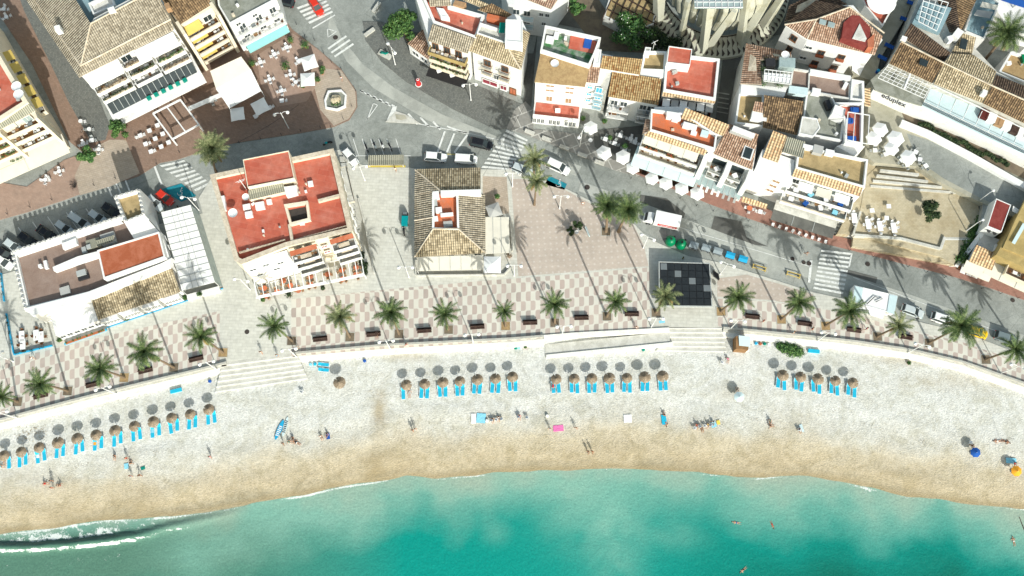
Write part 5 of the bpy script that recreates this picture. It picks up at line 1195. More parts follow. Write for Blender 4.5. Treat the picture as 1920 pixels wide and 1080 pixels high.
for p, sz, m_ in (((1292, 240), (2.6, .9, 1.2), 'white_metal'), ((1320, 253), (1.4, 1.0, 1.0), 'pale_blue_canvas'), ((1265, 226), (1.2, .8, .8), 'white_metal'), ((1300, 251), (1.1, .7, .6), 'white_metal')): b.box(p[0], p[1], zE+.2, sz, -.3, m_, 'roof_unit')
f = b.fac((1210, 250), (1322, 289), zE-1.2); L = f.L
for k, z in enumerate((G+7.0, G+4.4)):
    f.balcony(-.2, L*.96, z-.1, 2.0+.5*k, floor='cream_plaster', cop='pale_concrete')
    for i in range(5): f.win(L*(i+.5)/5.2, z+1, 1.5, 1.8, pane='glass_pale' if i % 2 else 'glass_dark', door=True)
f.slope(0, L*.9, G+9.7, G+9.2, .1, 1.7, 'cream_canvas', ribs=4)
f.plants(.5, 3.2, G+7.9, 1.7, 'leaf_dark', 6, .3, 4); f.plants(L*.42, L*.55, G+7.9, 1.8, 'leaf_green', 5, .3, 5, 'flower_red')
f.slope(-.8, L+.2, G+3.6, G+2.9, .1, 4.0, 'pale_blue_canvas', ribs=4)
b = Bld('townhouse', 'white house with skylit brown tile roof and two columns of recessed dark balconies', 1365, 320)
b.walls([(1326, 288), (1412, 320), (1421, 254), (1370, 236), (1345, 262)], zE-.6)
b.tile([(1338, 288, zE), (1410, 318, zE), (1422, 252, zE+1.6), (1368, 232, zE+1.6)], 'rose_tile')
b.box(1402, 287, zE+.65, (1.9, 2.6, .25), -.35, 'white_metal', 'skylight_frame'); b.box(1402, 287, zE+.92, (1.4, 2.1, .06), -.35, 'glass_dark', 'skylight')
b.flat([(1372, 238), (1412, 252), (1410, 262), (1368, 247)], zE+1.7, 'grey_canvas', 'unit_deck', zE)
for i in range(5): b.box(1377+i*8, 243+i*3.1, zE+1.7, (.9, .7, .8), -.35, 'white_metal', 'roof_unit')
f = b.fac((1326, 288), (1412, 320), zE-.6); L = f.L
for u0, u1 in ((L*.16, L*.44), (L*.56, L*.84)):
    for k, z in enumerate((G+7.5, G+4.7)):
        f.rect(u0, u1, z-.1, z+2.2, -.05, .03, 'glass_dark', 'window'); f.balcony(u0-.1, u1+.1, z-.1, 2.0, rail='rail_metal', floor='grey_roofing')
        q = f.P((u0+u1)/2, z+.4, 1.1); b.part(MB().box(q, (.9, .8, .6), .4), 'balcony_table', 'white_plastic')
for u in (0.0, .5, .97): f.rect(L*u-.5, L*u+.5, G, zE-.8, 0, 2.4, 'white_plaster', 'pilaster')
f.slope(0, L, G+3.9, G+3.0, 0, 3.2, 'glass_pale', ribs=8)
for i in range(8): f.rect(L*(i+.1)/8, L*(i+.5)/8, G+2.9, G+3.05, 2.6, 4.2, 'white_canvas' if i in (1, 2, 3, 4) else 'grey_canvas', 'awning_strip')
b = Bld('townhouse', 'tall blank white house with narrow striped tile roof and four brown windows in a column', 1420, 340)
b.walls([(1415, 318), (1486, 345), (1490, 300), (1462, 290), (1430, 280)], zE-.2)
b.tile([(1430, 295, zE), (1459, 305, zE), (1476, 255, zE+1.4), (1450, 245, zE+1.4)], 'striped_tile'); b.walls([(1430, 294), (1460, 304), (1476, 256), (1450, 247)], zE-.1)
b.tile([(1468, 285, zE+.9), (1506, 297, zE+.9), (1511, 266, zE+1.1), (1476, 256, zE+1.1)], 'metal_sheet'); b.walls([(1468, 284), (1505, 296), (1510, 268), (1478, 258)], zE+.4)
f = b.fac((1415, 318), (1486, 345), zE-.2); L = f.L
for z in (9.3, 7.0, 4.6): f.win(L*.62, G+z, 1.3, 1.0, shut='shutter_brown')
b.tile([(1390, 378, G+3.0), (1437, 392, G+3.0), (1439, 383, G+3.5), (1393, 368, G+3.5)], 'striped_tile')
b = Bld('townhouse', 'wide white house with tan roof terrace, striped tile eaves and crowded balconies above dark canopy', 1540, 390)
b.block([(1498, 272), (1628, 299), (1622, 352), (1492, 315)], zE+.9, roof='tan_roofing', par=.8, pw=.35)
b.walls([(1486, 328), (1613, 367), (1622, 350), (1494, 313)], zE-.2)
b.tile([(1485, 330, zE), (1612, 368, zE), (1619, 351, zE+.7), (1491, 316, zE+.7)], 'striped_tile')
for p, sz, m_ in (((1513, 279), (2.0, .8, 1), 'white_metal'), ((1531, 284), (1.8, 1.6, 1.1), 'grey_canvas'), ((1553, 289), (1.6, 1.0, 1.0), 'white_metal')): b.box(p[0], p[1], zE+.1, sz, -.25, m_, 'roof_unit')
f = b.fac((1486, 328), (1613, 367), zE-.2); L = f.L
for k, z in enumerate((G+7.6, G+4.5)):
    f.balcony(-.1, L*.97, z, 2.4+.9*k, floor='pale_concrete', cop='coping' if k else None)
    for i in range(5): f.win(L*(i+.5)/5.2, z+1.1, 1.6, 1.8, pane='glass_pale' if (i+k) % 2 else 'glass_dark', door=True)
    for i in range(4):
        q = f.P(L*(i+.6)/4.5, z+.5, 1.5+.6*k); b.part(MB().box(q, (1.0, .8, .6), f.rz+i), 'balcony_table', ['white_plastic', 'light_blue_cloth', 'white_plastic', 'navy_cloth'][(i+2*k) % 4])
for i in range(3): f.rect(L*(.12+.27*i), L*(.34+.27*i), G+9.7, G+9.8, .3, 2.0, 'white_canvas' if i != 1 else 'cream_canvas', 'awning')
f.slope(-.6, L*.9, G+3.7, G+3.2, 1.0, 4.3, 'pale_concrete', 'canopy_roof'); f.slope(-.6, L*.9, G+3.1, G+2.8, 4.3, 6.3, 'dark_asphalt', ribs=3)
# --- block behind
zE = G+10
b = Bld('townhouse', 'house with mottled hip tile roof, white pergola and satellite dish beside the church alley', 1430, 140)
b.walls([(1390, 152), (1480, 165), (1484, 102), (1402, 84)], zE-.1, mat='old_plaster')
b.tile([(1388, 157, zE), (1399, 81, zE), (1424, 96, zE+1.2), (1428, 158, zE+1.2)], 'rose_tile'); b.tile([(1399, 81, zE), (1484, 98, zE), (1482, 112, zE+1.0), (1424, 112, zE+1.2)], 'rose_tile')
b.flat([(1428, 112), (1482, 112), (1480, 162), (1430, 160)], zE+.3, 'grey_roofing', 'roof_terrace')
beams(b, (1434, 130, zE+2.2), (1485, 136, zE+2.2), (1481, 158, zE+2.2), (1432, 152, zE+2.2), 7, 2, .08, posts=False)
b.sheet([(1434, 136, zE+2.1), (1484, 140, zE+2.1), (1481, 156, zE+2.1), (1432, 150, zE+2.1)], 'white_canvas', 'shade')
b.box(1472, 124, zE+.4, (3.0, 2.0, 1.6), -.1, 'glass_pale', 'roof_lantern'); b.box(1442, 122, zE+.4, (1.8, 1.6, 1.2), 0, 'dark_metal', 'roof_unit')
q = U(1472, 104, zE+2); b.part(MB().lathe([(0, 0), (.5, .1), (.8, .3)], (q.x, q.y, q.z), 16), 'satellite_dish', 'white_metal'); b.part(MB().tube([(q.x, q.y, zE), q], .06, 5), 'mast', 'rail_metal')
rg_ = random.Random(2); m = MB()
for p in ((1436, 113), (1428, 128), (1462, 160), (1432, 156)): leafclump(m, U(*p, zE+.9), (.8, .6, .5), 60, .16, rg_)
b.part(m, 'roof_plants', 'leaf_green')
b = Bld('townhouse', 'old house with tan walled terrace, patchy tile roof and small white dormer', 1440, 220)
b.block([(1388, 158), (1475, 165), (1470, 182), (1433, 180), (1434, 238), (1378, 231)], zE-.3, roof='tan_roofing', par=.7, pw=.35)
b.flat([(1390, 158), (1476, 164), (1471, 180), (1388, 176)], zE-.1, 'white_plaster', 'white_roof', G)
b.tile([(1430, 239, zE), (1498, 254, zE), (1507, 190, zE+1.6), (1433, 178, zE+1.6)], 'brown_tile'); b.walls([(1431, 237), (1497, 252), (1506, 191), (1434, 180)], zE-.1, mat='old_plaster')
b.tile([(1411, 208, zE+.6), (1437, 213, zE+.6), (1440, 193, zE+1.0), (1416, 190, zE+1.0)], 'rose_tile'); b.walls([(1408, 222), (1437, 227), (1440, 206), (1412, 204)], zE+.5, zE-1, name='dormer')
b = Bld('townhouse', 'flat-roofed house with large stained grey and brown terraces and white stair boxes', 1550, 200)
b.block([(1486, 127), (1597, 145), (1594, 186), (1480, 166)], zE, roof='brown_roofing', par=.6, pw=.3, mat='old_plaster')
b.block([(1513, 168), (1558, 176), (1583, 225), (1578, 264), (1502, 250)], zE-.4, roof='grey_roofing', par=.6, pw=.3)
pxwall(b, (1518, 128), (1516, 168), zE-.1, .25, .7, 'old_plaster'); pxwall(b, (1519, 133), (1595, 146), zE+.3, .9, .9, 'white_plaster')
b.block([(1504, 218), (1532, 222), (1538, 240), (1525, 256), (1498, 250)], zE+1.4, zE-1, roof='pale_concrete', par=.1, pw=.2, name='stair_tower')
b.box(1494, 174, zE-1, (3.6, 1.5, 1.1), -.15, 'pale_blue_canvas', 'shed'); b.box(1550, 200, zE-1, (.9, 1.8, 1.2), .3, 'dark_metal', 'roof_unit'); b.box(1583, 163, zE-.6, (.7, 1.3, .8), -.5, 'white_metal', 'roof_unit'); b.box(1527, 176, zE-.9, (1.6, 1.0, 1.4), -.2, 'white_metal', 'roof_unit')
b = Bld('townhouse', 'white house with narrow red terrace, blue sofas and white pergola frame', 1600, 235)
b.block([(1564, 192), (1620, 192), (1618, 272), (1584, 268), (1583, 224)], zE+.6, roof='red_roofing', par=.9, pw=.45)
for p in ((1590, 228), (1595, 262), (1601, 208)): b.box(p[0], p[1], zE-.3, (1.6, .9, .7), 0, 'navy_cloth', 'terrace_sofa'); 
beams(b, (1590, 210, zE+2.2), (1630, 216, zE+2.2), (1627, 270, zE+2.2), (1586, 262, zE+2.2), 3, 1, .1, posts=False)
b.block([(1566, 196), (1586, 204), (1582, 222), (1560, 212)], zE+1.6, zE-1, roof='white_plaster', par=.1, name='stair_tower', pw=.2)
b.flat([(1568, 274), (1584, 268), (1622, 274), (1602, 292)], zE-.6, 'white_plaster', 'porch_roof', G)
b.block([(1597, 148), (1620, 152), (1621, 190), (1594, 186)], zE+.3, roof='old_plaster', par=.7, pw=.4)
b.tile([(1621, 198, zE-1), (1621, 165, zE-1), (1632, 165, zE-1.4), (1632, 200, zE-1.4)][::-1], 'striped_tile')
# white house with pointed hip roof
b = Bld('corner_house', 'white corner house with pointed striped hip roof, brown roof pocket and seven dark windows', 1540, 100)
zE = G+8.8
b.walls([(1473, 49), (1513, 76), (1634, 105), (1655, 75), (1600, 10), (1520, 10)], zE-.1)
b.tile([(1471, 46, zE), (1513, 73, zE), (1531, 36, zE+1.8)], 'rose_tile')
b.tile([(1513, 73, zE), (1640, 103, zE), (1655, 68, zE+1.1), (1593, 13, zE+2.6), (1531, 36, zE+1.8)], 'rose_tile')
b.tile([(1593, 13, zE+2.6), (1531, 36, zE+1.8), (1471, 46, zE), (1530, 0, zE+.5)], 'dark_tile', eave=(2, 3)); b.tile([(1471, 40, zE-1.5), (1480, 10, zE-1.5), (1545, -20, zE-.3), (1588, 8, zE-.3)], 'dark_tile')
b.ridge([(1471, 46, zE), (1531, 36, zE+1.85), (1593, 13, zE+2.65)]); b.ridge([(1513, 73, zE), (1531, 36, zE+1.8)]); b.ridge([(1593, 13, zE+2.6), (1658, 62, zE+1.2)])
b.flat([(1578, 70), (1582, 42), (1604, 22), (1632, 52), (1630, 88)], zE+2.15, 'dark_red_roofing', 'roof_terrace', zE)
b.flat([(1612, 44), (1625, 72), (1622, 78), (1598, 72)], zE+2.3, 'old_plaster', 'roof_hatch', zE); b.flat([(1626, 75), (1640, 62), (1638, 88), (1627, 88)], zE+2.3, 'rust_roofing', 'roof_pocket', zE)
for p in ((1542, 42), (1558, 47)): b.box(p[0], p[1], zE+2.0, (1.3, 1.0, .25), -.3, 'glass_pale', 'skylight')
f = b.fac((1473, 49), (1513, 76), zE); f.win(f.L*.5, G+6.9, 1.2, 1.7, frame='frame_brown'); f.win(f.L*.55, G+2.9, 1.0, 1.5, frame='frame_brown')
f = b.fac((1513, 76), (1634, 105), zE); L = f.L
for x, y, sh in ((1516, 89, 0), (1539, 99, 1), (1577, 107, 1), (1505, 108, 0), (1527, 118, 1), (1563, 127, 1)):
    u, z = f.hit(x, y); u = max(1, u); f.win(u, min(z, zE-1.2), 1.2, 1.5 if sh else .9, frame='frame_brown' if sh else 'frame_white'); 
    if sh: f.rect(u-.8, u+.8, z-1.3, z-.7, .02, .4, 'rust_roofing', 'window_box')
b = Bld('house', 'red and white terrace roof with round white shade at the top edge', 1650, 20)
b.block([(1605, -30), (1640, -40), (1690, -30), (1683, 0), (1655, 50), (1622, 10)], G+6.5, roof='red_roofing', par=.6, pw=.3)
q = U(1653, 2, G+8); b.part(MB().lathe([(0, .6), (2.0, .2), (2.9, 0)], (q.x, q.y, q.z), 20), 'round_shade', 'white_canvas'); b.part(MB().tube([(q.x, q.y, G+6), (q.x, q.y, q.z+.5)], .06, 6), 'mast', 'white_metal')
canopy('garden_awning', 'plain white awning over the lane east of the pointed corner house', [(1597, 103, G+4), (1632, 102, G+4), (1612, 142, G+3.4), (1598, 132, G+3.4)], 'white_canvas', ribs=0)
# --- church
b = Bld('church', 'modern concrete church with curved shell walls and slanting blade columns over a patterned screen', 1345, 0, cat='church')
C_ = U(1345, -36, G+3); bm_, rib_ = MB(), None
def ell(t, rx, ry, z, cx=C_.x, cy=C_.y): return Vector((cx+rx*math.cos(t), cy+ry*math.sin(t), z))
NP = 22
for i in range(NP):
    t0, t1 = R(168)+R(204)*i/NP, R(168)+R(204)*(i+.86)/NP; m = MB(); vs = []
    prof = [(0.86, 0, 3.2), (0.90, 0, 6), (0.955, 0, 9), (0.93, 0, 12), (0.80, 0, 14.4), (0.55, 0, 16)]
    for k, _, z in prof:
        for j in range(5):
            t = t0+(t1-t0)*j/4; bul = 0.35*math.sin(math.pi*j/4); p = ell(t, (12.2+bul)*k, (13.0+bul)*k, G+z); vs.append(p)
    m.add(vs, [(a*5+j, a*5+j+1, a*5+j+6, a*5+j+5) for a in range(5) for j in range(4)]); b.part(m, 'shell_panel', 'shell_concrete')
m = MB(); NN = 60
for (r0, z0), (r1, z1) in (((1.12, 0), (1.12, 1.0)), ((1.12, 1.0), (.86, 3.3))):
    vs = [ell(R(150)+R(240)*i/NN, 13.4*r, 14.4*r, G+z) for r, z in ((r0, z0), (r1, z1)) for i in range(NN+1)]
    m.add(vs, [(i, i+1, NN+2+i, NN+1+i) for i in range(NN)])
sc_ = b.part(m, 'screen_base', 'shell_concrete')
for i in range(46):
    t = R(172)+R(200)*i/46; m = MB(); vs = []
    for j in range(9):
        s_ = j/8; w_ = .14+.14*math.sin(s_*math.pi*4); r = 1.10-.22*s_; z = G+1.15+2.15*s_; tt = t+.012*math.sin(s_*math.pi*4)
        vs += [ell(tt-w_/14, 13.4*r, 14.4*r, z+.06), ell(tt+w_/14, 13.4*r, 14.4*r, z+.06)]
    m.add(vs, [(2*j, 2*j+1, 2*j+3, 2*j+2) for j in range(8)]); b.part(m, 'screen_slot', 'iron')
b.part(MB().tube([ell(R(160)+R(220)*i/40, 11.75, 12.7, G+3.4) for i in range(41)], .13, 5), 'dark_gutter', 'iron')
def blade(b, foot, top, zt, w0, w1, th=.8):
    A, T = U(*foot, G), U(*top, zt); d = T-A; sd = Vector((-d.y, d.x, 0)).normalized(); up = Vector((0, 0, 1)); r = Vector((d.x, d.y, 0)).normalized()*th
    m = MB(); vs = [A-sd*w0-r, A+sd*w0-r, A+sd*w0+r, A-sd*w0+r, T-sd*w1-r*.6, T+sd*w1-r*.6, T+sd*w1+r*.6, T-sd*w1+r*.6]
    m.add(vs, [(0, 3, 2, 1), (4, 5, 6, 7), (0, 1, 5, 4), (1, 2, 6, 5), (2, 3, 7, 6), (3, 0, 4, 7)]); b.part(m, 'blade_column', 'shell_concrete')
for ft, tp, w0, w1 in (((1233, 44), (1238, -60), .7, 1.5), ((1316, 100), (1332, -5), .55, .9), ((1322, 96), (1375, 20), .35, .3), ((1380, 94), (1462, -40), .9, .5), ((1385, 90), (1400, -10), .6, .5), ((1425, 55), (1475, -20), 1.1, .5), ((1276, 70), (1290, 0), .25, .4)):
    blade(b, ft, tp, G+17, w0, w1)
for k in range(3):
    t = R(250)+R(24)*k; m = MB().tube([ell(t, 11.5*.8*k_, 12.5*.8*k_, G+z) for k_, z in ((1.2, 12), (1.0, 15.5), (.8, 17.5), (.5, 18.5))], [.3, .4, .4, .3], 6); b.part(m, 'roof_rib', 'shell_concrete')
b.part(MB().box((U(1345, -12, G+17).x, U(1345, -12, G+17).y, G+17), (9, 6, .4)), 'roof_glazing', 'glass_pale')
m = MB(); q = U(1345, -12, G+17.3)
for i in range(8): m.box((q.x-4+i*1.15, q.y, q.z), (.12, 6, .12))
for i in range(6): m.box((q.x, q.y-2.8+i*1.1, q.z), (9, .12, .12))
b.part(m, 'glazing_grid', 'white_metal')
b = Bld('church_plaza_roof', 'low tan roof crossed by a diagonal brown grid beside the church', 1190, 20, cat='roof')
b.block([(1150, -30), (1240, -30), (1226, 45), (1190, 60), (1132, 30)], G+3.5, roof='tan_roofing', par=.2, pw=.3, mat='old_plaster')
z_ = G+3.5
for i in range(8):
    A_, B_ = U(1128+i*14, 38-i*0, z_), U(1160+i*14, -30, z_); b.part(MB().tube([A_, B_], .12, 4), 'grid_bar', 'dark_timber')
for i in range(5):
    A_, B_ = U(1140+i*9, 18-i*15, z_+.02), U(1232, 62-i*16, z_+.02); b.part(MB().tube([A_, B_], .12, 4), 'grid_bar', 'dark_timber')
# ground round the church
struct('church_pavement', [(1000, 20), (1130, 25), (1240, 60), (1300, 100), (1380, 105), (1450, 50), (1480, -40), (1560, -40), (1480, 60), (1400, 80), (1380, 150), (1370, 240), (1342, 230), (1355, 110), (1240, 88), (1130, 95), (1120, 60), (1020, 40)], ZP, 'dark_asphalt')
struct('garden_bed', [(1050, 0), (1110, -20), (1150, 40), (1230, 75), (1225, 100), (1130, 95), (1095, 60)], ZP+.01, 'earth')
e = Bld('boundary_wall', 'low curved stone wall along the dark street south east of the church', 1420, 80, G, 'wall')
for a_, b_ in (((1350, 108), (1385, 96)), ((1385, 96), (1420, 72)), ((1420, 72), (1450, 42)), ((1450, 42), (1478, 0))): pxwall(e, a_, b_, G+.8, .4, .8, 'pale_concrete', 'wall_section')
for i in range(7): struct('alley_step', [(1343+i*.3, 172+i*9), (1368-i*.6, 176+i*9), (1367-i*.6, 178+i*9), (1343+i*.3, 174+i*9)], ZP+.03, 'concrete')
struct('alley_pavement', [(975, 100), (1000, 100), (1008, 60), (1000, 150), (992, 245), (975, 240), (984, 170)], ZP, 'dark_asphalt')
# --- north east complex
UZ = G+3.2
struct('upper_road', [(1560, 60), (1600, 20), (1690, -60), (1735, -60), (1700, 30), (1650, 110), (1640, 160), (1740, 215), (1930, 300), (2300, 470), (2300, 580), (1930, 420), (1830, 375), (1760, 340), (1720, 312), (1640, 305), (1622, 290), (1628, 205), (1632, 150), (1600, 140)], UZ, 'stone_plaza', G)
struct('upper_lane', [(1700, 250), (1740, 262), (1930, 355), (2300, 520), (2300, 570), (1930, 412), (1840, 372), (1770, 335), (1720, 300)], UZ+.004, 'asphalt')
struct('planted_bank', [(1690, 210), (1740, 222), (1930, 305), (2200, 430), (2200, 460), (1930, 340), (1700, 232)], UZ+.05, 'earth')
def longwall(name, label, pts, z, w, h, mat):
    e = Bld(name, label, pts[0][0], pts[0][1], G, 'wall')
    for a_, b_ in zip(pts, pts[1:]): pxwall(e, a_, b_, z, w, h, mat, 'wall_section')
    return e
longwall('garden_wall', 'broad white wall on the road side of the brown bank in the north east', [(1690, 229), (1740, 249), (1820, 291), (1930, 353), (2200, 470)], UZ+1.0, 1.2, 3, 'white_plaster')
tw_ = longwall('terrace_wall', 'white retaining wall with handwritten black letters under the grey pergola terrace', [(1638, 166), (1700, 194), (1790, 231), (1860, 263), (1930, 298), (2200, 410)], UZ+2.6, 1.5, 5, 'white_wall_stone')
b = Bld('terraced_house', 'rambling house with dark and tan tile roofs, grey pergola and long pale blue terraces', 1760, 150, G, 'building')
zE = UZ+5.5
b.walls([(1668, 118), (1750, 155), (1842, 192), (1960, 252), (1960, 180), (1870, 135), (1800, 60), (1834, -20), (1730, -20), (1692, 75)], zE-.3, mat='old_plaster')
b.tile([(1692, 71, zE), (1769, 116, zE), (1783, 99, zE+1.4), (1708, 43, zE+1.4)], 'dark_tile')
b.tile([(1667, 119, zE), (1748, 156, zE), (1770, 117, zE+1.5), (1690, 78, zE+1.5)], 'brown_tile')
b.tile([(1751, 157, zE), (1842, 193, zE), (1862, 158, zE+1.5), (1770, 118, zE+1.5)], 'tan_tile')
b.tile([(1770, 118, zE+1.5), (1860, 160, zE+1.5), (1868, 134, zE+1), (1826, 103, zE+1), (1784, 100, zE+1)], 'tan_tile')
b.tile([(1843, 194, zE), (1960, 250, zE), (1975, 210, zE+1.5), (1860, 162, zE+1.5)], 'brown_tile')
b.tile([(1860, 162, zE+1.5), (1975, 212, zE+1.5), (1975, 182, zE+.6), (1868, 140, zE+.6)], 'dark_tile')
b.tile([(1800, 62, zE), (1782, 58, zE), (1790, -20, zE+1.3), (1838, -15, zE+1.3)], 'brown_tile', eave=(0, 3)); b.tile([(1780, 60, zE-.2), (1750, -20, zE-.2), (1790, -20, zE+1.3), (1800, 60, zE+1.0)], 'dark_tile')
b.ridge([(1690, 78, zE+1.6), (1770, 118, zE+1.6), (1861, 161, zE+1.6), (1975, 211, zE+1.6)])
b.tile([(1784, 98, zE+.2), (1822, 102, zE+.2), (1830, 70, zE+1.2), (1805, 62, zE+1.2)], 'tan_tile')
b.box(1731, 118, zE+1.0, (1.6, 1.3, .25), -.45, 'glass_dark', 'skylight'); b.box(1806, 83, zE+1.1, (1.3, 2.1, .2), -.3, 'glass_dark', 'skylight'); b.box(1841, 178, zE+.8, (.9, .9, 1.3), -.4, 'white_plaster', 'chimney'); b.box(1692, 76, zE+1.2, (1.0, .8, 1.0), -.4, 'white_plaster', 'chimney')
b.box(1790, 70, zE, (2.0, 1.4, 1.6), .9, 'white_plaster', 'stair_tower'); b.box(1776, 78, zE, (1.0, 1.0, 1.4), .3, 'white_metal', 'roof_unit')
b.flat([(1731, 0), (1784, 15), (1762, 62), (1711, 42)], zE+.9, 'blue_roofing', 'sunken_patio', zE)
beams(b, (1733, -8, zE+1.5), (1778, 5, zE+1.5), (1756, 58, zE+1.5), (1722, 40, zE+1.5), 4, 5, .09, posts=False)
b.flat([(1632, 150), (1670, 115), (1750, 155), (1728, 198), (1700, 190), (1640, 168)], UZ+2.9, 'grey_roofing', 'terrace_floor', G)
beams(b, (1667, 119, UZ+5.1), (1748, 156, UZ+5.1), (1732, 184, UZ+5.0), (1646, 146, UZ+5.0), 10, 5, .075, posts=False)
b.part(MB().tube([U(1706, 138, UZ+5.2), U(1695, 166, UZ+5.1)], .22, 4), 'beam', 'white_metal')
b.flat([(1728, 198), (1750, 157), (1845, 195), (1960, 252), (1960, 306), (1860, 262), (1790, 228)], UZ+2.9, 'pale_blue_canvas', 'terrace_floor', G)
MATS_ = MATS
b.e.children[-1].data.materials[0] = MATS['pale_concrete']
for k in range(9): b.part(MB().tube([U(1745+k*24, 164+k*11, UZ+5.0), U(1732+k*24, 190+k*11.4, UZ+4.8)], .06, 4), 'beam', 'white_metal')
b.part(MB().tube([U(1732, 190, UZ+4.8), U(1940, 290, UZ+4.8)], .06, 4), 'beam', 'white_metal'); b.part(MB().tube([U(1750, 160, UZ+5.1), U(1950, 256, UZ+5.1)], .1, 4), 'beam', 'white_metal')
m = MB()
for i in range(90):
    p = U(1730, 196, UZ+2.9).lerp(U(1930, 292, UZ+2.9), i/90); m.box((p.x, p.y, UZ+3.4), (.06, .06, 1.0))
m.tube([U(1730, 196, UZ+3.9), U(1930, 292, UZ+3.9)], .05, 4); b.part(m, 'railing', 'dark_metal')
for i, mt in enumerate(('maroon_canvas', 'white_canvas', 'shutter_brown', 'white_canvas', 'dark_timber', 'white_canvas')): b.box(1843+i*14, 216+i*7.2, UZ+2.9, (1.7, 1.9, .9), -.45, mt, 'terrace_seat')
b = Bld('terraced_house', 'white stepped terraces and grey shade roofs behind the tall palm in the north east corner', 1830, 40, G, 'building')
b.block([(1838, -30), (1876, 5), (1846, 74), (1808, 58)], UZ+5, roof='blue_roofing', par=.5, pw=.3); b.block([(1876, -20), (1960, 10), (1960, 70), (1900, 60), (1868, 20)], UZ+4, roof='white_plaster', par=.4, pw=.3)
b.flat([(1832, 18), (1862, 22), (1856, 34), (1826, 28)], UZ+6.3, 'grey_canvas', 'shade_roof'); b.flat([(1842, 3), (1872, 10), (1868, 18), (1838, 12)], UZ+6.6, 'cream_canvas', 'shade_roof')
b.block([(1896, 95), (1970, 118), (1970, 175), (1872, 135)], UZ+3.4, roof='gravel_roofing', par=.8, pw=.4)
b.box(1918, 112, UZ+2.7, (1.0, 1.6, .8), .1, 'green_plastic', 'garden_bin'); b.box(1890, 120, UZ+2.7, (.8, .7, .6), .1, 'white_plastic', 'garden_box')
canopy('garden_awning', 'blue tarpaulin at the very north east corner', [(1876, 0, UZ+5.5), (1980, 34, UZ+5.5), (1980, -30, UZ+5.5), (1890, -30, UZ+5.5)], 'navy_cloth', ribs=0, posts=False)
# stepped sandy plaza
PZ = G+1.7
struct('stepped_plaza', [(1612, 398), (1625, 330), (1645, 312), (1715, 318), (1760, 340), (1832, 380), (1838, 400), (1800, 470), (1788, 496), (1764, 482), (1600, 440)], PZ, 'sand_paving', G-.1)
for i, (a_, b_) in enumerate((((1648, 322), (1720, 330)), ((1642, 331), (1738, 342)), ((1636, 340), (1765, 352)), ((1632, 349), (1798, 362)))):
    A_, B_ = U(*a_, PZ+.1), U(*b_, PZ+.1); d_ = B_-A_; o = MB().box((A_+B_)/2+Vector((0, 0, .12*(3-i))), (d_.length, .45, .25*(4-i)), math.atan2(d_.y, d_.x)).build('plaza_step', 'pale_concrete'); o['kind'] = 'structure'
longwall('plaza_wall', 'pale retaining wall on the road side of the sandy plaza', [(1602, 440), (1690, 447), (1764, 466), (1772, 444)], PZ+.5, .5, 2.2, 'pale_concrete')
struct('sand_slope', [(1600, 444), (1690, 452), (1764, 468), (1772, 485), (1790, 497), (1720, 484), (1598, 462)], PZ-.6, 'sand_paving', G)
stair_px('plaza_steps', ((1768, 445), (1822, 445)), ((1780, 500), (1795, 500)), 10, PZ+.05, G+.2, 'pale_concrete', 'fan of pale steps at the east corner of the sandy plaza')
stair_px('plaza_steps', ((1588, 395), (1610, 398)), ((1556, 436), (1595, 446)), 7, PZ+.05, G+.2, 'pale_concrete', 'pale steps between the wide white house and the sandy plaza')
struct('house_court', [(1612, 300), (1650, 300), (1625, 340), (1612, 400), (1592, 440), (1570, 438), (1605, 370), (1628, 300)], PZ-.1, 'sand_paving', G)
longwall('plaza_wall', 'thin wall between the cafe steps and the sandy plaza', [(1614, 396), (1600, 440)], PZ+.7, .35, 1, 'pale_concrete')
# small buildings at the east edge
b = Bld('small_house', 'small house with dark red flat roof at the head of the sloping green hedge', 1865, 420, G)
b.block([(1868, 372), (1896, 384), (1878, 435), (1851, 424)], G+6.5, roof='dark_red_roofing', par=.08, pw=.15)
f = b.fac((1851, 424), (1878, 435), G+6.5)
for u in (.3, .7): q = f.P(f.L*u, G+5.4, .1); b.part(MB().lathe([(0, 0), (.4, .02)], (q.x, q.y-.1, q.z), 12), 'vent', 'dark_metal')
b.flat([(1845, 372), (1868, 374), (1850, 425), (1842, 428), (1838, 410)], G+3.0, 'concrete', 'side_path', G)
b.flat([(1838, 436), (1876, 450), (1868, 474), (1832, 470)], G+2.9, 'old_plaster', 'patio', G)
b.box(1868, 468, G+2.9, (1.2, 1.4, .8), -.4, 'white_metal', 'water_tank')
b = Bld('small_house', 'low shop with striped brown tile roof and cream awning beside the folded tables', 1840, 485, G)
b.walls([(1820, 488), (1860, 505), (1870, 478), (1832, 460)], G+3.4); b.tile([(1817, 490, G+3.5), (1860, 507, G+3.5), (1872, 477, G+4.6), (1831, 459, G+4.6)], 'striped_tile')
f = b.fac((1820, 488), (1860, 505), G+3.4); f.slope(-.6, f.L+.5, G+3.1, G+2.6, .1, 2.2, 'cream_canvas')
b.part(MB().add([U(1842, 428, G+3.2), U(1845, 440, G+3.2), U(1795, 502, G+1.0), U(1790, 498, G+1.0)]+[U(1842, 428, G), U(1845, 440, G), U(1795, 502, G), U(1790, 498, G)], [(0, 1, 2, 3), (0, 4, 5, 1), (1, 5, 6, 2), (2, 6, 7, 3), (3, 7, 4, 0)]), 'side_wall', 'white_plaster')
b = Bld('apartment_block', 'yellow building with cream front balconies at the east edge above the folded tables', 1900, 480, G)
b.walls([(1868, 478), (1960, 520), (1990, 470), (1960, 350), (1915, 395)], G+6.5, mat='yellow_plaster')
b.flat([(1880, 465), (1905, 410), (1925, 370), (1990, 400), (1970, 500)], G+6.8, 'yellow_plaster', 'roof_panel', G+6)
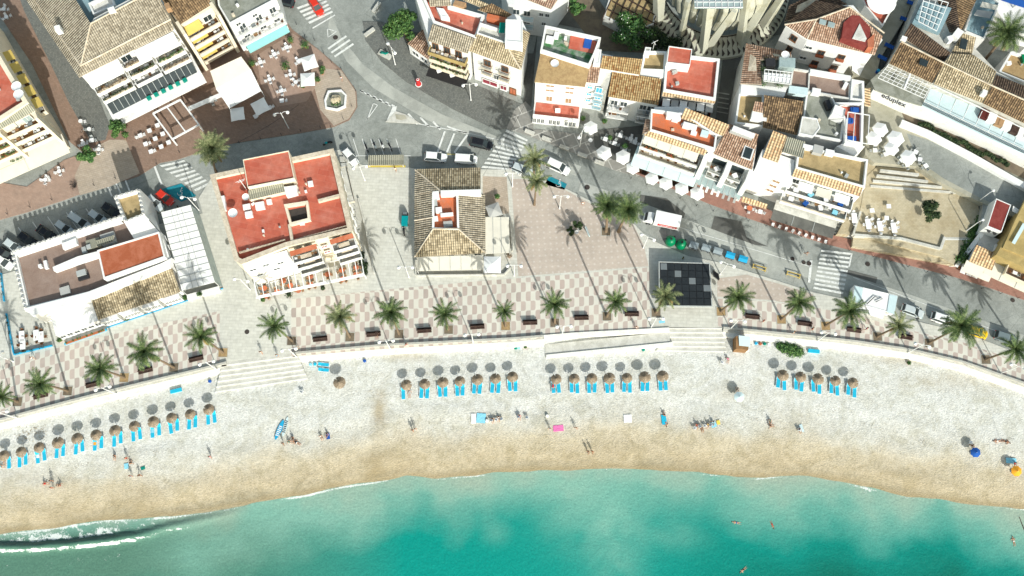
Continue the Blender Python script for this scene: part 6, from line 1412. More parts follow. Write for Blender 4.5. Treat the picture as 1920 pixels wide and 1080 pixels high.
b.sheet([(1897, 455, G+7.3), (1918, 418, G+7.3), (1924, 422, G+7.3), (1903, 458, G+7.3)], 'pale_blue_canvas', 'roof_light')
f = b.fac((1870, 476), (1960, 517), G+6.5); f.balcony(3.0, f.L, G+4.0, 2.2, 'cream_plaster', floor='brown_roofing'); f.slope(0, f.L, G+3.4, G+2.9, .1, 3.0, 'cream_canvas', ribs=3)
for i in range(4): f.win(f.L*(i+.5)/4, G+5.3, 1.3, 1.5)
canopy('garden_awning', 'triangular white shade between the dark red roof and the yellow building', [(1900, 386, G+6), (1918, 398, G+5.8), (1914, 404, G+5.8), (1898, 396, G+5.9)], 'white_canvas', ribs=0, posts=False)
# letters on the terrace wall
def text3d(txt, loc, size, rz, mat, parent, name='lettering', rx=0, origin=None, tilt=0, th=.02, sx=1):
    cu = bpy.data.curves.new(name, 'FONT'); cu.body = txt; cu.size = size; cu.extrude = th; cu.align_x = 'CENTER'; cu.align_y = 'CENTER'; cu.offset = .012*size
    to = bpy.data.objects.new('tmp', cu); COL.objects.link(to); dg = bpy.context.evaluated_depsgraph_get(); me = bpy.data.meshes.new_from_object(to.evaluated_get(dg)); bpy.data.objects.remove(to)
    me.materials.clear(); me.materials.append(MATS[mat]); ob = bpy.data.objects.new(name, me); COL.objects.link(ob); ob.parent = parent
    l = Vector(loc)-(origin or parent.location); ob.matrix_local = Matrix.Translation(l) @ Matrix.Rotation(rz, 4, 'Z') @ Matrix.Rotation(tilt, 4, 'X') @ Matrix.Scale(sx, 4, (1, 0, 0)); return ob
zt_ = UZ+2.62
A_, B_ = U(1651, 177, zt_), U(1700, 199, zt_); d_ = B_-A_
text3d('eduplex', (A_+B_)/2+Vector((0, 0, 0)), 1.35, math.atan2(d_.y, d_.x), 'black_cloth', tw_.e, sx=1.15)
# --- black panelled stage roof
b = Bld('stage_roof', 'black flat roof of square panels with white rim on the promenade', 1283, 540, G, 'stage')
b.walls([(1237, 499), (1328, 499), (1332, 566), (1240, 566)], G+2.1, mat='dark_metal')
b.block([(1235, 490), (1331, 493), (1336, 575), (1236, 574)], G+2.6, G+1.9, mat='rail_metal', roof='dark_metal', par=.1, pw=.18)
A_, B_, C2, D_ = U(1238, 493, G+2.55), U(1329, 496, G+2.55), U(1333, 572, G+2.55), U(1239, 571, G+2.55); m = MB(); m2 = MB()
for i in range(7):
    for j in range(6):
        def q_(s_, t_): return A_.lerp(B_, s_).lerp(D_.lerp(C2, s_), t_)
        pts = [q_((i+.04)/7, (j+.04)/6), q_((i+.96)/7, (j+.04)/6), q_((i+.96)/7, (j+.96)/6), q_((i+.04)/7, (j+.96)/6)]
        b.part(MB().prism([(p.x, p.y) for p in pts], G+2.5, G+2.57), 'panel', 'dark_panel' if (i*3+j*5) % 11 else 'grey_plastic')
m = MB()
for i in range(7): m.box(U(1337+i*1.6, 512+i*1.2, G+.9+.0), (.06, 1.2, .9), .1)
b.part(m, 'side_grille', 'dark_metal')
# food kiosk trailer and beach kiosk
b = Bld('kiosk_trailer', 'white box kiosk trailer with folded-out flaps at the promenade edge', 1640, 560, G, 'kiosk')
b.block([(1602, 535), (1682, 554), (1676, 588), (1598, 566)], G+2.7, ZP+.4, roof='white_metal', par=.08, pw=.12, mat='white_metal')
b.sheet([(1600, 566, G+2.5), (1660, 584, G+2.5), (1655, 598, G+2.1), (1598, 580, G+2.1)], 'white_metal', 'side_flap'); b.sheet([(1668, 552, G+2.75), (1683, 555, G+2.75), (1677, 589, G+2.75), (1663, 585, G+2.75)], 'pale_blue_canvas', 'roof_panel'); b.sheet([(1603, 536, G+2.75), (1618, 540, G+2.75), (1614, 569, G+2.75), (1599, 565, G+2.75)], 'pale_blue_canvas', 'roof_panel')
b.part(MB().tube([U(1625, 570, G+2.9), U(1640, 556, G+2.9), U(1655, 560, G+2.9), U(1642, 566, G+2.9)], .09, 5), 'folded_frame', 'dark_metal')
for p in ((1612, 572), (1666, 588)): q = U(*p, G+.45); b.part(MB().tube([(q.x, q.y, q.z), (q.x+.25, q.y, q.z)], .35, 12), 'wheel', 'rubber')
b = Bld('beach_kiosk', 'small kiosk with pale roof and terracotta walls beside the beach steps', 1392, 643, 1.3, 'kiosk')
b.walls([(1380, 630), (1405, 632), (1403, 656), (1380, 654)], G+1.9, 1.2, 'timber'); b.sheet([(1385, 629, G+2.2), (1407, 631, G+2.2), (1406, 650, G+2.0), (1386, 648, G+2.0)], 'pale_blue_canvas', 'roof_panel')
b.part(MB().prism(XY([(1379, 652), (1405, 654), (1405, 658), (1379, 657)], 2.4), 1.2, 2.4), 'counter', 'white_metal')
b = Bld('fountain', 'irregular stone fountain basin with planted rock in the small round plaza', 629, 186, ZP, 'fountain')
bs_ = XY([(615, 170), (640, 168), (650, 178), (648, 200), (632, 207), (610, 203), (608, 188)], G+.6); b.part(MB().ring(bs_, inset(bs_, .35), ZP, G+.7, ZP+.1), 'basin_rim', 'white_plaster')
ii = inset(bs_, .35); b.part(MB().add([(p[0], p[1], G+.35) for p in (ii if area(ii) > 0 else ii[::-1])], [tuple(range(len(ii)))]), 'basin_water', 'grey_roofing')
rg_ = random.Random(5); m = MB(); q = U(630, 188, G+.6); leafclump(m, q+Vector((0, -.6, 0)), (1.2, .8, .5), 140, .18, rg_); b.part(m, 'basin_plants', 'leaf_green')
me = bpy.data.meshes.new('rock'); bm2 = bmesh.new(); bmesh.ops.create_icosphere(bm2, subdivisions=3, radius=1)
for v in bm2.verts: v.co = Vector((v.co.x*1.1, v.co.y*.9, v.co.z*.8))*(1+.35*noise.noise(v.co*1.7))
bm2.to_mesh(me); bm2.free(); me.materials.append(MATS['sand_paving']); o = bpy.data.objects.new('rock', me); COL.objects.link(o); o.parent = b.e; o.location = q-b.e.location+Vector((0, .2, 0))
# ------------------------------------------------------------------ street lamps
def lamp_double():
    e = empty('street_lamp', (0, 0, 0), 0, 'white street lamp', 'street lamp', 'double globe street lamps')
    MB().tube([(0, 0, 0), (0, 0, .5), (0, 0, 7.2)], [.16, .10, .07], 8).build('pole', 'white_metal', e)
    for s_ in (-1, 1):
        MB().tube([(0, 0, 6.7), (s_*.5, 0, 7.25), (s_*1.0, 0, 7.3), (s_*1.25, 0, 7.1)], .05, 6).build('arm', 'white_metal', e)
        MB().lathe([(0.01, .36), (.25, .27), (.36, .02), (.27, -.25), (.05, -.36)], (s_*1.25, 0, 6.75), 14).build('globe', 'globe', e, smooth=True)
    return e
LP = lamp_double()
def lamps(L):
    for x, y, rz, lab in L: place(LP, USED, U(x, y, ZP), R(rz), lab)
lamps([(33, 784, 14, 'white double globe lamp at the west end of the sea wall'), (219, 739, 14, 'white double globe lamp by the sea wall between the second and third western palms'), (407, 693, 14, 'white double globe lamp at the east end of the western mosaic'), (25, 678, 20, 'white double globe lamp by the blue-edged terrace at the west edge'),
       (556, 669, 8, 'white double globe lamp at the top of the western beach steps'), (732, 654, 6, 'white double globe lamp by the sea wall beside the dense palm'), (887, 642, 4, 'white double globe lamp by the sea wall between the two sparse palms'), (1054, 627, 2, 'white double globe lamp by the sea wall south of the pink plaza'),
       (1221, 613, 0, 'white double globe lamp by the blue sign at the middle steps'), (1369, 617, -4, 'white double globe lamp behind the small beach kiosk'), (1533, 639, -8, 'white double globe lamp by the sea wall above the eastern parasols'), (1703, 661, -14, 'white double globe lamp by the sea wall beside the largest promenade palm'), (1876, 700, -20, 'white double globe lamp at the east end of the sea wall'),
       (469, 543, -10, 'white double globe lamp between the castle restaurant canopy and the long pergola'), (541, 240, 12, 'white double globe lamp on the shaded brick terrace'), (741, 121, -55, 'white double globe lamp beside the teal statue'), (883, 188, 5, 'white double globe lamp by the black awning'),
       (684, 338, 10, 'white double globe lamp beside the parked white hatchback'), (767, 520, 0, 'white double globe lamp south of the teal cart'), (964, 517, 0, 'white double globe lamp at the south west corner of the pink plaza'), (961, 350, 0, 'white double globe lamp at the north west corner of the pink plaza'), (1049, 391, 0, 'white double globe lamp beside the blue parking sign on the pink plaza'),
       (1206, 465, -25, 'white double globe lamp beside the green domes'), (1350, 514, -20, 'white double globe lamp behind the blue-lidded bins'), (373, 394, -8, 'white double globe lamp by the red car and teal disabled bay'), (1087, 274, 60, 'white double globe lamp at the corner of the white red-porched house')])
def lamp_single(x, y, rz, lab):
    e = empty('street_lamp', U(x, y, ZP+.2), R(rz), lab, 'street lamp', 'single arm street lamps')
    MB().tube([(0, 0, 0), (0, 0, 6.2)], [.12, .07], 8).build('pole', 'white_metal', e)
    MB().tube([(0, 0, 6.1), (.4, 0, 6.6), (1.0, 0, 6.7)], .05, 6).build('arm', 'white_metal', e)
    MB().lathe([(.02, .18), (.22, .1), (.26, -.05), (.05, -.12)], (1.0, 0, 6.65), 12).build('lamp_head', 'globe', e)
lamp_single(1826, 384, 30, 'white single lamp leaning over the upper road above the plaza'); lamp_single(1806, 437, 25, 'white single lamp standing in the green sloping hedge')
# ------------------------------------------------------------------ benches
def bench():
    e = empty('bench', (0, 0, 0), 0, 'bench', 'bench', 'dark double benches along the promenade')
    for s_ in (-1, 1):
        MB().box((0, s_*.28, .44), (2.7, .46, .07)).build('seat', 'dark_timber', e)
    MB().box((0, 0, .75), (2.7, .08, .5)).build('backrest', 'dark_timber', e)
    for x in (-1.1, 1.1): MB().box((x, 0, .22), (.08, .9, .42)).build('leg', 'dark_metal', e)
    return e
BN = bench()
for x, y, rz, lab in [(78, 742, 14, 'dark bench under the second palm from the west'), (176, 721, 14, 'dark bench under the third palm from the west'), (274, 695, 14, 'dark bench under the tall leaning palm by the castle restaurant'), (369, 673, 14, 'dark bench under the palm at the east end of the western mosaic'),
        (601, 636, 6, 'dark bench just west of the palm south of the long pergola'), (701, 627, 5, 'dark bench beside the dense palm by the sea wall'), (796, 620, 4, 'dark bench midway between two palms south of the tiled house'), (895, 613, 4, 'dark bench with a white bag west of the smallest palm'), (994, 605, 2, 'dark bench east of the smallest palm'), (1090, 596, 1, 'dark bench south of the pink plaza centre'), (1184, 589, 0, 'dark bench just west of the black panelled stage roof'),
        (1410, 594, -6, 'dark bench east of the stage roof palm'), (1508, 607, -8, 'dark bench beneath the palm near the pink side paving'), (1600, 619, -8, 'dark bench beneath the big palm by the kiosk trailer'), (1696, 632, -10, 'dark bench west of the largest promenade palm')]:
    place(BN, USED, U(x, y, ZP), R(rz), lab)
# ------------------------------------------------------------------ beach furniture
def zb(px, py):
    p = U(px, py, 1.2); d = p.y-sy(p.x); W = max(wy(p.x)-sy(p.x), 4); return max(0.02, 1.35*min(max(d, 0)/min(W, 24), 1)**0.75+.02)
def parasol():
    e = empty('thatched_parasol', (0, 0, 0), 0, 'parasol', 'parasol', 'thatched parasols on the beach')
    MB().tube([(0, 0, -.3), (0, 0, 2.5)], .05, 6).build('pole', 'timber', e)
    rg = random.Random(3); m = MB().lathe([(0.02, 2.80), (.3, 2.62), (.28, 2.58), (.02, 2.7)], n=14)
    for k in range(620):
        a = rg.uniform(0, 6.283); r0 = rg.choice((.1, .42, .78))+rg.uniform(-.04, .04); r1 = r0+.34; z0, z1 = 2.80-.56*r0, 2.77-.56*r1; w_ = .05
        c, s_ = math.cos(a), math.sin(a); t = Vector((-s_, c, 0))*w_
        m.add([Vector((c*r0, s_*r0, z0+.04))-t, Vector((c*r0, s_*r0, z0+.04))+t, Vector((c*r1, s_*r1, z1+.03))+t*1.3, Vector((c*r1, s_*r1, z1+.03))-t*1.3], [(0, 1, 2, 3)])
    m.build('canopy', 'thatch', e); return e
PR = parasol()
def lounger():
    e = empty('sun_lounger', (0, 0, 0), 0, 'lounger', 'sun lounger', 'blue sun loungers on the beach')
    m = MB()
    for s_ in (-1, 1): m.tube([(s_*.33, -.95, .28), (s_*.33, .45, .28), (s_*.33, 1.0, .62)], .03, 5)
    m.tube([(-.33, -.95, .28), (.33, -.95, .28)], .03, 5); m.tube([(-.33, 1.0, .62), (.33, 1.0, .62)], .03, 5)
    m.build('frame', 'white_plastic', e)
    MB().add([(-.3, -.93, .33), (.3, -.93, .33), (.3, .45, .33), (-.3, .45, .33), (-.3, 1.0, .68), (.3, 1.0, .68), (-.3, -.93, .27), (.3, -.93, .27), (.3, .45, .27), (-.3, .45, .27), (-.3, 1.0, .62), (.3, 1.0, .62)], [(0, 1, 2, 3), (3, 2, 5, 4), (6, 9, 8, 7), (9, 10, 11, 8), (0, 6, 7, 1), (1, 7, 8, 2), (2, 8, 11, 5), (5, 11, 10, 4), (4, 10, 9, 3), (3, 9, 6, 0)]).build('mattress', 'blue_cloth', e)
    for s_ in (-1, 1):
        MB().tube([(s_*.33, -.75, 0), (s_*.33, -.75, .28)], .03, 5).build('leg', 'white_plastic', e)
        MB().tube([(s_*.33, .6, 0), (s_*.33, .6, .36)], .03, 5).build('leg', 'white_plastic', e)
        MB().tube([(s_*.37, .0, .30), (s_*.37, .05, .5), (s_*.37, .4, .5)], .025, 5).build('armrest', 'white_plastic', e)
    return e
LO = lounger()
rows_ = [('the long western row', [(5, 854), (37, 847), (71, 838.5), (107, 829.6), (143, 822), (178, 815), (214, 807), (250, 798.5), (286, 790.5), (320, 783), (355, 776), (390, 767)], ((0, 18), (11.5, 13)), 6, 'west'),
         ('the row by the sand gully', [(761.5, 721), (796, 719), (830, 716), (862, 714), (895, 711), (929, 709), (961, 706)], ((-5, 16), (5, 16)), 0, 'gully'),
         ('the row below the ramp', [(1043, 710), (1077, 709.5), (1110, 709), (1143, 709), (1176, 708), (1209.5, 706.5), (1243, 705)], ((-5, 15.5), (4.5, 15.5)), 0, 'gully'),
         ('the short eastern row', [(1469, 703), (1502.5, 706), (1535, 710), (1568, 713), (1601, 717)], ((-9.5, 12), (1, 17)), -5, 'hedge')]
for rname, pts, offs, rz, _ in rows_:
    for i, (x, y) in enumerate(pts):
        z = zb(x, y+5); lab = f'{ORD[i]} thatched parasol from the west in {rname}'
        p = U(x, y, z+2.4); place(PR, USED, (p.x, p.y, z), rnd.uniform(0, 6), lab, scale=rnd.uniform(.86, .97))
        for j, (dx, dy) in enumerate(offs):
            if (rname, i, j) in (('the long western row', 0, 0), ('the row by the sand gully', 0, 1)): continue
            q = U(x+dx*1.05+rnd.uniform(-.6, .6), y+dy+1.5+rnd.uniform(-1, 1), z+.3); place(LO, USED, (q.x, q.y, z), R(rz+rnd.uniform(-6, 6)), f'{"western" if j == 0 else "eastern"} blue lounger under the {ORD[i]} parasol from the west, {rname}', scale=1.12)
p = U(636, 717, 3.7); place(PR, USED, (p.x, p.y, 1.3), 1, 'single thatched parasol standing apart east of the western beach steps')
# stacked and loose loungers
def slab(name, px, py, size, rz, mat, label, z=None, cat='lounger', group=None):
    z = zb(px, py) if z is None else z; p = U(px, py, z); e = empty(name, p, R(rz), label, cat, group)
    MB().box((0, 0, size[2]/2), size).build('mattress', mat, e); m = MB().box((0, 0, .03), (size[0]+.12, size[1]+.12, .05)); m.build('frame', 'white_plastic', e); return e
slab('folded_lounger', 331, 733, (2.1, .65, .5), 14, 'blue_cloth', 'stack of blue loungers laid lengthwise at the western sea wall'); slab('folded_lounger', 1525, 659, (2.1, .65, .5), -6, 'blue_cloth', 'stack of blue loungers laid beside the green hedge')
for x, y, lab in ((608, 684, 'upper of two blue and white loungers beside the single parasol'), (608, 694, 'lower of two blue and white loungers beside the single parasol')):
    place(LO, USED, U(x, y, 1.3), R(85), lab, 'spare loungers by the wall'); 
def umb(name, px, py, h, r, n, mat, label, group, z=ZP, rz=0, sq=False, drop=.45, tilt=0):
    c = U(px, py, z+h); e = empty(name, (c.x, c.y, z), R(rz), label, 'umbrella', group)
    MB().tube([(0, 0, 0), (0, 0, h+.15)], .035, 6).build('pole', 'white_metal', e)
    MB().lathe([(.02, .1), (.35, .08), (.4, 0)], (0, 0, 0), 10).build('base', 'grey_plastic', e)
    m = MB(); vs = [(0, 0, h+.1)]; k = 4 if sq else n
    for i in range(k): a = 2*math.pi*i/k+math.pi/k; vs.append((r*math.cos(a), r*math.sin(a), h-drop)); a2 = a+math.pi/k; rr = r*math.cos(math.pi/k)*.96; vs.append((rr*math.cos(a2), rr*math.sin(a2), h-drop*.86))
    N_ = 2*k; m.add(vs, [(0, 1+i, 1+(i+1) % N_) for i in range(N_)]); m.add([(x_, y_, z_) for x_, y_, z_ in vs[1:]]+[(x_, y_, z_-.14) for x_, y_, z_ in vs[1:]], [(i, N_+i, N_+(i+1) % N_, (i+1) % N_) for i in range(N_)])
    m.build('canopy', mat, e)
    rb = MB()
    for i in range(k): rb.tube([vs[0], vs[1+2*i]], .02, 4)
    o = rb.build('rib', 'white_metal', e); o.location.z = -.03
    if tilt: e.rotation_euler[0] = R(tilt)
    return e
GU = 'white market umbrellas'
for x, y, sq, r, rz, lab in [(579, 115, 1, 2.1, 20, 'square white umbrella on the rose paving beside the potted tree'), (576, 147, 1, 2.0, 5, 'square white umbrella just south of another on the rose paving'), (487, 198, 1, 2.1, 30, 'square white umbrella on the brick terrace beside the long awning'), (444, 212, 1, 1.9, 10, 'square white umbrella at the west corner of the long awning'),
        (1108, 238, 0, 1.5, 0, 'white umbrella beside the red-porched house'), (1133, 285, 0, 1.6, 10, 'white umbrella on the slab pavement by the dark patio'), (1169, 293, 0, 1.6, 0, 'white umbrella at the west corner of the pale blue awning'), (1187, 313, 0, 1.4, 0, 'white umbrella overlapping the west end of the pale blue awning'),
        (1223, 333, 0, 1.4, 10, 'first of four white umbrellas on the red pavement, closest to the dark patio'), (1249, 342, 0, 1.45, 0, 'second white umbrella along the red pavement'), (1279, 352, 0, 1.45, 0, 'third white umbrella along the red pavement'), (1308, 361, 0, 1.5, 0, 'last white umbrella on the red pavement beside the grey glass canopy')]:
    umb('umbrella', x, y, 2.7, r, 6, 'white_canvas', lab, GU, rz=rz, sq=sq)
for x, y, r, lab in [(1652, 241, 1.6, 'northernmost white umbrella of the cluster above the sandy plaza'), (1640, 258, 1.6, 'white umbrella beside the blue sofa terrace'), (1681, 258, 1.75, 'white umbrella in the cluster beside the garden wall end'), (1673, 277, 1.5, 'middle white umbrella of the cluster above the sandy plaza'), (1705, 293, 1.6, 'white umbrella of the cluster closest to the upper road')]:
    umb('umbrella', x, y, 2.7, r, 6, 'white_canvas', lab, GU, z=UZ, rz=15)
umb('umbrella', 923, 495, 2.8, 2.3, 4, 'white_canvas', 'square white umbrella at the corner of the cream canopies', GU, sq=True, rz=0)
umb('umbrella', 926, 393, 2.7, 1.9, 4, 'grey_canvas', 'tilted beige umbrella north of the big cream canopy', GU, sq=True, rz=20)
umb('beach_umbrella', 1387, 741, 2.1, 1.0, 8, 'pale_blue_canvas', 'pale blue and white beach umbrella alone on the sand', 'beach umbrellas', z=zb(1387, 741), tilt=8)
umb('beach_umbrella', 1831, 846, 2.1, .95, 8, 'navy_cloth', 'bright blue beach umbrella on the eastern sand', 'beach umbrellas', z=zb(1831, 846), tilt=6)
umb('beach_umbrella', 1908, 881, 2.1, 1.0, 8, 'orange_cloth', 'orange beach umbrella at the east edge near the water', 'beach umbrellas', z=zb(1908, 881), tilt=6)
# ------------------------------------------------------------------ cafe tables and chairs
def mk_table(mat='white_plastic', rnd_=False, w=.85, l=.85):
    e = empty('cafe_table', (0, 0, 0), 0, 't', 'table', 'cafe tables')
    (MB().lathe([(0.01, .74), (w/2, .74), (w/2, .70), (.01, .70)], n=14) if rnd_ else MB().box((0, 0, .73), (w, l, .04))).build('tabletop', mat, e)
    MB().tube([(0, 0, 0), (0, 0, .7)], .04, 6).build('stem', 'rail_metal', e); MB().box((0, 0, .02), (.4, .4, .03)).build('foot', 'rail_metal', e); return e
def mk_chair(mat='white_plastic'):
    m = MB().box((0, 0, .44), (.46, .46, .05)).box((0, .23, .66), (.46, .05, .42), 0, 0, -.12)
    for a in (-1, 1):
        for b_ in (-1, 1): m.box((a*.19, b_*.19, .21), (.05, .05, .42))
        m.box((a*.23, .02, .62), (.04, .4, .04)).box((a*.23, -.16, .53), (.04, .04, .2))
    return tag(m.build('cafe_chair', mat), 'c', 'chair', 'cafe chairs')
TB = {k: mk_table(*v) for k, v in dict(white=('white_plastic', False), long=('white_plastic', False, 1.0, 2.0), round=('white_plastic', True), dark=('dark_timber', False), orange=('orange_roofing', True, 1.1)).items()}
CH = {k: mk_chair(v) for k, v in dict(white='white_plastic', brown='brown_rattan', grey='rail_metal', orange='shutter_brown').items()}
for e_ in TB.values(): e_.name = 'cafe_table'
SIDE = {0: 'east', 90: 'north', 180: 'west', 270: 'south'}
def dining(px, py, place_, kind='white', ch='white', n=4, rz=0, z=ZP, rad=.72, no=None):
    c = U(px, py, z+.4); c.z = z
    colr = {'white': 'white square', 'long': 'long white', 'round': 'round white', 'dark': 'dark square', 'orange': 'round orange'}[kind]
    place(TB[kind], USED, c, R(rz), f'{colr} table {place_}', 'cafe tables')
    r_ = rad
    for i in range(n):
        a = [0, 180, 90, 270, 45, 225][i]; rr = r_ if kind != 'long' or a in (0, 180) else 1.25
        ang = R(a+rz); p = c+Vector((math.cos(ang), math.sin(ang), 0))*(rr+rnd.uniform(-.05, .12))
        cn = {'white': 'white', 'brown': 'brown', 'grey': 'grey', 'orange': 'brown'}[ch]
        place(CH[ch], USED, p, ang-math.pi/2+rnd.uniform(-.3, .3), f'{cn} chair {SIDE.get(a, "diagonal")} of the table {place_}', 'cafe chairs')
for a in [(538, 90, 'under the teal awning nearest the potted palm', 'white', 'white', 4, 20), (515, 103, 'in the middle under the teal awning', 'white', 'white', 4, 30), (489, 118, 'at the west end of the teal awning', 'white', 'white', 4, 20),
        (561, 116, 'beside the north square umbrella', 'white', 'white', 3, 40), (545, 141, 'west of the south square umbrella', 'round', 'white', 4, 10), (555, 155, 'south west of the square umbrellas', 'round', 'white', 4, 40), (506, 150, 'on the rose paving by the long awning corner', 'round', 'white', 4, 20), (528, 171, 'alone at the south of the rose paving', 'white', 'white', 4, 15), (529, 190, 'beside the light line on the brick terrace', 'white', 'white', 1, 10),
        (506, 203, 'south east of the brick terrace umbrella', 'white', 'white', 1, 30), (480, 219, 'lying free south of the brick terrace umbrella', 'white', 'white', 0, 35), (398, 190, 'with grey seats between the pergola and the awning', 'white', 'grey', 4, 20),
        (264, 255, 'in the upper west corner below the pergola', 'white', 'white', 2, 25), (281, 246, 'first below the pergola west post', 'white', 'brown', 1, 25), (296, 236, 'directly under the pergola west beam', 'white', 'brown', 1, 25), (274, 271, 'second row below the pergola', 'white', 'white', 1, 25), (292, 261, 'in the centre below the pergola', 'white', 'brown', 2, 25), (306, 252, 'east of centre below the pergola', 'white', 'brown', 1, 25), (284, 285, 'closest to the road below the pergola', 'white', 'white', 1, 25), (303, 276, 'third row below the pergola', 'white', 'brown', 2, 25), (317, 268, 'by the pergola south post', 'white', 'brown', 1, 25),
        (186, 281, 'east of the bright street tree', 'round', 'white', 4, 0), (157, 271, 'north west of the bright street tree', 'white', 'white', 3, 20), (173, 264, 'north of the bright street tree', 'white', 'grey', 3, 10), (112, 322, 'under the edge of the beige awning', 'round', 'white', 4, 20), (86, 338, 'at the west corner of the beige awning', 'round', 'white', 5, 0), (8, 18, 'at the north west corner alley', 'round', 'white', 3, 0), (13, 33, 'in the alley south of the corner table', 'round', 'white', 3, 30), (152, 228, 'standing in the dark alley mouth', 'round', 'white', 1, 0), (168, 243, 'in the alley by the lone bicycle', 'round', 'grey', 2, 0)]:
    dining(*a)
# long and square tables on the western blue-edged terrace
for x, y, lab in ((42, 631, 'at the west of the blue-edged terrace'), (44, 646, 'in the south west corner of the blue-edged terrace'), (69, 629, 'in the middle of the blue-edged terrace'), (78, 632, 'beside the white building on the blue-edged terrace')):
    dining(x, y, lab, 'long', 'brown', 4, 8)
# patio north of the red pavement
for x, y, lab, k, c in ((1163, 255, 'with a red cloth seat in the dark patio', 'white', 'grey'), (1182, 262, 'in the east half of the dark patio', 'white', 'white'), (1152, 270, 'in the dark patio between the white umbrellas', 'white', 'grey'), (1135, 262, 'at the west side of the dark patio', 'white', 'grey'), (1172, 280, 'at the south side of the dark patio', 'white', 'grey'), (1190, 268, 'by the teal screen of the dark patio', 'white', 'white')):
    dining(x, y, lab, k, c, 3, -20)
dining(1107, 264, 'alone on the slab pavement near the lamp', 'round', 'white', 0, 0, rad=.7)
# red pavement
for x, y, lab, c in ((1207, 325, 'between the first white umbrellas', 'brown'), (1236, 337, 'between the first and second red pavement umbrellas', 'brown'), (1264, 346, 'between the second and third red pavement umbrellas', 'brown'), (1292, 355, 'between the third and last red pavement umbrellas', 'brown')): dining(x, y, lab, 'dark', c, 3, -20)
dining(1405, 391, 'with a yellow top beside the striped porch', 'orange', 'white', 4, -15); dining(1425, 398, 'next to the yellow table by the dark canopy', 'white', 'white', 2, -15)
for i in range(9):
    place(CH['white'], USED, U(1448+i*12.3, 423+i*4.0, ZP), R(-20+rnd.uniform(-20, 20)), f'{ORD[i]} white chair from the west along the front of the dark canopy', 'cafe chairs')
for x, y, lab in ((1627, 421, 'at the west edge of the sandy plaza'), (1649, 425, 'in the middle on the edge of the sandy plaza'), (1675, 428, 'easternmost on the edge of the sandy plaza')): dining(x, y, lab, 'long', 'white', 5, 5, PZ)
dining(1601, 410, 'on the ledge beside the plaza steps', 'long', 'white', 4, 0, PZ); 
for x, y, lab in ((1633, 397, 'loose on the sandy plaza by the west wall'), (1664, 389, 'loose in the middle of the sandy plaza'), (1660, 411, 'loose in front of the plaza tables')): place(TB['white'], USED, U(x, y, PZ), rnd.uniform(0, 2), f'small white table {lab}', 'cafe tables')
for i, (x, y) in enumerate(((1806, 505), (1818, 509), (1829, 513), (1874, 514), (1886, 519), (1896, 524), (1907, 530), (1918, 536))): dining(x, y, f'{ORD[i]} from the west by the eastern shops', 'long', 'brown', 2, -25)
for i, (x, y) in enumerate(((1640, 283), (1660, 290), (1690, 301), (1716, 286), (1724, 300), (1700, 310), (1735, 312))): dining(x, y, f'{ORD[i]} from the west beneath the umbrella cluster', 'white', 'grey', 3, 20*i, UZ)
# orange tables beneath the long pergola
for i, (x, y) in enumerate(((496, 541), (520, 548), (532, 527), (545, 536), (583, 519), (584, 535), (615, 515), (641, 507), (643, 524), (668, 502), (668, 516), (498, 556), (560, 545))): dining(x, y, f'{ORD[i]} from the west beneath the long pergola', 'orange', 'orange', 3, 30*i, ZP)
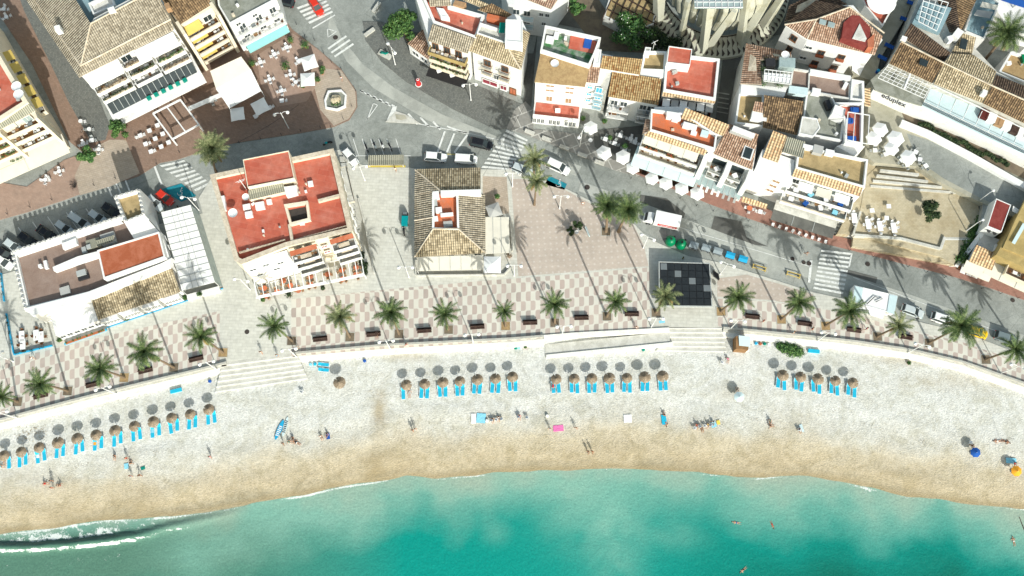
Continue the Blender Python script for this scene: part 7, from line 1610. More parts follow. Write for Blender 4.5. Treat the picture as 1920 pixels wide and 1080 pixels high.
# ------------------------------------------------------------------ pots, planters and small plants
def pot(px, py, r, h, label, leaf='leaf_green', z=ZP, group='potted plants', seed=1, fl=None, mat='terracotta'):
    rg = random.Random(seed*31+int(px)); c = U(px, py, z+h*.5); e = empty('potted_plant', (c.x, c.y, z), 0, label, 'potted plant', group)
    MB().lathe([(.22, 0), (.34, .5), (.3, .5), (.28, .42), (.01, .42)], n=12).build('pot', mat, e)
    m = MB(); leafclump(m, (0, 0, .5+h*.4), (r, r, h*.5), 260, .16, rg, shell=.3); MB().tube([(0, 0, .4), (0, 0, h*.6)], .05, 5).build('stem', 'trunk', e); m.build('foliage', leaf, e)
    if fl: m = MB(); leafclump(m, (0, 0, .6+h*.5), (r, r, h*.5), 30, .1, rg); m.build('blossom', fl, e)
for a in [(572, 85, 1.1, 1.8, 'bushy bright potted plant at the edge of the rose paving', 'leaf_bright'), (545, 76, .8, 1.4, 'potted palm at the east end of the teal awning'), (473, 120, .8, 1.5, 'potted bush at the west end of the teal awning'), (535, 124, 1.1, 1.6, 'leafy plant in the middle of the rose paving', 'leaf_green'), (605, 130, .7, 1.5, 'slim potted tree beside the fountain plaza', 'leaf_green'), (596, 150, .6, 1.2, 'small plant beside the south square umbrella'), (568, 162, .6, 1.1, 'small yellowish plant at the south of the rose paving', 'leaf_bright'),
        (604, 137, .45, .7, 'little flowering pot below the slim potted tree', 'leaf_bright'), (932, 370, .6, 1.0, 'round bush on the beige terrace east of the tiled house', 'leaf_bright'), (1133, 228, .6, 1.1, 'bush beside the blue-shuttered house'), (1093, 223, .6, 1.0, 'bush at the corner of the red porch'), (1172, 275, .7, 1.1, 'leafy plant among the patio tables', 'leaf_bright'), (1144, 259, .5, 1.5, 'tall hedge plant in the dark patio', 'leaf_green'),
        (347, 559, .55, .8, 'bush in a blue planter in front of the castle restaurant'), (375, 552, .65, .8, 'round bush at the east corner of the castle restaurant'), (113, 638, .55, .7, 'round bush at the corner of the white flat roof'), (278, 568, .35, .5, 'small brown pot in front of the castle arches'), (240, 598, .45, .6, 'green pot in front of the castle arches', 'leaf_bright'), (320, 571, .35, .5, 'pot near the pale wall of the castle restaurant', 'thatch'),
        (494, 563, .5, .6, 'bush at the south west corner of the long pergola'), (542, 552, .9, .9, 'wide bush in front of the long pergola', 'leaf_dark'), (606, 541, .5, .7, 'square bush in front of the long pergola', 'leaf_dark'), (372, 450, .5, 1.2, 'climbing plant beside the glazed canopy', 'leaf_green'), (955, 480, .6, 1.1, 'yellow-green potted plant between the cream canopies', 'thatch'), (1703, 681, .4, .4, 'tuft of weeds at the foot of the eastern sea wall', 'leaf_bright', 1.2), (985, 651, .3, .3, 'tiny weed tuft at the sea wall', 'leaf_bright', 1.3)]:
    pot(*a)
bp = empty('planter', U(1077, 432, ZP), 0, 'white pots round the dark shrubs on the pink plaza', 'planter')
for dx, dy in ((-.7, -.3), (.4, -.5), (.9, .2)): MB().lathe([(.25, 0), (.42, .5), (.36, .5), (.01, .42)], (dx, dy, 0), 12).build('pot', 'white_plastic', bp)
# sparse metal bush on the western pavement
rg_ = random.Random(8); e = empty('bare_shrub', U(141, 351, ZP), 0, 'bare brown round shrub on the pavement west of the crossing', 'shrub'); m = MB()
for i in range(46):
    a = rg_.uniform(0, 6.28); r_ = rg_.uniform(.4, 1.0); m.tube([(0, 0, 0), (r_*.6*math.cos(a), r_*.6*math.sin(a), .6), (r_*math.cos(a+.5), r_*math.sin(a+.5), .75)], .025, 3)
m.build('branch_tangle', 'iron', e)
# weeds patch in the sand
for i, (x, y) in enumerate(((43, 812), (72, 808))):
    rg_ = random.Random(i); e = empty('dry_weed', U(x, y, zb(x, y)), 0, f'{"western" if i == 0 else "eastern"} dry brown weed patch in the sand behind the long parasol row', 'weed', 'dry weeds'); m = MB()
    for k in range(40): leafclump(m, (rg_.gauss(0, .9), rg_.gauss(0, .7), .05), (.15, .15, .08), 4, .09, rg_)
    m.build('foliage', 'palm_leaf_dry', e)
# ------------------------------------------------------------------ bollards
BO = tag(MB().tube([(0, 0, 0), (0, 0, .95)], [.06, .05], 8).lathe([(.001, 1.03), (.06, 1.0), (.06, .93)], n=8).build('bollard', 'dark_metal'), 'b', 'bollard', 'dark bollards')
lines = [('along the red pavement kerb', [(1183, 335), (1213, 347), (1244, 359), (1275, 373), (1306, 386), (1337, 396), (1369, 405), (1403, 415), (1436, 424), (1470, 434), (1502, 444), (1536, 453), (1592, 470), (1637, 482), (1669, 491), (1702, 500), (1736, 511), (1770, 521), (1805, 531), (1840, 541), (1875, 551), (1908, 559)]),
         ('along the brick terrace kerb', [(449, 268), (489, 261), (528, 254), (564, 246), (601, 240), (337, 286), (295, 309), (217, 335), (177, 348), (98, 375), (57, 389), (15, 402)]),
         ('on the curved kerb by the fountain plaza', [(556, 46), (572, 70), (590, 76), (607, 100), (622, 118), (640, 130), (667, 171), (660, 200), (644, 224)])]
for nm, pts in lines:
    pts = sorted(pts)
    for i, (x, y) in enumerate(pts): place(BO, USED, U(x, y, ZP), 0, f'dark bollard, {ORD[i] if i < 20 else ["second last", "last"][i-20]} from the west {nm}' if nm[1] != 'n' or True else '')
# concrete bench blocks along the slab pavement
for i, (x, y) in enumerate(((993, 249), (1025, 262), (1058, 278), (1092, 292), (1124, 306))):
    e = MB().box((0, 0, .25), (1.9, .6, .5)).box((0, 0, .53), (2.0, .7, .06)).build('stone_bench', 'pale_concrete'); e.location = U(x, y, ZP); e.rotation_euler[2] = R(-22); tag(e, f'pale stone block bench, {ORD[i]} from the west on the slab pavement', 'bench', 'stone block benches')
# ------------------------------------------------------------------ vehicles
def lofted(mb, st, n=6, m=0):      # st: (x, z0, z1, halfwidth) cross-sections with rounded shoulders
    vs = []; k = 8
    for x, z0, z1, hw in st:
        h = z1-z0
        vs += [(x, -hw*.9, z0), (x, -hw, z0+h*.25), (x, -hw*.98, z0+h*.72), (x, -hw*.84, z1), (x, hw*.84, z1), (x, hw*.98, z0+h*.72), (x, hw, z0+h*.25), (x, hw*.9, z0)]
    fs = [(i*k+j, i*k+(j+1) % k, (i+1)*k+(j+1) % k, (i+1)*k+j) for i in range(len(st)-1) for j in range(k)]
    fs += [tuple(range(k-1, -1, -1)), tuple((len(st)-1)*k+j for j in range(k))]
    return mb.add(vs, fs, m)
def car(px, py, rz, paint, label, L=4.3, W=1.78, H=1.5, kind='hatch', z=G, name='parked_car', cat='car'):
    e = empty(name, U(px, py, z+.5), rz, label, cat, 'cars parked in the streets'); e.location.z = z
    h = L/2; hz = .86 if kind != 'van' else 1.0
    lofted(MB(), [(-h, .35, .7, W*.40), (-h+.12, .25, hz-.02, W*.46), (-h+.6, .22, hz, W*.5), (0, .22, hz, W*.5), (h-1.1, .22, hz-.02, W*.5), (h-.35, .24, hz-.14, W*.47), (h-.06, .3, hz-.3, W*.41), (h, .38, hz-.4, W*.34)]).build('body', paint, e, smooth=False)
    if kind == 'van': a = (-h+.06, -h+.12, h-1.45, h-.75)
    elif kind == 'sedan': a = (-h+.55, -h+1.15, h-1.95, h-1.25)
    else: a = (-h+.10, -h+.42, h-1.95, h-1.15)
    b0, t0, t1, b1 = a; w0, w1 = W*.455, W*.375
    vs = [(b0, -w0, hz-.02), (b1, -w0, hz-.02), (b1, w0, hz-.02), (b0, w0, hz-.02), (t0, -w1, H-.04), (t1, -w1, H-.04), (t1, w1, H-.04), (t0, w1, H-.04)]
    gl = MB().add([vs[1], vs[2], vs[6], vs[5]], [(0, 1, 2, 3)]); gl.build('windscreen', 'glass_dark', e)
    MB().add([vs[3], vs[0], vs[4], vs[7]], [(0, 1, 2, 3)]).build('rear_window', 'glass_dark' if kind != 'van' else paint, e)
    MB().add([vs[0], vs[1], vs[5], vs[4]], [(0, 1, 2, 3)]).build('side_window', 'glass_dark' if kind != 'van' else paint, e); MB().add([vs[2], vs[3], vs[7], vs[6]], [(0, 1, 2, 3)]).build('side_window', 'glass_dark' if kind != 'van' else paint, e)
    r = MB(); r.add([(t0-.02, -w1-.01, H-.05), (t1+.02, -w1-.01, H-.05), (t1+.02, w1+.01, H-.05), (t0-.02, w1+.01, H-.05), (t0+.06, -w1+.08, H+.02), (t1-.08, -w1+.08, H+.02), (t1-.08, w1-.08, H+.02), (t0+.06, w1-.08, H+.02)], [(4, 5, 6, 7), (0, 1, 5, 4), (1, 2, 6, 5), (2, 3, 7, 6), (3, 0, 4, 7), (3, 2, 1, 0)])
    for s_ in (-1, 1):
        for (xb, xt) in ((b0, t0), (b1, t1)): r.tube([(xb, s_*w0, hz), (xt, s_*w1, H-.03)], .045, 5)
    r.build('roof', paint, e)
    for x in (-h+.8, h-.85):
        for s_ in (-1, 1):
            wh = MB(); wh.tube([(x, s_*(W/2-.22), .32), (x, s_*(W/2+.01), .32)], .32, 14); w_ = wh.build('wheel', 'rubber', e); MB().tube([(x, s_*(W/2), .32), (x, s_*(W/2+.025), .32)], .19, 10).build('rim', 'rim', w_)
    for s_ in (-1, 1):
        MB().box((h-.16, s_*W*.34, hz-.3), (.22, .34, .14)).build('headlight', 'glass_pale', e); MB().box((-h+.05, s_*W*.38, hz-.2), (.08, .26, .2)).build('tail_light', 'red_cloth', e); MB().box((b1-.15, s_*(W/2+.08), hz+.05), (.14, .2, .12)).build('mirror', paint, e)
    return e
def H2(a, b): return heading(a, b)
car(593, 13, H2((580, -8), (604, 28)), 'paint_red', 'bright red car driving over the northern zebra crossing', name='moving_car')
car(533, 4, H2((545, 6), (520, 0)), 'paint_black', 'dark car cut by the top edge beside the northern zebra crossing')
car(657, 295, H2((643, 278), (671, 311)), 'paint_white', 'white hatchback parked alone at an angle beside the motorcycles', 4.0)
car(817, 295, H2((795, 294), (840, 297)), 'paint_white', 'white estate car parked behind the tiled house', 4.5, 1.85, 1.65)
car(874, 299, H2((852, 298), (896, 301)), 'paint_white', 'white panel van in the bay east of the white estate car', 4.4, 1.8, 1.75, 'van', name='parked_van', cat='van')
car(903, 270, H2((882, 266), (926, 276)), 'paint_black', 'black car driving west of the central zebra crossing', 4.6, 1.85, 1.5, name='moving_car')
car(978, 318, H2((960, 309), (1000, 325)), 'paint_silver', 'silver car half hidden under the palm by the central zebra crossing', 4.2)
car(1046, 313, H2((1022, 303), (1068, 324)), 'paint_white', 'white people carrier driving east past the palms', 5.0, 1.95, 1.8, name='moving_car')
car(310, 371, H2((294, 358), (326, 385)), 'paint_red', 'red car beside the teal disabled bay', 3.9)
car(291, 381, H2((274, 366), (302, 394)), 'paint_silver', 'pale car parked close to the castle tower', 3.9)
for x, y, pt, lab, kd, L_ in ((209, 395, 'paint_black', 'black car under the castle tower battlements', 'hatch', 4.0), (184, 408, 'paint_silver', 'silver car west of the castle tower', 'hatch', 4.1), (150, 415, 'paint_silver', 'long silver van between two silver cars behind the castle wall', 'hatch', 5.0), (122, 428, 'paint_silver', 'silver hatchback in the middle of the row behind the castle wall', 'hatch', 4.1), (88, 438, 'paint_black', 'black car in the row behind the castle wall west of the silver hatchback', 'sedan', 4.4), (53, 450, 'paint_black', 'black car behind the north west castle corner', 'hatch', 4.2), (26, 462, 'paint_silver', 'pale blue-grey car at the north west castle corner', 'hatch', 4.0), (10, 477, 'paint_black', 'dark car at the west edge beside the castle', 'hatch', 4.1), (8, 492, 'paint_white', 'white car at the west edge beside the castle', 'hatch', 4.0)):
    car(x, y, H2((x-18, y-12), (x+18, y+13)), pt, lab, L_, 1.75, 1.5 if 'van' not in lab else 1.8, kd)
car(1711, 584, H2((1690, 576), (1732, 591)), 'paint_silver', 'silver hatchback parked east of the kiosk trailer', 4.3)
car(1767, 599, H2((1744, 590), (1790, 606)), 'paint_white', 'white car with dark roof windows parked under the largest promenade palm', 4.4, 1.85, 1.6)
car(1832, 623, H2((1818, 616), (1856, 628)), 'paint_yellow', 'yellow car partly hidden by the largest promenade palm', 4.0)
car(1886, 634, H2((1864, 627), (1910, 642)), 'paint_grey', 'dark grey-blue car at the east end of the parked row', 4.5)
# delivery truck
e = empty('delivery_truck', U(1240, 417, G), H2((1274, 425), (1205, 410)), 'white delivery truck with red side panel beside the green domes', 'truck', 'cars parked in the streets')
MB().box((-.9, 0, 1.85), (4.9, 2.3, 2.3)).build('cargo_box', 'white_metal', e); MB().box((-.3, 0, .6), (6.4, 1.0, .3)).build('chassis', 'dark_metal', e)
lofted(MB(), [(1.75, .5, 2.1, 1.0), (2.3, .5, 2.15, 1.02), (2.9, .5, 1.95, 1.0), (3.4, .5, 1.2, .98), (3.6, .5, 1.0, .9)]).build('cab', 'paint_white', e)
MB().add([(2.93, -.8, 1.93), (2.93, .8, 1.93), (3.41, .85, 1.22), (3.41, -.85, 1.22)], [(0, 3, 2, 1)]).build('windscreen', 'glass_dark', e)
sp_ = MB().box((-1.1, 1.17, 1.7), (3.7, .04, 1.0)).build('side_panel', 'red_cloth', e)
bpy.context.view_layer.update(); text3d('TRANSPORTE', (-1.1, 1.2, 1.7), .5, math.pi, 'white_plastic', e, origin=Vector((0, 0, 0)), tilt=R(90))
for x in (-2.4, 2.5):
    for s_ in (-1, 1): w_ = MB().tube([(x, s_*.75, .42), (x, s_*1.08, .42)], .42, 14).build('wheel', 'rubber', e); MB().tube([(x, s_*1.08, .42), (x, s_*1.1, .42)], .22, 10).build('rim', 'rim', w_)
# small teal three-wheeled cart
e = empty('three_wheeler', U(760, 412, ZP), R(-92), 'small teal three-wheeled cart parked west of the tiled house', 'cart')
MB().box((.55, 0, .75), (1.9, 1.2, .9)).build('cargo_bed', 'paint_teal', e); lofted(MB(), [(-1.35, .3, .9, .4), (-1.1, .3, 1.3, .55), (-.5, .3, 1.45, .6)]).build('cab', 'dark_metal', e); MB().box((-.85, 0, 1.42), (.5, .8, .1)).build('roof', 'grey_plastic', e)
for x, y in ((-1.1, 0), (1.1, .55), (1.1, -.55)): MB().tube([(x, y-.08, .25), (x, y+.08, .25)], .25, 12).build('wheel', 'rubber', e)
def moto(px, py, rz, paint, label, z=G, group='parked motorcycles'):
    e = empty('motorcycle', U(px, py, z), rz, label, 'motorcycle', group)
    for x in (-.7, .7): MB().tube([(x, -.07, .3), (x, .07, .3)], .3, 14).build('wheel', 'rubber', e)
    MB().tube([(-.65, 0, .4), (-.1, 0, .55), (.45, 0, .75), (.72, 0, .35)], [.1, .16, .12, .06], 8).build('frame', 'dark_metal', e); lofted(MB(), [(-.75, .65, .8, .12), (-.3, .62, .85, .17), (.1, .6, .82, .13)]).build('seat', 'black_cloth', e); lofted(MB(), [(.0, .6, .95, .14), (.3, .6, 1.0, .2), (.6, .6, .85, .12)]).build('tank', paint, e); MB().tube([(.45, -.38, 1.02), (.55, 0, .98), (.45, .38, 1.02)], .03, 6).build('handlebar', 'rim', e); MB().box((.45, .42, 1.1), (.05, .12, .08)).box((.45, -.42, 1.1), (.05, .12, .08)).build('mirror', 'dark_metal', e)
for x, y, pt, lab in ((688, 279, 'paint_black', 'black motorcycle at the west end of the motorcycle bay'), (704, 276, 'paint_grey', 'grey motorcycle second in the motorcycle bay'), (718, 275, 'paint_white', 'white scooter third in the motorcycle bay'), (732, 277, 'paint_black', 'dark motorcycle at the east end of the motorcycle bay')): moto(x, y, R(-65), pt, lab)
moto(758, 434, R(95), 'paint_black', 'black motorcycle parked south of the teal cart', ZP); moto(615, 270, R(200), 'paint_teal', 'teal scooter riding along the road north of the red roofs', G, None)
# recycling domes and bins
def dome(px, py, lab):
    e = empty('recycling_dome', U(px, py, ZP), .3, lab, 'container', 'green recycling domes')
    MB().lathe([(.95, 0), (1.05, .6), (1.0, 1.2), (.75, 1.7), (.35, 1.95), (.01, 2.0)], n=20).build('body', 'green_plastic', e, smooth=True); MB().lathe([(.22, 1.93), (.22, 2.12), (.01, 2.12)], n=10).build('lifting_ring', 'dark_metal', e)
    for a in (0.4, 2.6): MB().tube([(.85*math.cos(a), .85*math.sin(a), 1.3), (1.12*math.cos(a), 1.12*math.sin(a), 1.3)], .18, 10).build('opening', 'black_cloth', e)
dome(1256, 454, 'green recycling dome close to the delivery truck'); dome(1276, 460, 'green recycling dome next to the grey bins')
def bin_(px, py, lid, lab):
    e = empty('waste_bin', U(px, py, G), R(-18), lab, 'bin', 'large wheeled waste bins'); lofted(MB(), [(-.8, .15, 1.2, .55), (.8, .15, 1.2, .55)]).build('body', 'grey_plastic', e)
    MB().add([(-.86, -.62, 1.2), (.86, -.62, 1.2), (.86, .62, 1.3), (-.86, .62, 1.3), (-.8, 0, 1.42), (.8, 0, 1.42)], [(0, 1, 5, 4), (4, 5, 2, 3), (0, 4, 3), (1, 2, 5), (0, 3, 2, 1)]).build('lid', lid, e)
    MB().tube([(-.9, -.66, 1.15), (.9, -.66, 1.15)], .04, 5).build('handle', 'dark_metal', e)
    for x in (-.6, .6): MB().tube([(x, -.55, .1), (x, .55, .1)], .1, 8).build('wheel_pair', 'rubber', e)
for x, y, ld, lab in ((1299, 463, 'lid_grey', 'grey waste bin beside the green domes'), (1322, 468, 'lid_grey', 'grey waste bin second from the green domes'), (1344, 474, 'lid_grey', 'grey waste bin just west of the blue-lidded ones'), (1367, 482, 'lid_blue', 'blue-lidded bin next to the grey ones'), (1391, 489, 'lid_blue', 'blue-lidded bin at the east end of the bin row')): bin_(x, y, ld, lab)
for x, y, lab in ((1423, 503, 'yellow kerb barrier beside the blue-lidded bins'), (1487, 516, 'yellow kerb barrier west of the eastern zebra crossing')):
    e = empty('kerb_barrier', U(x, y, G+.1), R(-17), lab, 'barrier', 'yellow kerb barriers')
    for k in (-.32, .32): MB().box((0, k, .5), (2.7, .1, .12)).build('rail', 'yellow_canvas', e)
    for k in (-1.2, 1.2): MB().box((k, 0, .25), (.1, .8, .5)).build('leg', 'yellow_canvas', e)
e = empty('post', U(1280, 485, ZP), 0, 'black and yellow striped post behind the stage roof', 'post'); MB().tube([(0, 0, 0), (0, 0, 1.1)], .14, 8).build('shaft', 'dark_metal', e); MB().tube([(0, 0, .5), (0, 0, .8)], .15, 8).build('band', 'yellow_cloth', e)
# signs
def bay_sign(px, pts, lab):
    P_ = UL(pts, Z3+.01); e = empty('painted_parking_bay', U(*px, Z3), 0, lab, 'parking bay')
    m = MB().add(P_ if n_ccw(P_) else P_[::-1], [(0, 1, 2, 3)]); m.build('blue_field', 'lid_blue' if 0 else 'teal_bay', e, e.location); return e
stained('teal_bay', (0.012, 0.20, 0.27, 1), (0.03, 0.28, 0.33, 1), scale=1.2)
s1 = bay_sign((336, 362), [(302, 355), (340, 344), (368, 367), (340, 378)], 'teal painted disabled parking bay with wheelchair mark beside the red car')
s2 = bay_sign((1041, 342), [(1022, 334), (1030, 330), (1063, 345), (1056, 361), (1020, 348)][1:], 'teal painted disabled parking bay with wheelchair mark north of the pink plaza')
def wheelchair(e, px, rz, z=Z3+.02, k=1.0):
    c = U(*px, z)-e.location; m = MB(); pts = [(c.x+k*.45*math.cos(R(a)+rz), c.y+k*.45*math.sin(R(a)+rz), c.z) for a in range(-160, 60, 20)]; m.tube(pts, .045, 4)
    for ln in (((-.1, .95), (-.05, .3)), ((-.05, .3), (.4, .3)), ((.4, .3), (.6, -.3)), ((-.08, .62), (.3, .62))): q = [(c.x+k*(a*math.cos(rz)-b*math.sin(rz)), c.y+k*(a*math.sin(rz)+b*math.cos(rz)), c.z) for a, b in ln]; m.tube(q, .045, 4)
    m.lathe([(.01, .01), (.13, .01)], (c.x-k*1.1*math.sin(rz)-.1, c.y+k*1.1*math.cos(rz), c.z), 8); m.build('wheelchair_symbol', 'white_plastic', e)
wheelchair(s1, (337, 362), -.4); wheelchair(s2, (1047, 346), -.4)
e = empty('advertising_column', U(785, 158, ZP), 0, 'red and white toppling promotional column on the cobbled square', 'column'); MB().lathe([(.55, 0), (.55, .25), (.4, .3), (.38, 1.6), (.42, 2.0), (.2, 2.1), (.01, 2.1)], n=16).build('body', 'red_cloth', e); MB().lathe([(.7, 0), (.7, .15), (.01, .15)], n=16).build('base', 'white_plastic', e); MB().lathe([(.2, 2.11), (.3, 2.14), (.2, 2.2)], n=12).build('top_ring', 'white_plastic', e)
e = empty('statue', U(722, 103, ZP), R(-30), 'teal reclining statue on a pale plinth in the cobbled square', 'statue'); MB().box((0, 0, .15), (2.8, 1.2, .3)).build('plinth', 'pale_concrete', e)
MB().tube([(-.9, .1, .45), (-.3, 0, .55), (.2, .05, .7), (.5, .15, .95)], [.1, .22, .26, .12], 10).lathe([(.01, .2), (.16, .1), (.14, -.1), (.02, -.2)], (.62, .18, 1.12), 10).tube([(-.3, -.1, .55), (-.7, -.35, .6), (-1.0, -.2, .4)], .1, 8).tube([(.2, .2, .75), (.1, .5, .5), (.5, .55, .4)], .07, 8).build('figure', 'green_canvas', e)
for x, y, rz, lab in ((693, 62, 40, 'pale bench block on the cobbled square near the street'), (706, 15, 60, 'pale bench block at the top of the side street')):
    e = MB().box((0, 0, .25), (2.4, .6, .5)).box((0, 0, .53), (2.5, .7, .06)).build('stone_bench', 'pale_concrete'); e.location = U(x, y, ZP); e.rotation_euler[2] = R(rz); tag(e, lab, 'bench', 'stone block benches')
for i, (x, y, rz) in enumerate(((1708, 8, -25), (1695, 38, -25), (1666, 88, -30), (1653, 110, -30))):
    e = empty('lane_bench', U(x, y, UZ), R(rz), f'dark blue bench, {ORD[i]} from the north in the lane east of the pointed house', 'bench', 'dark blue lane benches'); MB().box((0, 0, .45), (1.9, .8, .08)).build('seat', 'navy_cloth', e); MB().box((-.7, 0, .2), (.08, .7, .4)).build('leg', 'dark_metal', e); MB().box((.7, 0, .2), (.08, .7, .4)).build('leg', 'dark_metal', e)
e = empty('barrel', U(1644, 136, UZ), 0, 'bright blue barrel at the corner of the grey pergola house', 'barrel'); MB().lathe([(.3, 0), (.36, .3), (.36, .7), (.3, .95), (.01, .95)], n=14).build('body', 'navy_cloth', e); MB().lathe([(.31, .95), (.31, 1.0), (.01, 1.0)], n=14).build('lid', 'lid_blue', e)
e = empty('info_board', U(1101, 438, ZP), R(-70), 'leaning information board with pale blue face on the pink plaza', 'board'); MB().box((0, 0, 1.1), (1.9, .12, 1.2), 0, 0, .3).build('panel', 'pale_blue_canvas', e); MB().box((0, .02, 1.72), (2.0, .2, .1), 0, 0, .3).build('frame', 'rail_metal', e)
for k in (-.8, .8): MB().box((k, .1, .4), (.08, .08, .8)).build('leg', 'rail_metal', e)
e = empty('scooter', U(336, 392, G), R(-60), 'dark scooter at the end of the glazed canopy', 'scooter'); MB().tube([(-.6, 0, .3), (-.1, 0, .4), (.5, 0, .5), (.6, 0, .95)], [.12, .1, .06, .04], 8).build('frame', 'black_cloth', e)
for k in (-.6, .6): MB().tube([(k, -.06, .25), (k, .06, .25)], .25, 12).build('wheel', 'rubber', e)
e = empty('info_sign', U(1240, 605, ZP), 0, 'light blue low sign beside the lamp at the middle steps', 'sign'); MB().box((0, 0, .8), (1.1, .5, .05), .1).build('panel', 'light_blue_cloth', e); MB().tube([(0, 0, 0), (0, 0, .8)], .05, 6).build('post', 'white_metal', e)
e = empty('blue_edging', U(22, 635, ZP), 0, 'blue planter fence along the west side of the terrace with long tables', 'fence')
for A_, B_ in (((12, 588), (26, 663)), ((26, 665), (98, 648)), ((2, 512), (8, 565))):
    a_, b_ = U(*A_, ZP+.4), U(*B_, ZP+.4); d_ = b_-a_; rz = math.atan2(d_.y, d_.x); l0 = e.location; MB().box((a_+b_)/2-l0, (d_.length, .22, .5), rz).build('planter_box', 'lid_blue', e)
    m = MB(); rg_ = random.Random(4)
    for k in range(int(d_.length*1.6)): leafclump(m, a_.lerp(b_, rg_.random())-l0+Vector((0, 0, .45)), (.25, .25, .2), 14, .1, rg_)
    m.build('foliage', 'leaf_dark', e)
# boards, shower box, boat things on the beach
def board(px, py, rz, L_, W_, mat, lab, stripes=None):
    z = zb(px, py); e = empty('paddle_board', U(px, py, z+.12), R(rz), lab, 'paddle board', 'paddle boards'); n = 14; vs = []
    for i in range(n+1):
        t = i/n; x = (t-.5)*L_; w_ = W_/2*math.sin(math.pi*min(1, max(0.02, t*.96+.02)))**.55; vs += [(x, -w_, .02+.1*abs(t-.5)**2), (x, -w_, .12+.3*abs(t-.5)**3), (x, w_, .12+.3*abs(t-.5)**3), (x, w_, .02+.1*abs(t-.5)**2)]
    fs = [(i*4+j, i*4+(j+1) % 4, (i+1)*4+(j+1) % 4, (i+1)*4+j) for i in range(n) for j in range(4)]+[(3, 2, 1, 0), tuple(n*4+j for j in range(4))]
    MB().add(vs, fs).build('hull', mat, e)
    for k in range(stripes or 0): MB().box((-L_*.28+k*.34, 0, .137), (.17, W_*.7, .012)).build('deck_stripe', 'white_plastic' if mat == 'lid_blue' else 'black_cloth', e)
board(524, 806, 70, 3.8, .85, 'lid_blue', 'blue paddle board with white stripes lying on the sand', 6); board(535, 800, 78, 3.6, .7, 'pale_blue_canvas', 'mint white paddle board beside the blue one', 7)
def towel(px, py, w_, l_, rz, mat, lab, z=None):
    z = zb(px, py)+.16 if z is None else z; m = MB(); nx = 8; rg = random.Random(int(px)); vs = [(-w_/2+w_*i/nx, -l_/2+l_*j/nx, rg.uniform(0, .04)) for i in range(nx+1) for j in range(nx+1)]
    m.add(vs, [(i*(nx+1)+j, (i+1)*(nx+1)+j, (i+1)*(nx+1)+j+1, i*(nx+1)+j+1) for i in range(nx) for j in range(nx)]); o = m.build('beach_towel', mat); o.location = U(px, py, z); o.rotation_euler[2] = R(rz); return tag(o, lab, 'towel', 'beach towels')
towel(1047, 803, 1.9, 1.15, 5, 'pink_cloth', 'bright pink towel spread alone on the sand'); towel(902, 784, 1.7, 1.8, -5, 'light_blue_cloth', 'light blue towel spread beside white bags'); towel(888, 785, .9, 1.9, 0, 'white_canvas', 'white striped towel next to the light blue one'); towel(1177, 785, 1.5, 1.5, 2, 'white_canvas', 'plain white square towel below the ramp parasols')
towel(1896, 864, 1.9, 1.0, -6, 'light_blue_cloth', 'light blue towel beside the orange umbrella'); towel(1503, 803, .6, 1.4, 15, 'pale_blue_canvas', 'pale towel beside the folded chair'); towel(1338, 796, 1.0, 1.0, 20, 'light_blue_cloth', 'blue towel at the end of the seated group'); towel(1347, 792, .6, .8, 10, 'yellow_cloth', 'yellow towel at the end of the seated group'); towel(1245, 787, .9, 1.8, 5, 'blue_cloth', 'dark teal towel under the tanned sunbather'); towel(268, 878, .8, .6, 20, 'green_canvas', 'small green towel west of centre'); towel(237, 874, .8, 1.0, 10, 'light_blue_cloth', 'pale blue towel between the dark figures'); towel(615, 818, .7, 1.1, 10, 'navy_cloth', 'blue towel near the two sitting people')
def bag(px, py, mat, lab, r=.3, z=None):
    z = zb(px, py) if z is None else z; o = MB().lathe([(.01, 0), (r, .05), (r*1.1, .3), (r*.6, .55), (.01, .5)], n=10).build('beach_bag', mat); o.location = U(px, py, z); return tag(o, lab, 'bag', 'bags and tubs on the beach')
for x, y, mt, lab in ((583, 684, 'light_blue_cloth', 'western of two light blue tubs at the sea wall'), (591, 683, 'blue_cloth', 'eastern of two light blue tubs at the sea wall'), (684, 677, 'navy_cloth', 'dark blue tub alone at the sea wall'), (967, 653, 'green_canvas', 'green tub at the sea wall above the parasols'), (973, 652, 'light_blue_cloth', 'blue tub at the sea wall above the parasols'), (1206, 656, 'green_canvas', 'green tub beside the ramp wall'), (1417, 644, 'lid_blue', 'blue tub east of the beach kiosk'), (1425, 645, 'rust_roofing', 'brown tub among the tubs by the kiosk'), (1433, 645, 'green_canvas', 'green tub east of the beach kiosk'), (1441, 646, 'white_plastic', 'white tub east of the beach kiosk'), (394, 715, 'navy_cloth', 'dark blue ball at the foot of the western sea wall'), (913, 789, 'white_canvas', 'white bag west of the seated group'), (1026, 780, 'white_canvas', 'white bag near the light blue towel')): bag(x, y, mt, lab)
fc = [(921, 788), (931, 787), (940, 786), (972, 782), (988, 783), (1302, 803), (1311, 800), (1321, 799), (1331, 797), (426, 0)][:9]
FCH = mk_chair('white_plastic'); FCH.name = 'folding_chair'; FCH['category'] = 'chair'; 
labs = ['white beach chair, first of the three beside the light blue towel', 'white beach chair, middle of the three beside the light blue towel', 'white beach chair, last of the three beside the light blue towel', 'western white beach chair of the pair below the parasols', 'eastern white beach chair of the pair below the parasols', 'red and white beach chair at the west of the seated group', 'beach chair second from the west in the seated group', 'beach chair in the middle of the seated group', 'beach chair by the towels of the seated group']
for (x, y), lb in zip(fc, labs): place(FCH, USED, U(x, y, zb(x, y)), R(rnd.uniform(-30, 30)+180), lb, 'beach chairs', 1.1)
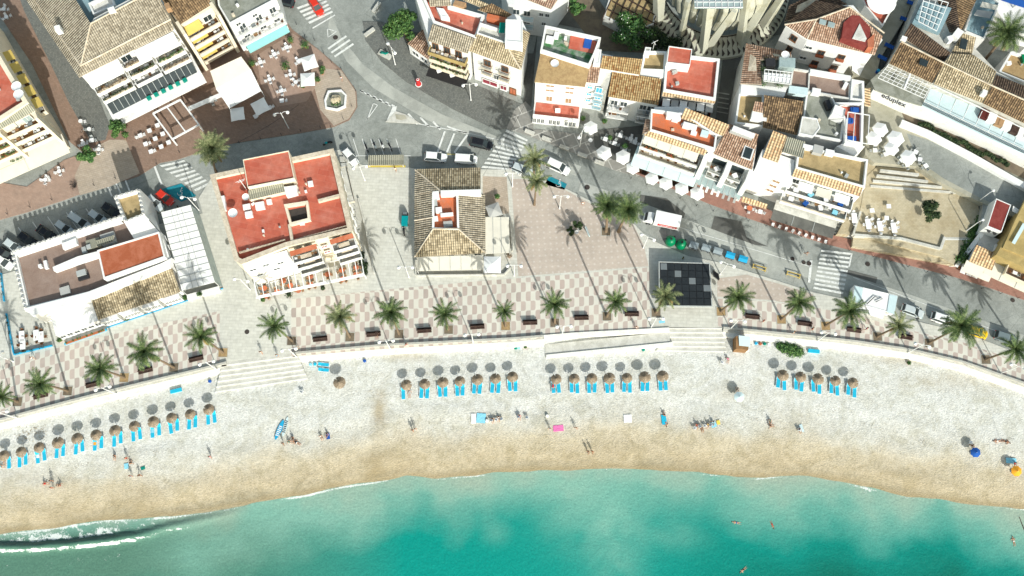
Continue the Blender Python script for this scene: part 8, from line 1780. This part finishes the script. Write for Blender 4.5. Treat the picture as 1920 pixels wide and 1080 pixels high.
for x, y, lb in ((567, 735, 'white chair alone below the western beach steps'), (1353, 680, 'white chair alone below the middle steps'), (1498, 806, 'white chair beside the pale towel on the eastern sand'), (1818, 830, 'dark chair near the blue beach umbrella')): place(FCH, USED, U(x, y, zb(x, y)), 2.8, lb, 'beach chairs', 1.2)
for i, (x, y, mt, nm) in enumerate(((71, 853, 'white_canvas', 'second'), (178, 829, 'orange_cloth', 'fifth'), (286, 806, 'light_blue_cloth', 'eighth'))): towel(x, y, .5, 1.1, 5, mt, f'towel laid on the lounger under the {nm} parasol of the long western row', zb(x, y)+.42)
rg_ = random.Random(12)
for i, (x, y) in enumerate(((700, 790), (690, 735), (724, 742), (703, 700), (590, 812), (640, 806), (820, 790), (1120, 770), (1400, 780), (1560, 770), (1640, 800), (1730, 830), (300, 850), (480, 800), (150, 872), (1010, 760))):
    e = empty('seaweed_wrack', U(x, y, zb(x, y)+.04), rg_.uniform(-.4, .4), f'thin dark seaweed scatter on the sand, {ORD[i]} of the patches', 'seaweed', 'seaweed patches'); m = MB(); 
    for k in range(22): leafclump(m, (rg_.gauss(0, 1.6), rg_.gauss(0, .3), .03), (.1, .1, .02), 2, .07, rg_)
    m.build('foliage', 'palm_leaf_dry', e)
# seabed rock and pole in the water
e = empty('driftwood', U(1918, 985, -.05), 1.9, 'dark branch in the shallow water at the east edge', 'driftwood'); MB().tube([(-2.2, 0, 0), (-.5, .15, .05), (1.6, 0, .05)], [.05, .1, .06], 6).build('branch', 'dark_timber', e)
o = MB().tube([(0, 0, 0), (0, 0, 3.4)], .03, 5).tube([(0, 0, 3.4), (.3, 0, 3.3)], .03, 5).build('fishing_rod', 'dark_metal'); o.location = U(1876, 826, zb(1876, 826)); o.rotation_euler = (0, .2, 0); tag(o, 'thin pole stuck in the eastern sand with a long shadow', 'pole')
# ------------------------------------------------------------------ people
def skin_person(pose, top='black_cloth', bottom='black_cloth', skin='skin', female=False):
    J = dict(stand=dict(p=(0, 0, .92), c=(0, .02, 1.22), n=(0, .02, 1.46), h=(0, .0, 1.60), sh=.19, el=((.30, .03, 1.16), (-.29, -.02, 1.16)), ha=((.30, -.1, .92), (-.30, -.08, .90)), kn=((.11, -.03, .50), (-.11, .05, .50)), ft=((.12, .02, .07), (-.12, .12, .07)), to=((.13, -.14, .04), (-.13, -.04, .04))),
             sit=dict(p=(0, .25, .16), c=(0, .36, .48), n=(0, .36, .72), h=(0, .30, .87), sh=.19, el=((.30, .2, .46), (-.3, .42, .44)), ha=((.2, -.08, .42), (-.34, .52, .14)), kn=((.16, -.18, .48), (-.16, -.15, .46)), ft=((.15, -.48, .08), (-.15, -.46, .08)), to=((.16, -.62, .05), (-.16, -.6, .05))),
             lie=dict(p=(0, 0, .13), c=(0, .32, .14), n=(0, .58, .14), h=(0, .74, .17), sh=.20, el=((.36, .45, .08), (-.38, .40, .08)), ha=((.34, .18, .08), (-.40, .14, .08)), kn=((.11, -.42, .14), (-.13, -.44, .12)), ft=((.13, -.84, .08), (-.17, -.84, .08)), to=((.16, -.90, .14), (-.2, -.9, .14))),
             walk=dict(p=(0, 0, .92), c=(0, -.02, 1.22), n=(0, -.03, 1.46), h=(0, -.06, 1.60), sh=.19, el=((.28, -.14, 1.18), (-.28, .16, 1.18)), ha=((.26, -.32, 1.0), (-.26, .28, .96)), kn=((.1, -.22, .52), (-.1, .12, .5)), ft=((.1, -.28, .07), (-.1, .42, .14)), to=((.1, -.42, .05), (-.1, .32, .05))))[pose]
    P_, C2, Nk, Hd = map(Vector, (J['p'], J['c'], J['n'], J['h'])); ax = Vector((1, 0, 0))
    V_ = [P_, P_.lerp(C2, .5), C2, Nk, Hd]; E_ = [(0, 1), (1, 2), (2, 3), (3, 4)]; Rr = [.15, .13, .16, .06, .06]
    for s_, i in ((1, 0), (-1, 1)):
        sh = C2.lerp(Nk, .62)+ax*s_*J['sh']; b = len(V_); V_ += [sh, Vector(J['el'][i]), Vector(J['ha'][i])]; Rr += [.062, .045, .032]; E_ += [(2, b), (b, b+1), (b+1, b+2)]
        hd = Vector(J['ha'][i]); fd = (hd-Vector(J['el'][i])).normalized(); sd = fd.orthogonal().normalized()
        for k in range(5):
            L_ = (.07, .085, .09, .085, .065)[k]; b2 = len(V_); off = sd*(k-2)*.018; V_ += [hd+fd*.06+off*(1.2 if k else 2.2), hd+fd*(.06+L_)+off*1.4+Vector((0, 0, -.02))]; Rr += [.011, .008]; E_ += [(b+2, b2), (b2, b2+1)]
        hp = P_+ax*s_*.1; b = len(V_); V_ += [hp, Vector(J['kn'][i]), Vector(J['ft'][i]), Vector(J['to'][i])]; Rr += [.09, .06, .042, .035]; E_ += [(0, b), (b, b+1), (b+1, b+2), (b+2, b+3)]
    me = bpy.data.meshes.new('person'); me.from_pydata(V_, E_, []); ob = bpy.data.objects.new('tmp_person', me); COL.objects.link(ob)
    md = ob.modifiers.new('s', 'SKIN'); md.use_smooth_shade = True
    for i, v in enumerate(me.skin_vertices[0].data): v.radius = (Rr[i], Rr[i]*(.72 if i < 3 else 1)); v.use_root = (i == 0)
    ob.modifiers.new('d', 'SUBSURF').levels = 1
    dg = bpy.context.evaluated_depsgraph_get(); nm = bpy.data.meshes.new_from_object(ob.evaluated_get(dg)); bpy.data.objects.remove(ob)
    # head with face added as one more volume of the same mesh
    bm = bmesh.new(); bm.from_mesh(nm); up = (Hd-Nk).normalized(); fw = Vector((0, -1, 0)) if pose != 'lie' else Vector((0, 0, 1))
    hc = Hd+up*.06; r = bmesh.ops.create_icosphere(bm, subdivisions=2, radius=.1)
    rot = Matrix((ax, fw.cross(ax) if 0 else up.cross(ax), up)).transposed()
    for v in r['verts']:
        c = v.co.copy(); q = Vector((c.x*.8, c.y*.98, c.z*1.18))
        if c.y < -.08: q.y -= .018 if abs(c.x) < .03 and -.04 < c.z < .02 else 0
        v.co = hc+ax*q.x+fw*(-q.y)+up*q.z
    bm.to_mesh(nm); bm.free()
    for p in nm.polygons: p.use_smooth = True
    nm.materials.clear(); nm.materials.append(MATS[skin]); o = bpy.data.objects.new('person', nm); COL.objects.link(o); tag(o, 'p', 'person', None)
    hr = MB(); hr.lathe([(.01, .135), (.07, .115), (.10, .05), (.104, -.01), (.08, -.05)], (0, 0, 0), 12); ho = hr.build('hair', 'hair_dark', o); ho.matrix_local = Matrix.Translation(hc+up*.01-fw*.02) @ rot.to_4x4()
    def cloth(name, a, b, ra, rb, mat): 
        d = b-a; k = MB(); n = 10; vs = []
        for p, r_ in ((a-d*.25, ra*.92), (a, ra), (b, rb), (b+d*.22, rb*.9)):
            s2 = d.normalized(); f2 = s2.cross(ax).normalized(); vs += [p+ax*math.cos(2*math.pi*t/n)*r_+f2*math.sin(2*math.pi*t/n)*r_*.8 for t in range(n)]
        k.add(vs, [(i*n+t, i*n+(t+1) % n, (i+1)*n+(t+1) % n, (i+1)*n+t) for i in range(3) for t in range(n)]); return k.build(name, mat, o)
    if bottom: cloth('shorts', P_-(C2-P_)*.1, P_.lerp(C2, .25), .175, .165, bottom)
    if top: cloth('shirt', P_.lerp(C2, .45), C2.lerp(Nk, .35), .165, .185, top)
    return o
PP = {}
def person(px, py, pose, rz, top, bottom, label, skin='skin', z=None):
    k = (pose, top, bottom, skin)
    if k not in PP: PP[k] = skin_person(pose, top, bottom, skin)
    z = zb(px, py) if z is None else z
    o = place(PP[k], USED, U(px, py, z), R(rz), label); return o
for a in [(779, 806, 'stand', 20, None, 'light_blue_cloth', 'person in light blue shorts standing south of the sand gully'), (774, 808, 'stand', -30, 'black_cloth', 'black_cloth', 'person in black standing beside the one in light blue shorts'),
          (396, 857, 'walk', 10, 'pink_cloth', 'pink_cloth', 'person in pink walking alone below the long parasol row'), (216, 858, 'sit', 0, 'black_cloth', 'black_cloth', 'person in black sitting below the eighth western parasol'), (240, 860, 'stand', 40, 'red_cloth', 'black_cloth', 'person in red top standing in the dark group'), (246, 866, 'sit', 200, 'black_cloth', 'black_cloth', 'person in black sitting in the dark group'), (248, 893, 'stand', 0, 'black_cloth', 'navy_cloth', 'person in black standing south of the dark group'), (264, 892, 'walk', 60, 'black_cloth', 'black_cloth', 'person bending east of the standing one below the dark group', 'skin_tan'),
          (88, 907, 'sit', 90, 'red_cloth', 'red_cloth', 'person in red sitting at the west of the red group'), (101, 915, 'stand', 0, 'red_cloth', 'black_cloth', 'person in red shirt standing in the middle of the red group'), (111, 910, 'sit', 270, 'red_cloth', 'black_cloth', 'person in red sitting at the east of the red group'), (100, 902, 'stand', 180, 'black_cloth', 'black_cloth', 'person in black behind the red group'),
          (603, 821, 'sit', 30, 'white_canvas', 'black_cloth', 'person in white sitting west of the blue towel'), (613, 817, 'sit', -20, 'navy_cloth', 'navy_cloth', 'person in blue sitting on the blue towel'), (549, 824, 'sit', 0, 'black_cloth', 'black_cloth', 'person in black sitting beside the paddle boards', 'skin_tan'), (557, 830, 'lie', 60, 'black_cloth', 'white_canvas', 'person lying south of the paddle boards', 'skin'), (545, 829, 'sit', 80, 'green_canvas', 'green_canvas', 'person in green sitting beside the paddle boards'), (532, 832, 'walk', 0, 'black_cloth', 'black_cloth', 'person walking south of the paddle boards', 'skin_tan'),
          (1031, 805, 'stand', 0, 'blue_cloth', 'white_canvas', 'person in blue top standing west of the pink towel'), (1079, 803, 'walk', 30, 'black_cloth', 'white_canvas', 'person in black top walking east of the pink towel'), (1102, 848, 'walk', 180, 'black_cloth', 'black_cloth', 'western of two tanned people walking near the water', 'skin_tan'), (1110, 848, 'walk', 180, None, 'shutter_brown', 'eastern of two tanned people walking near the water', 'skin_tan'),
          (1245, 776, 'sit', 180, 'black_cloth', 'black_cloth', 'person with dark hair sitting above the tanned sunbather'), (1248, 792, 'lie', 190, None, 'rust_roofing', 'tanned sunbather lying on the teal towel', 'skin_tan'), (1037, 722, 'lie', 180, 'red_cloth', 'red_cloth', 'person in red lying on the lounger under the first parasol below the ramp', 'skin', 1.75),
          (768, 738, 'lie', 0, 'grey_canvas', 'grey_canvas', 'person in grey lying under the first parasol near the sand gully', 'skin', 1.3), (10, 866, 'sit', 0, 'white_canvas', 'green_canvas', 'person in white sitting under the westernmost parasol'), (16, 858, 'stand', 20, 'green_canvas', 'white_canvas', 'person in green standing under the westernmost parasol'), (5, 875, 'sit', 90, 'light_blue_cloth', 'black_cloth', 'person in light blue sitting at the west edge of the sand'),
          (1306, 800, 'sit', 0, 'red_cloth', 'black_cloth', 'person in red in the seated group'), (1316, 806, 'sit', 20, None, 'black_cloth', 'shirtless person at the front of the seated group', 'skin_tan'), (1326, 799, 'sit', -20, 'yellow_cloth', 'navy_cloth', 'person in yellow in the seated group'), (1336, 795, 'sit', 0, 'light_blue_cloth', 'white_canvas', 'person in light blue in the seated group'),
          (1443, 792, 'sit', 0, 'green_canvas', 'red_cloth', 'person in green with red shorts alone on the eastern sand'), (1446, 799, 'sit', 100, 'black_cloth', 'blue_cloth', 'person in dark top right below the one in green'), (1382, 732, 'sit', 0, 'grey_canvas', 'black_cloth', 'person in grey sitting behind the pale blue umbrella'), (1823, 838, 'sit', 20, 'black_cloth', 'black_cloth', 'person in black sitting behind the bright blue umbrella'), (1870, 827, 'lie', 90, None, 'white_canvas', 'person lying beside the thin pole on the eastern sand', 'skin'), (1885, 828, 'lie', 250, None, 'black_cloth', 'dark-haired person lying east of the thin pole', 'skin_tan'), (1902, 872, 'sit', 0, 'red_cloth', 'black_cloth', 'person in red sitting behind the orange umbrella'), (1499, 808, 'sit', 30, 'black_cloth', 'black_cloth', 'person in black sitting beside the pale towel', 'skin_tan'),
          (935, 786, 'sit', 0, 'white_canvas', 'black_cloth', 'person in white sitting in the three chairs by the light blue towel'), (924, 789, 'sit', 10, 'black_cloth', 'white_canvas', 'person in black sitting in the three chairs by the light blue towel'), (974, 783, 'sit', 0, 'pink_cloth', 'white_canvas', 'person in pink sitting in the pair of chairs'), (1364, 676, 'sit', 0, 'pink_cloth', 'white_canvas', 'person in pink at the foot of the middle steps')]:
    person(*a[:6], a[6], *(a[7:]))
for a in [(491, 662, 'walk', 20, 'white_canvas', 'black_cloth', 'person in white walking at the top of the western beach steps'), (521, 668, 'stand', 0, 'light_blue_cloth', 'navy_cloth', 'person in light blue standing by the steps lamp'), (559, 655, 'walk', 100, 'black_cloth', 'white_canvas', 'person in black beside the double globe lamp and steps'), (762, 648, 'walk', 90, 'red_cloth', 'pink_cloth', 'person in red walking by the sea wall beside the dense palm'), (707, 628, 'sit', 0, 'white_canvas', 'black_cloth', 'person in white sitting on the bench beside the dense palm'), (64, 673, 'walk', 240, 'white_canvas', 'black_cloth', 'person in white walking on the western mosaic'), (1192, 616, 'walk', 200, 'white_canvas', 'black_cloth', 'person walking by the sea wall near the ramp top'), (1429, 604, 'walk', 80, 'red_cloth', 'black_cloth', 'person in red walking south of the bench by the stage palm'), (1521, 618, 'walk', 100, 'black_cloth', 'red_cloth', 'person in black and red beside the bench by the pink side paving'), (1486, 625, 'walk', 80, 'white_canvas', 'white_canvas', 'person in white walking on the mosaic above the hedge'), (1622, 618, 'walk', 80, 'pink_cloth', 'black_cloth', 'person in pink east of the bench by the kiosk trailer'),
          (742, 320, 'walk', 180, 'white_canvas', 'yellow_cloth', 'person in yellow shorts crossing south of the shelter roof'), (1092, 384, 'stand', 0, 'white_canvas', 'white_canvas', 'person in white on the pink plaza by the kerb'), (641, 150, 'walk', 0, 'white_canvas', 'navy_cloth', 'person walking beside the fountain plaza kerb'), (1510, 477, 'walk', 40, 'black_cloth', 'grey_canvas', 'person walking near the eastern zebra crossing')]:
    person(*a[:6], a[6], *(a[7:]), z=ZP)
for a in [(1381, 980, 'lie', 80, None, 'navy_cloth', 'swimmer with a white splash in the middle of the bay', 'skin', -.12), (1447, 983, 'lie', 200, None, 'red_cloth', 'swimmer east of the splashing one', 'skin_tan', -.14), (1394, 1068, 'lie', 130, None, 'black_cloth', 'swimmer farthest out at the bottom edge', 'skin', -.12), (1900, 1015, 'lie', 10, None, 'white_canvas', 'pale swimmer floating at the east edge', 'skin', -.06)]:
    person(*a)
# wires over the roofs are too thin to read; awning of the western alley and the plaza trees' beds complete the set

def cable(a, b, za, zb_, label, sag=.8):
    A, B = U(*a, za), U(*b, zb_); e = empty('overhead_cable', A, 0, label, 'cable', 'overhead cables'); MB().tube([A.lerp(B, i/10)-A-Vector((0, 0, sag*math.sin(math.pi*i/10))) for i in range(11)], .03, 4).build('strand', 'dark_metal', e)
cable((1000, 100), (985, 190), G+9, G+8, 'dark cable strung down the alley west of the gravel-roofed house'); cable((444, 268), (560, 196), G+6, G+5, 'pale cable crossing the shaded brick terrace'); cable((985, 195), (905, 330), G+8, G+3, 'dark cable over the central zebra crossing'); cable((1350, 110), (1343, 230), G+9, G+9, 'dark cable down the stepped alley by the church')
e = empty('outdoor_stair', U(648, 345, ZP), 0, 'narrow dark-railed stair along the east wall of the red-roofed building', 'stair')
for i in range(14):
    p = U(643+i*2.6, 300+i*13, ZP)-e.location; MB().box((p.x, p.y, .25+.14*i), (1.2, 1.15, .25)).build('step', 'pale_concrete', e)
    MB().box((p.x+.6, p.y, .8+.14*i), (.05, .05, 1.0)).build('railing_post', 'dark_metal', e)
e = empty('boundary_wall', U(690, 430, ZP), 0, 'long low pale wall east of the red-roofed building', 'wall')
for a_, b_ in (((672, 372), (686, 430)), ((686, 430), (702, 512))):
    a_, b_ = U(*a_, ZP+.5), U(*b_, ZP+.5); d_ = b_-a_; MB().box((a_+b_)/2-e.location-Vector((0, 0, .25)), (d_.length, .3, .9), math.atan2(d_.y, d_.x)).build('wall_section', 'pale_concrete', e)
for i, (x, y, rz, lab) in enumerate(((158, 246, 30, 'bicycle leaning near the hotel corner in the alley'), (12, 445, 70, 'bicycle on the western pavement kerb'))):
    e = empty('bicycle', U(x, y, ZP+.05), R(rz), lab, 'bicycle', 'bicycles')
    for k in (-.5, .5): MB().tube([(k+.32*math.cos(t*math.pi/6), 0, .33+.32*math.sin(t*math.pi/6)) for t in range(13)], .025, 5).build('wheel', 'rubber', e)
    MB().tube([(-.5, 0, .33), (-.1, 0, .75), (.4, 0, .8), (.5, 0, .33)], .025, 5).tube([(-.1, 0, .75), (0, 0, .33), (.4, 0, .8)], .025, 5).build('frame', 'rim', e); MB().tube([(.38, -.25, .95), (.38, .25, .95)], .02, 5).build('handlebar', 'dark_metal', e); MB().box((-.12, 0, .9), (.25, .12, .05)).build('saddle', 'black_cloth', e)
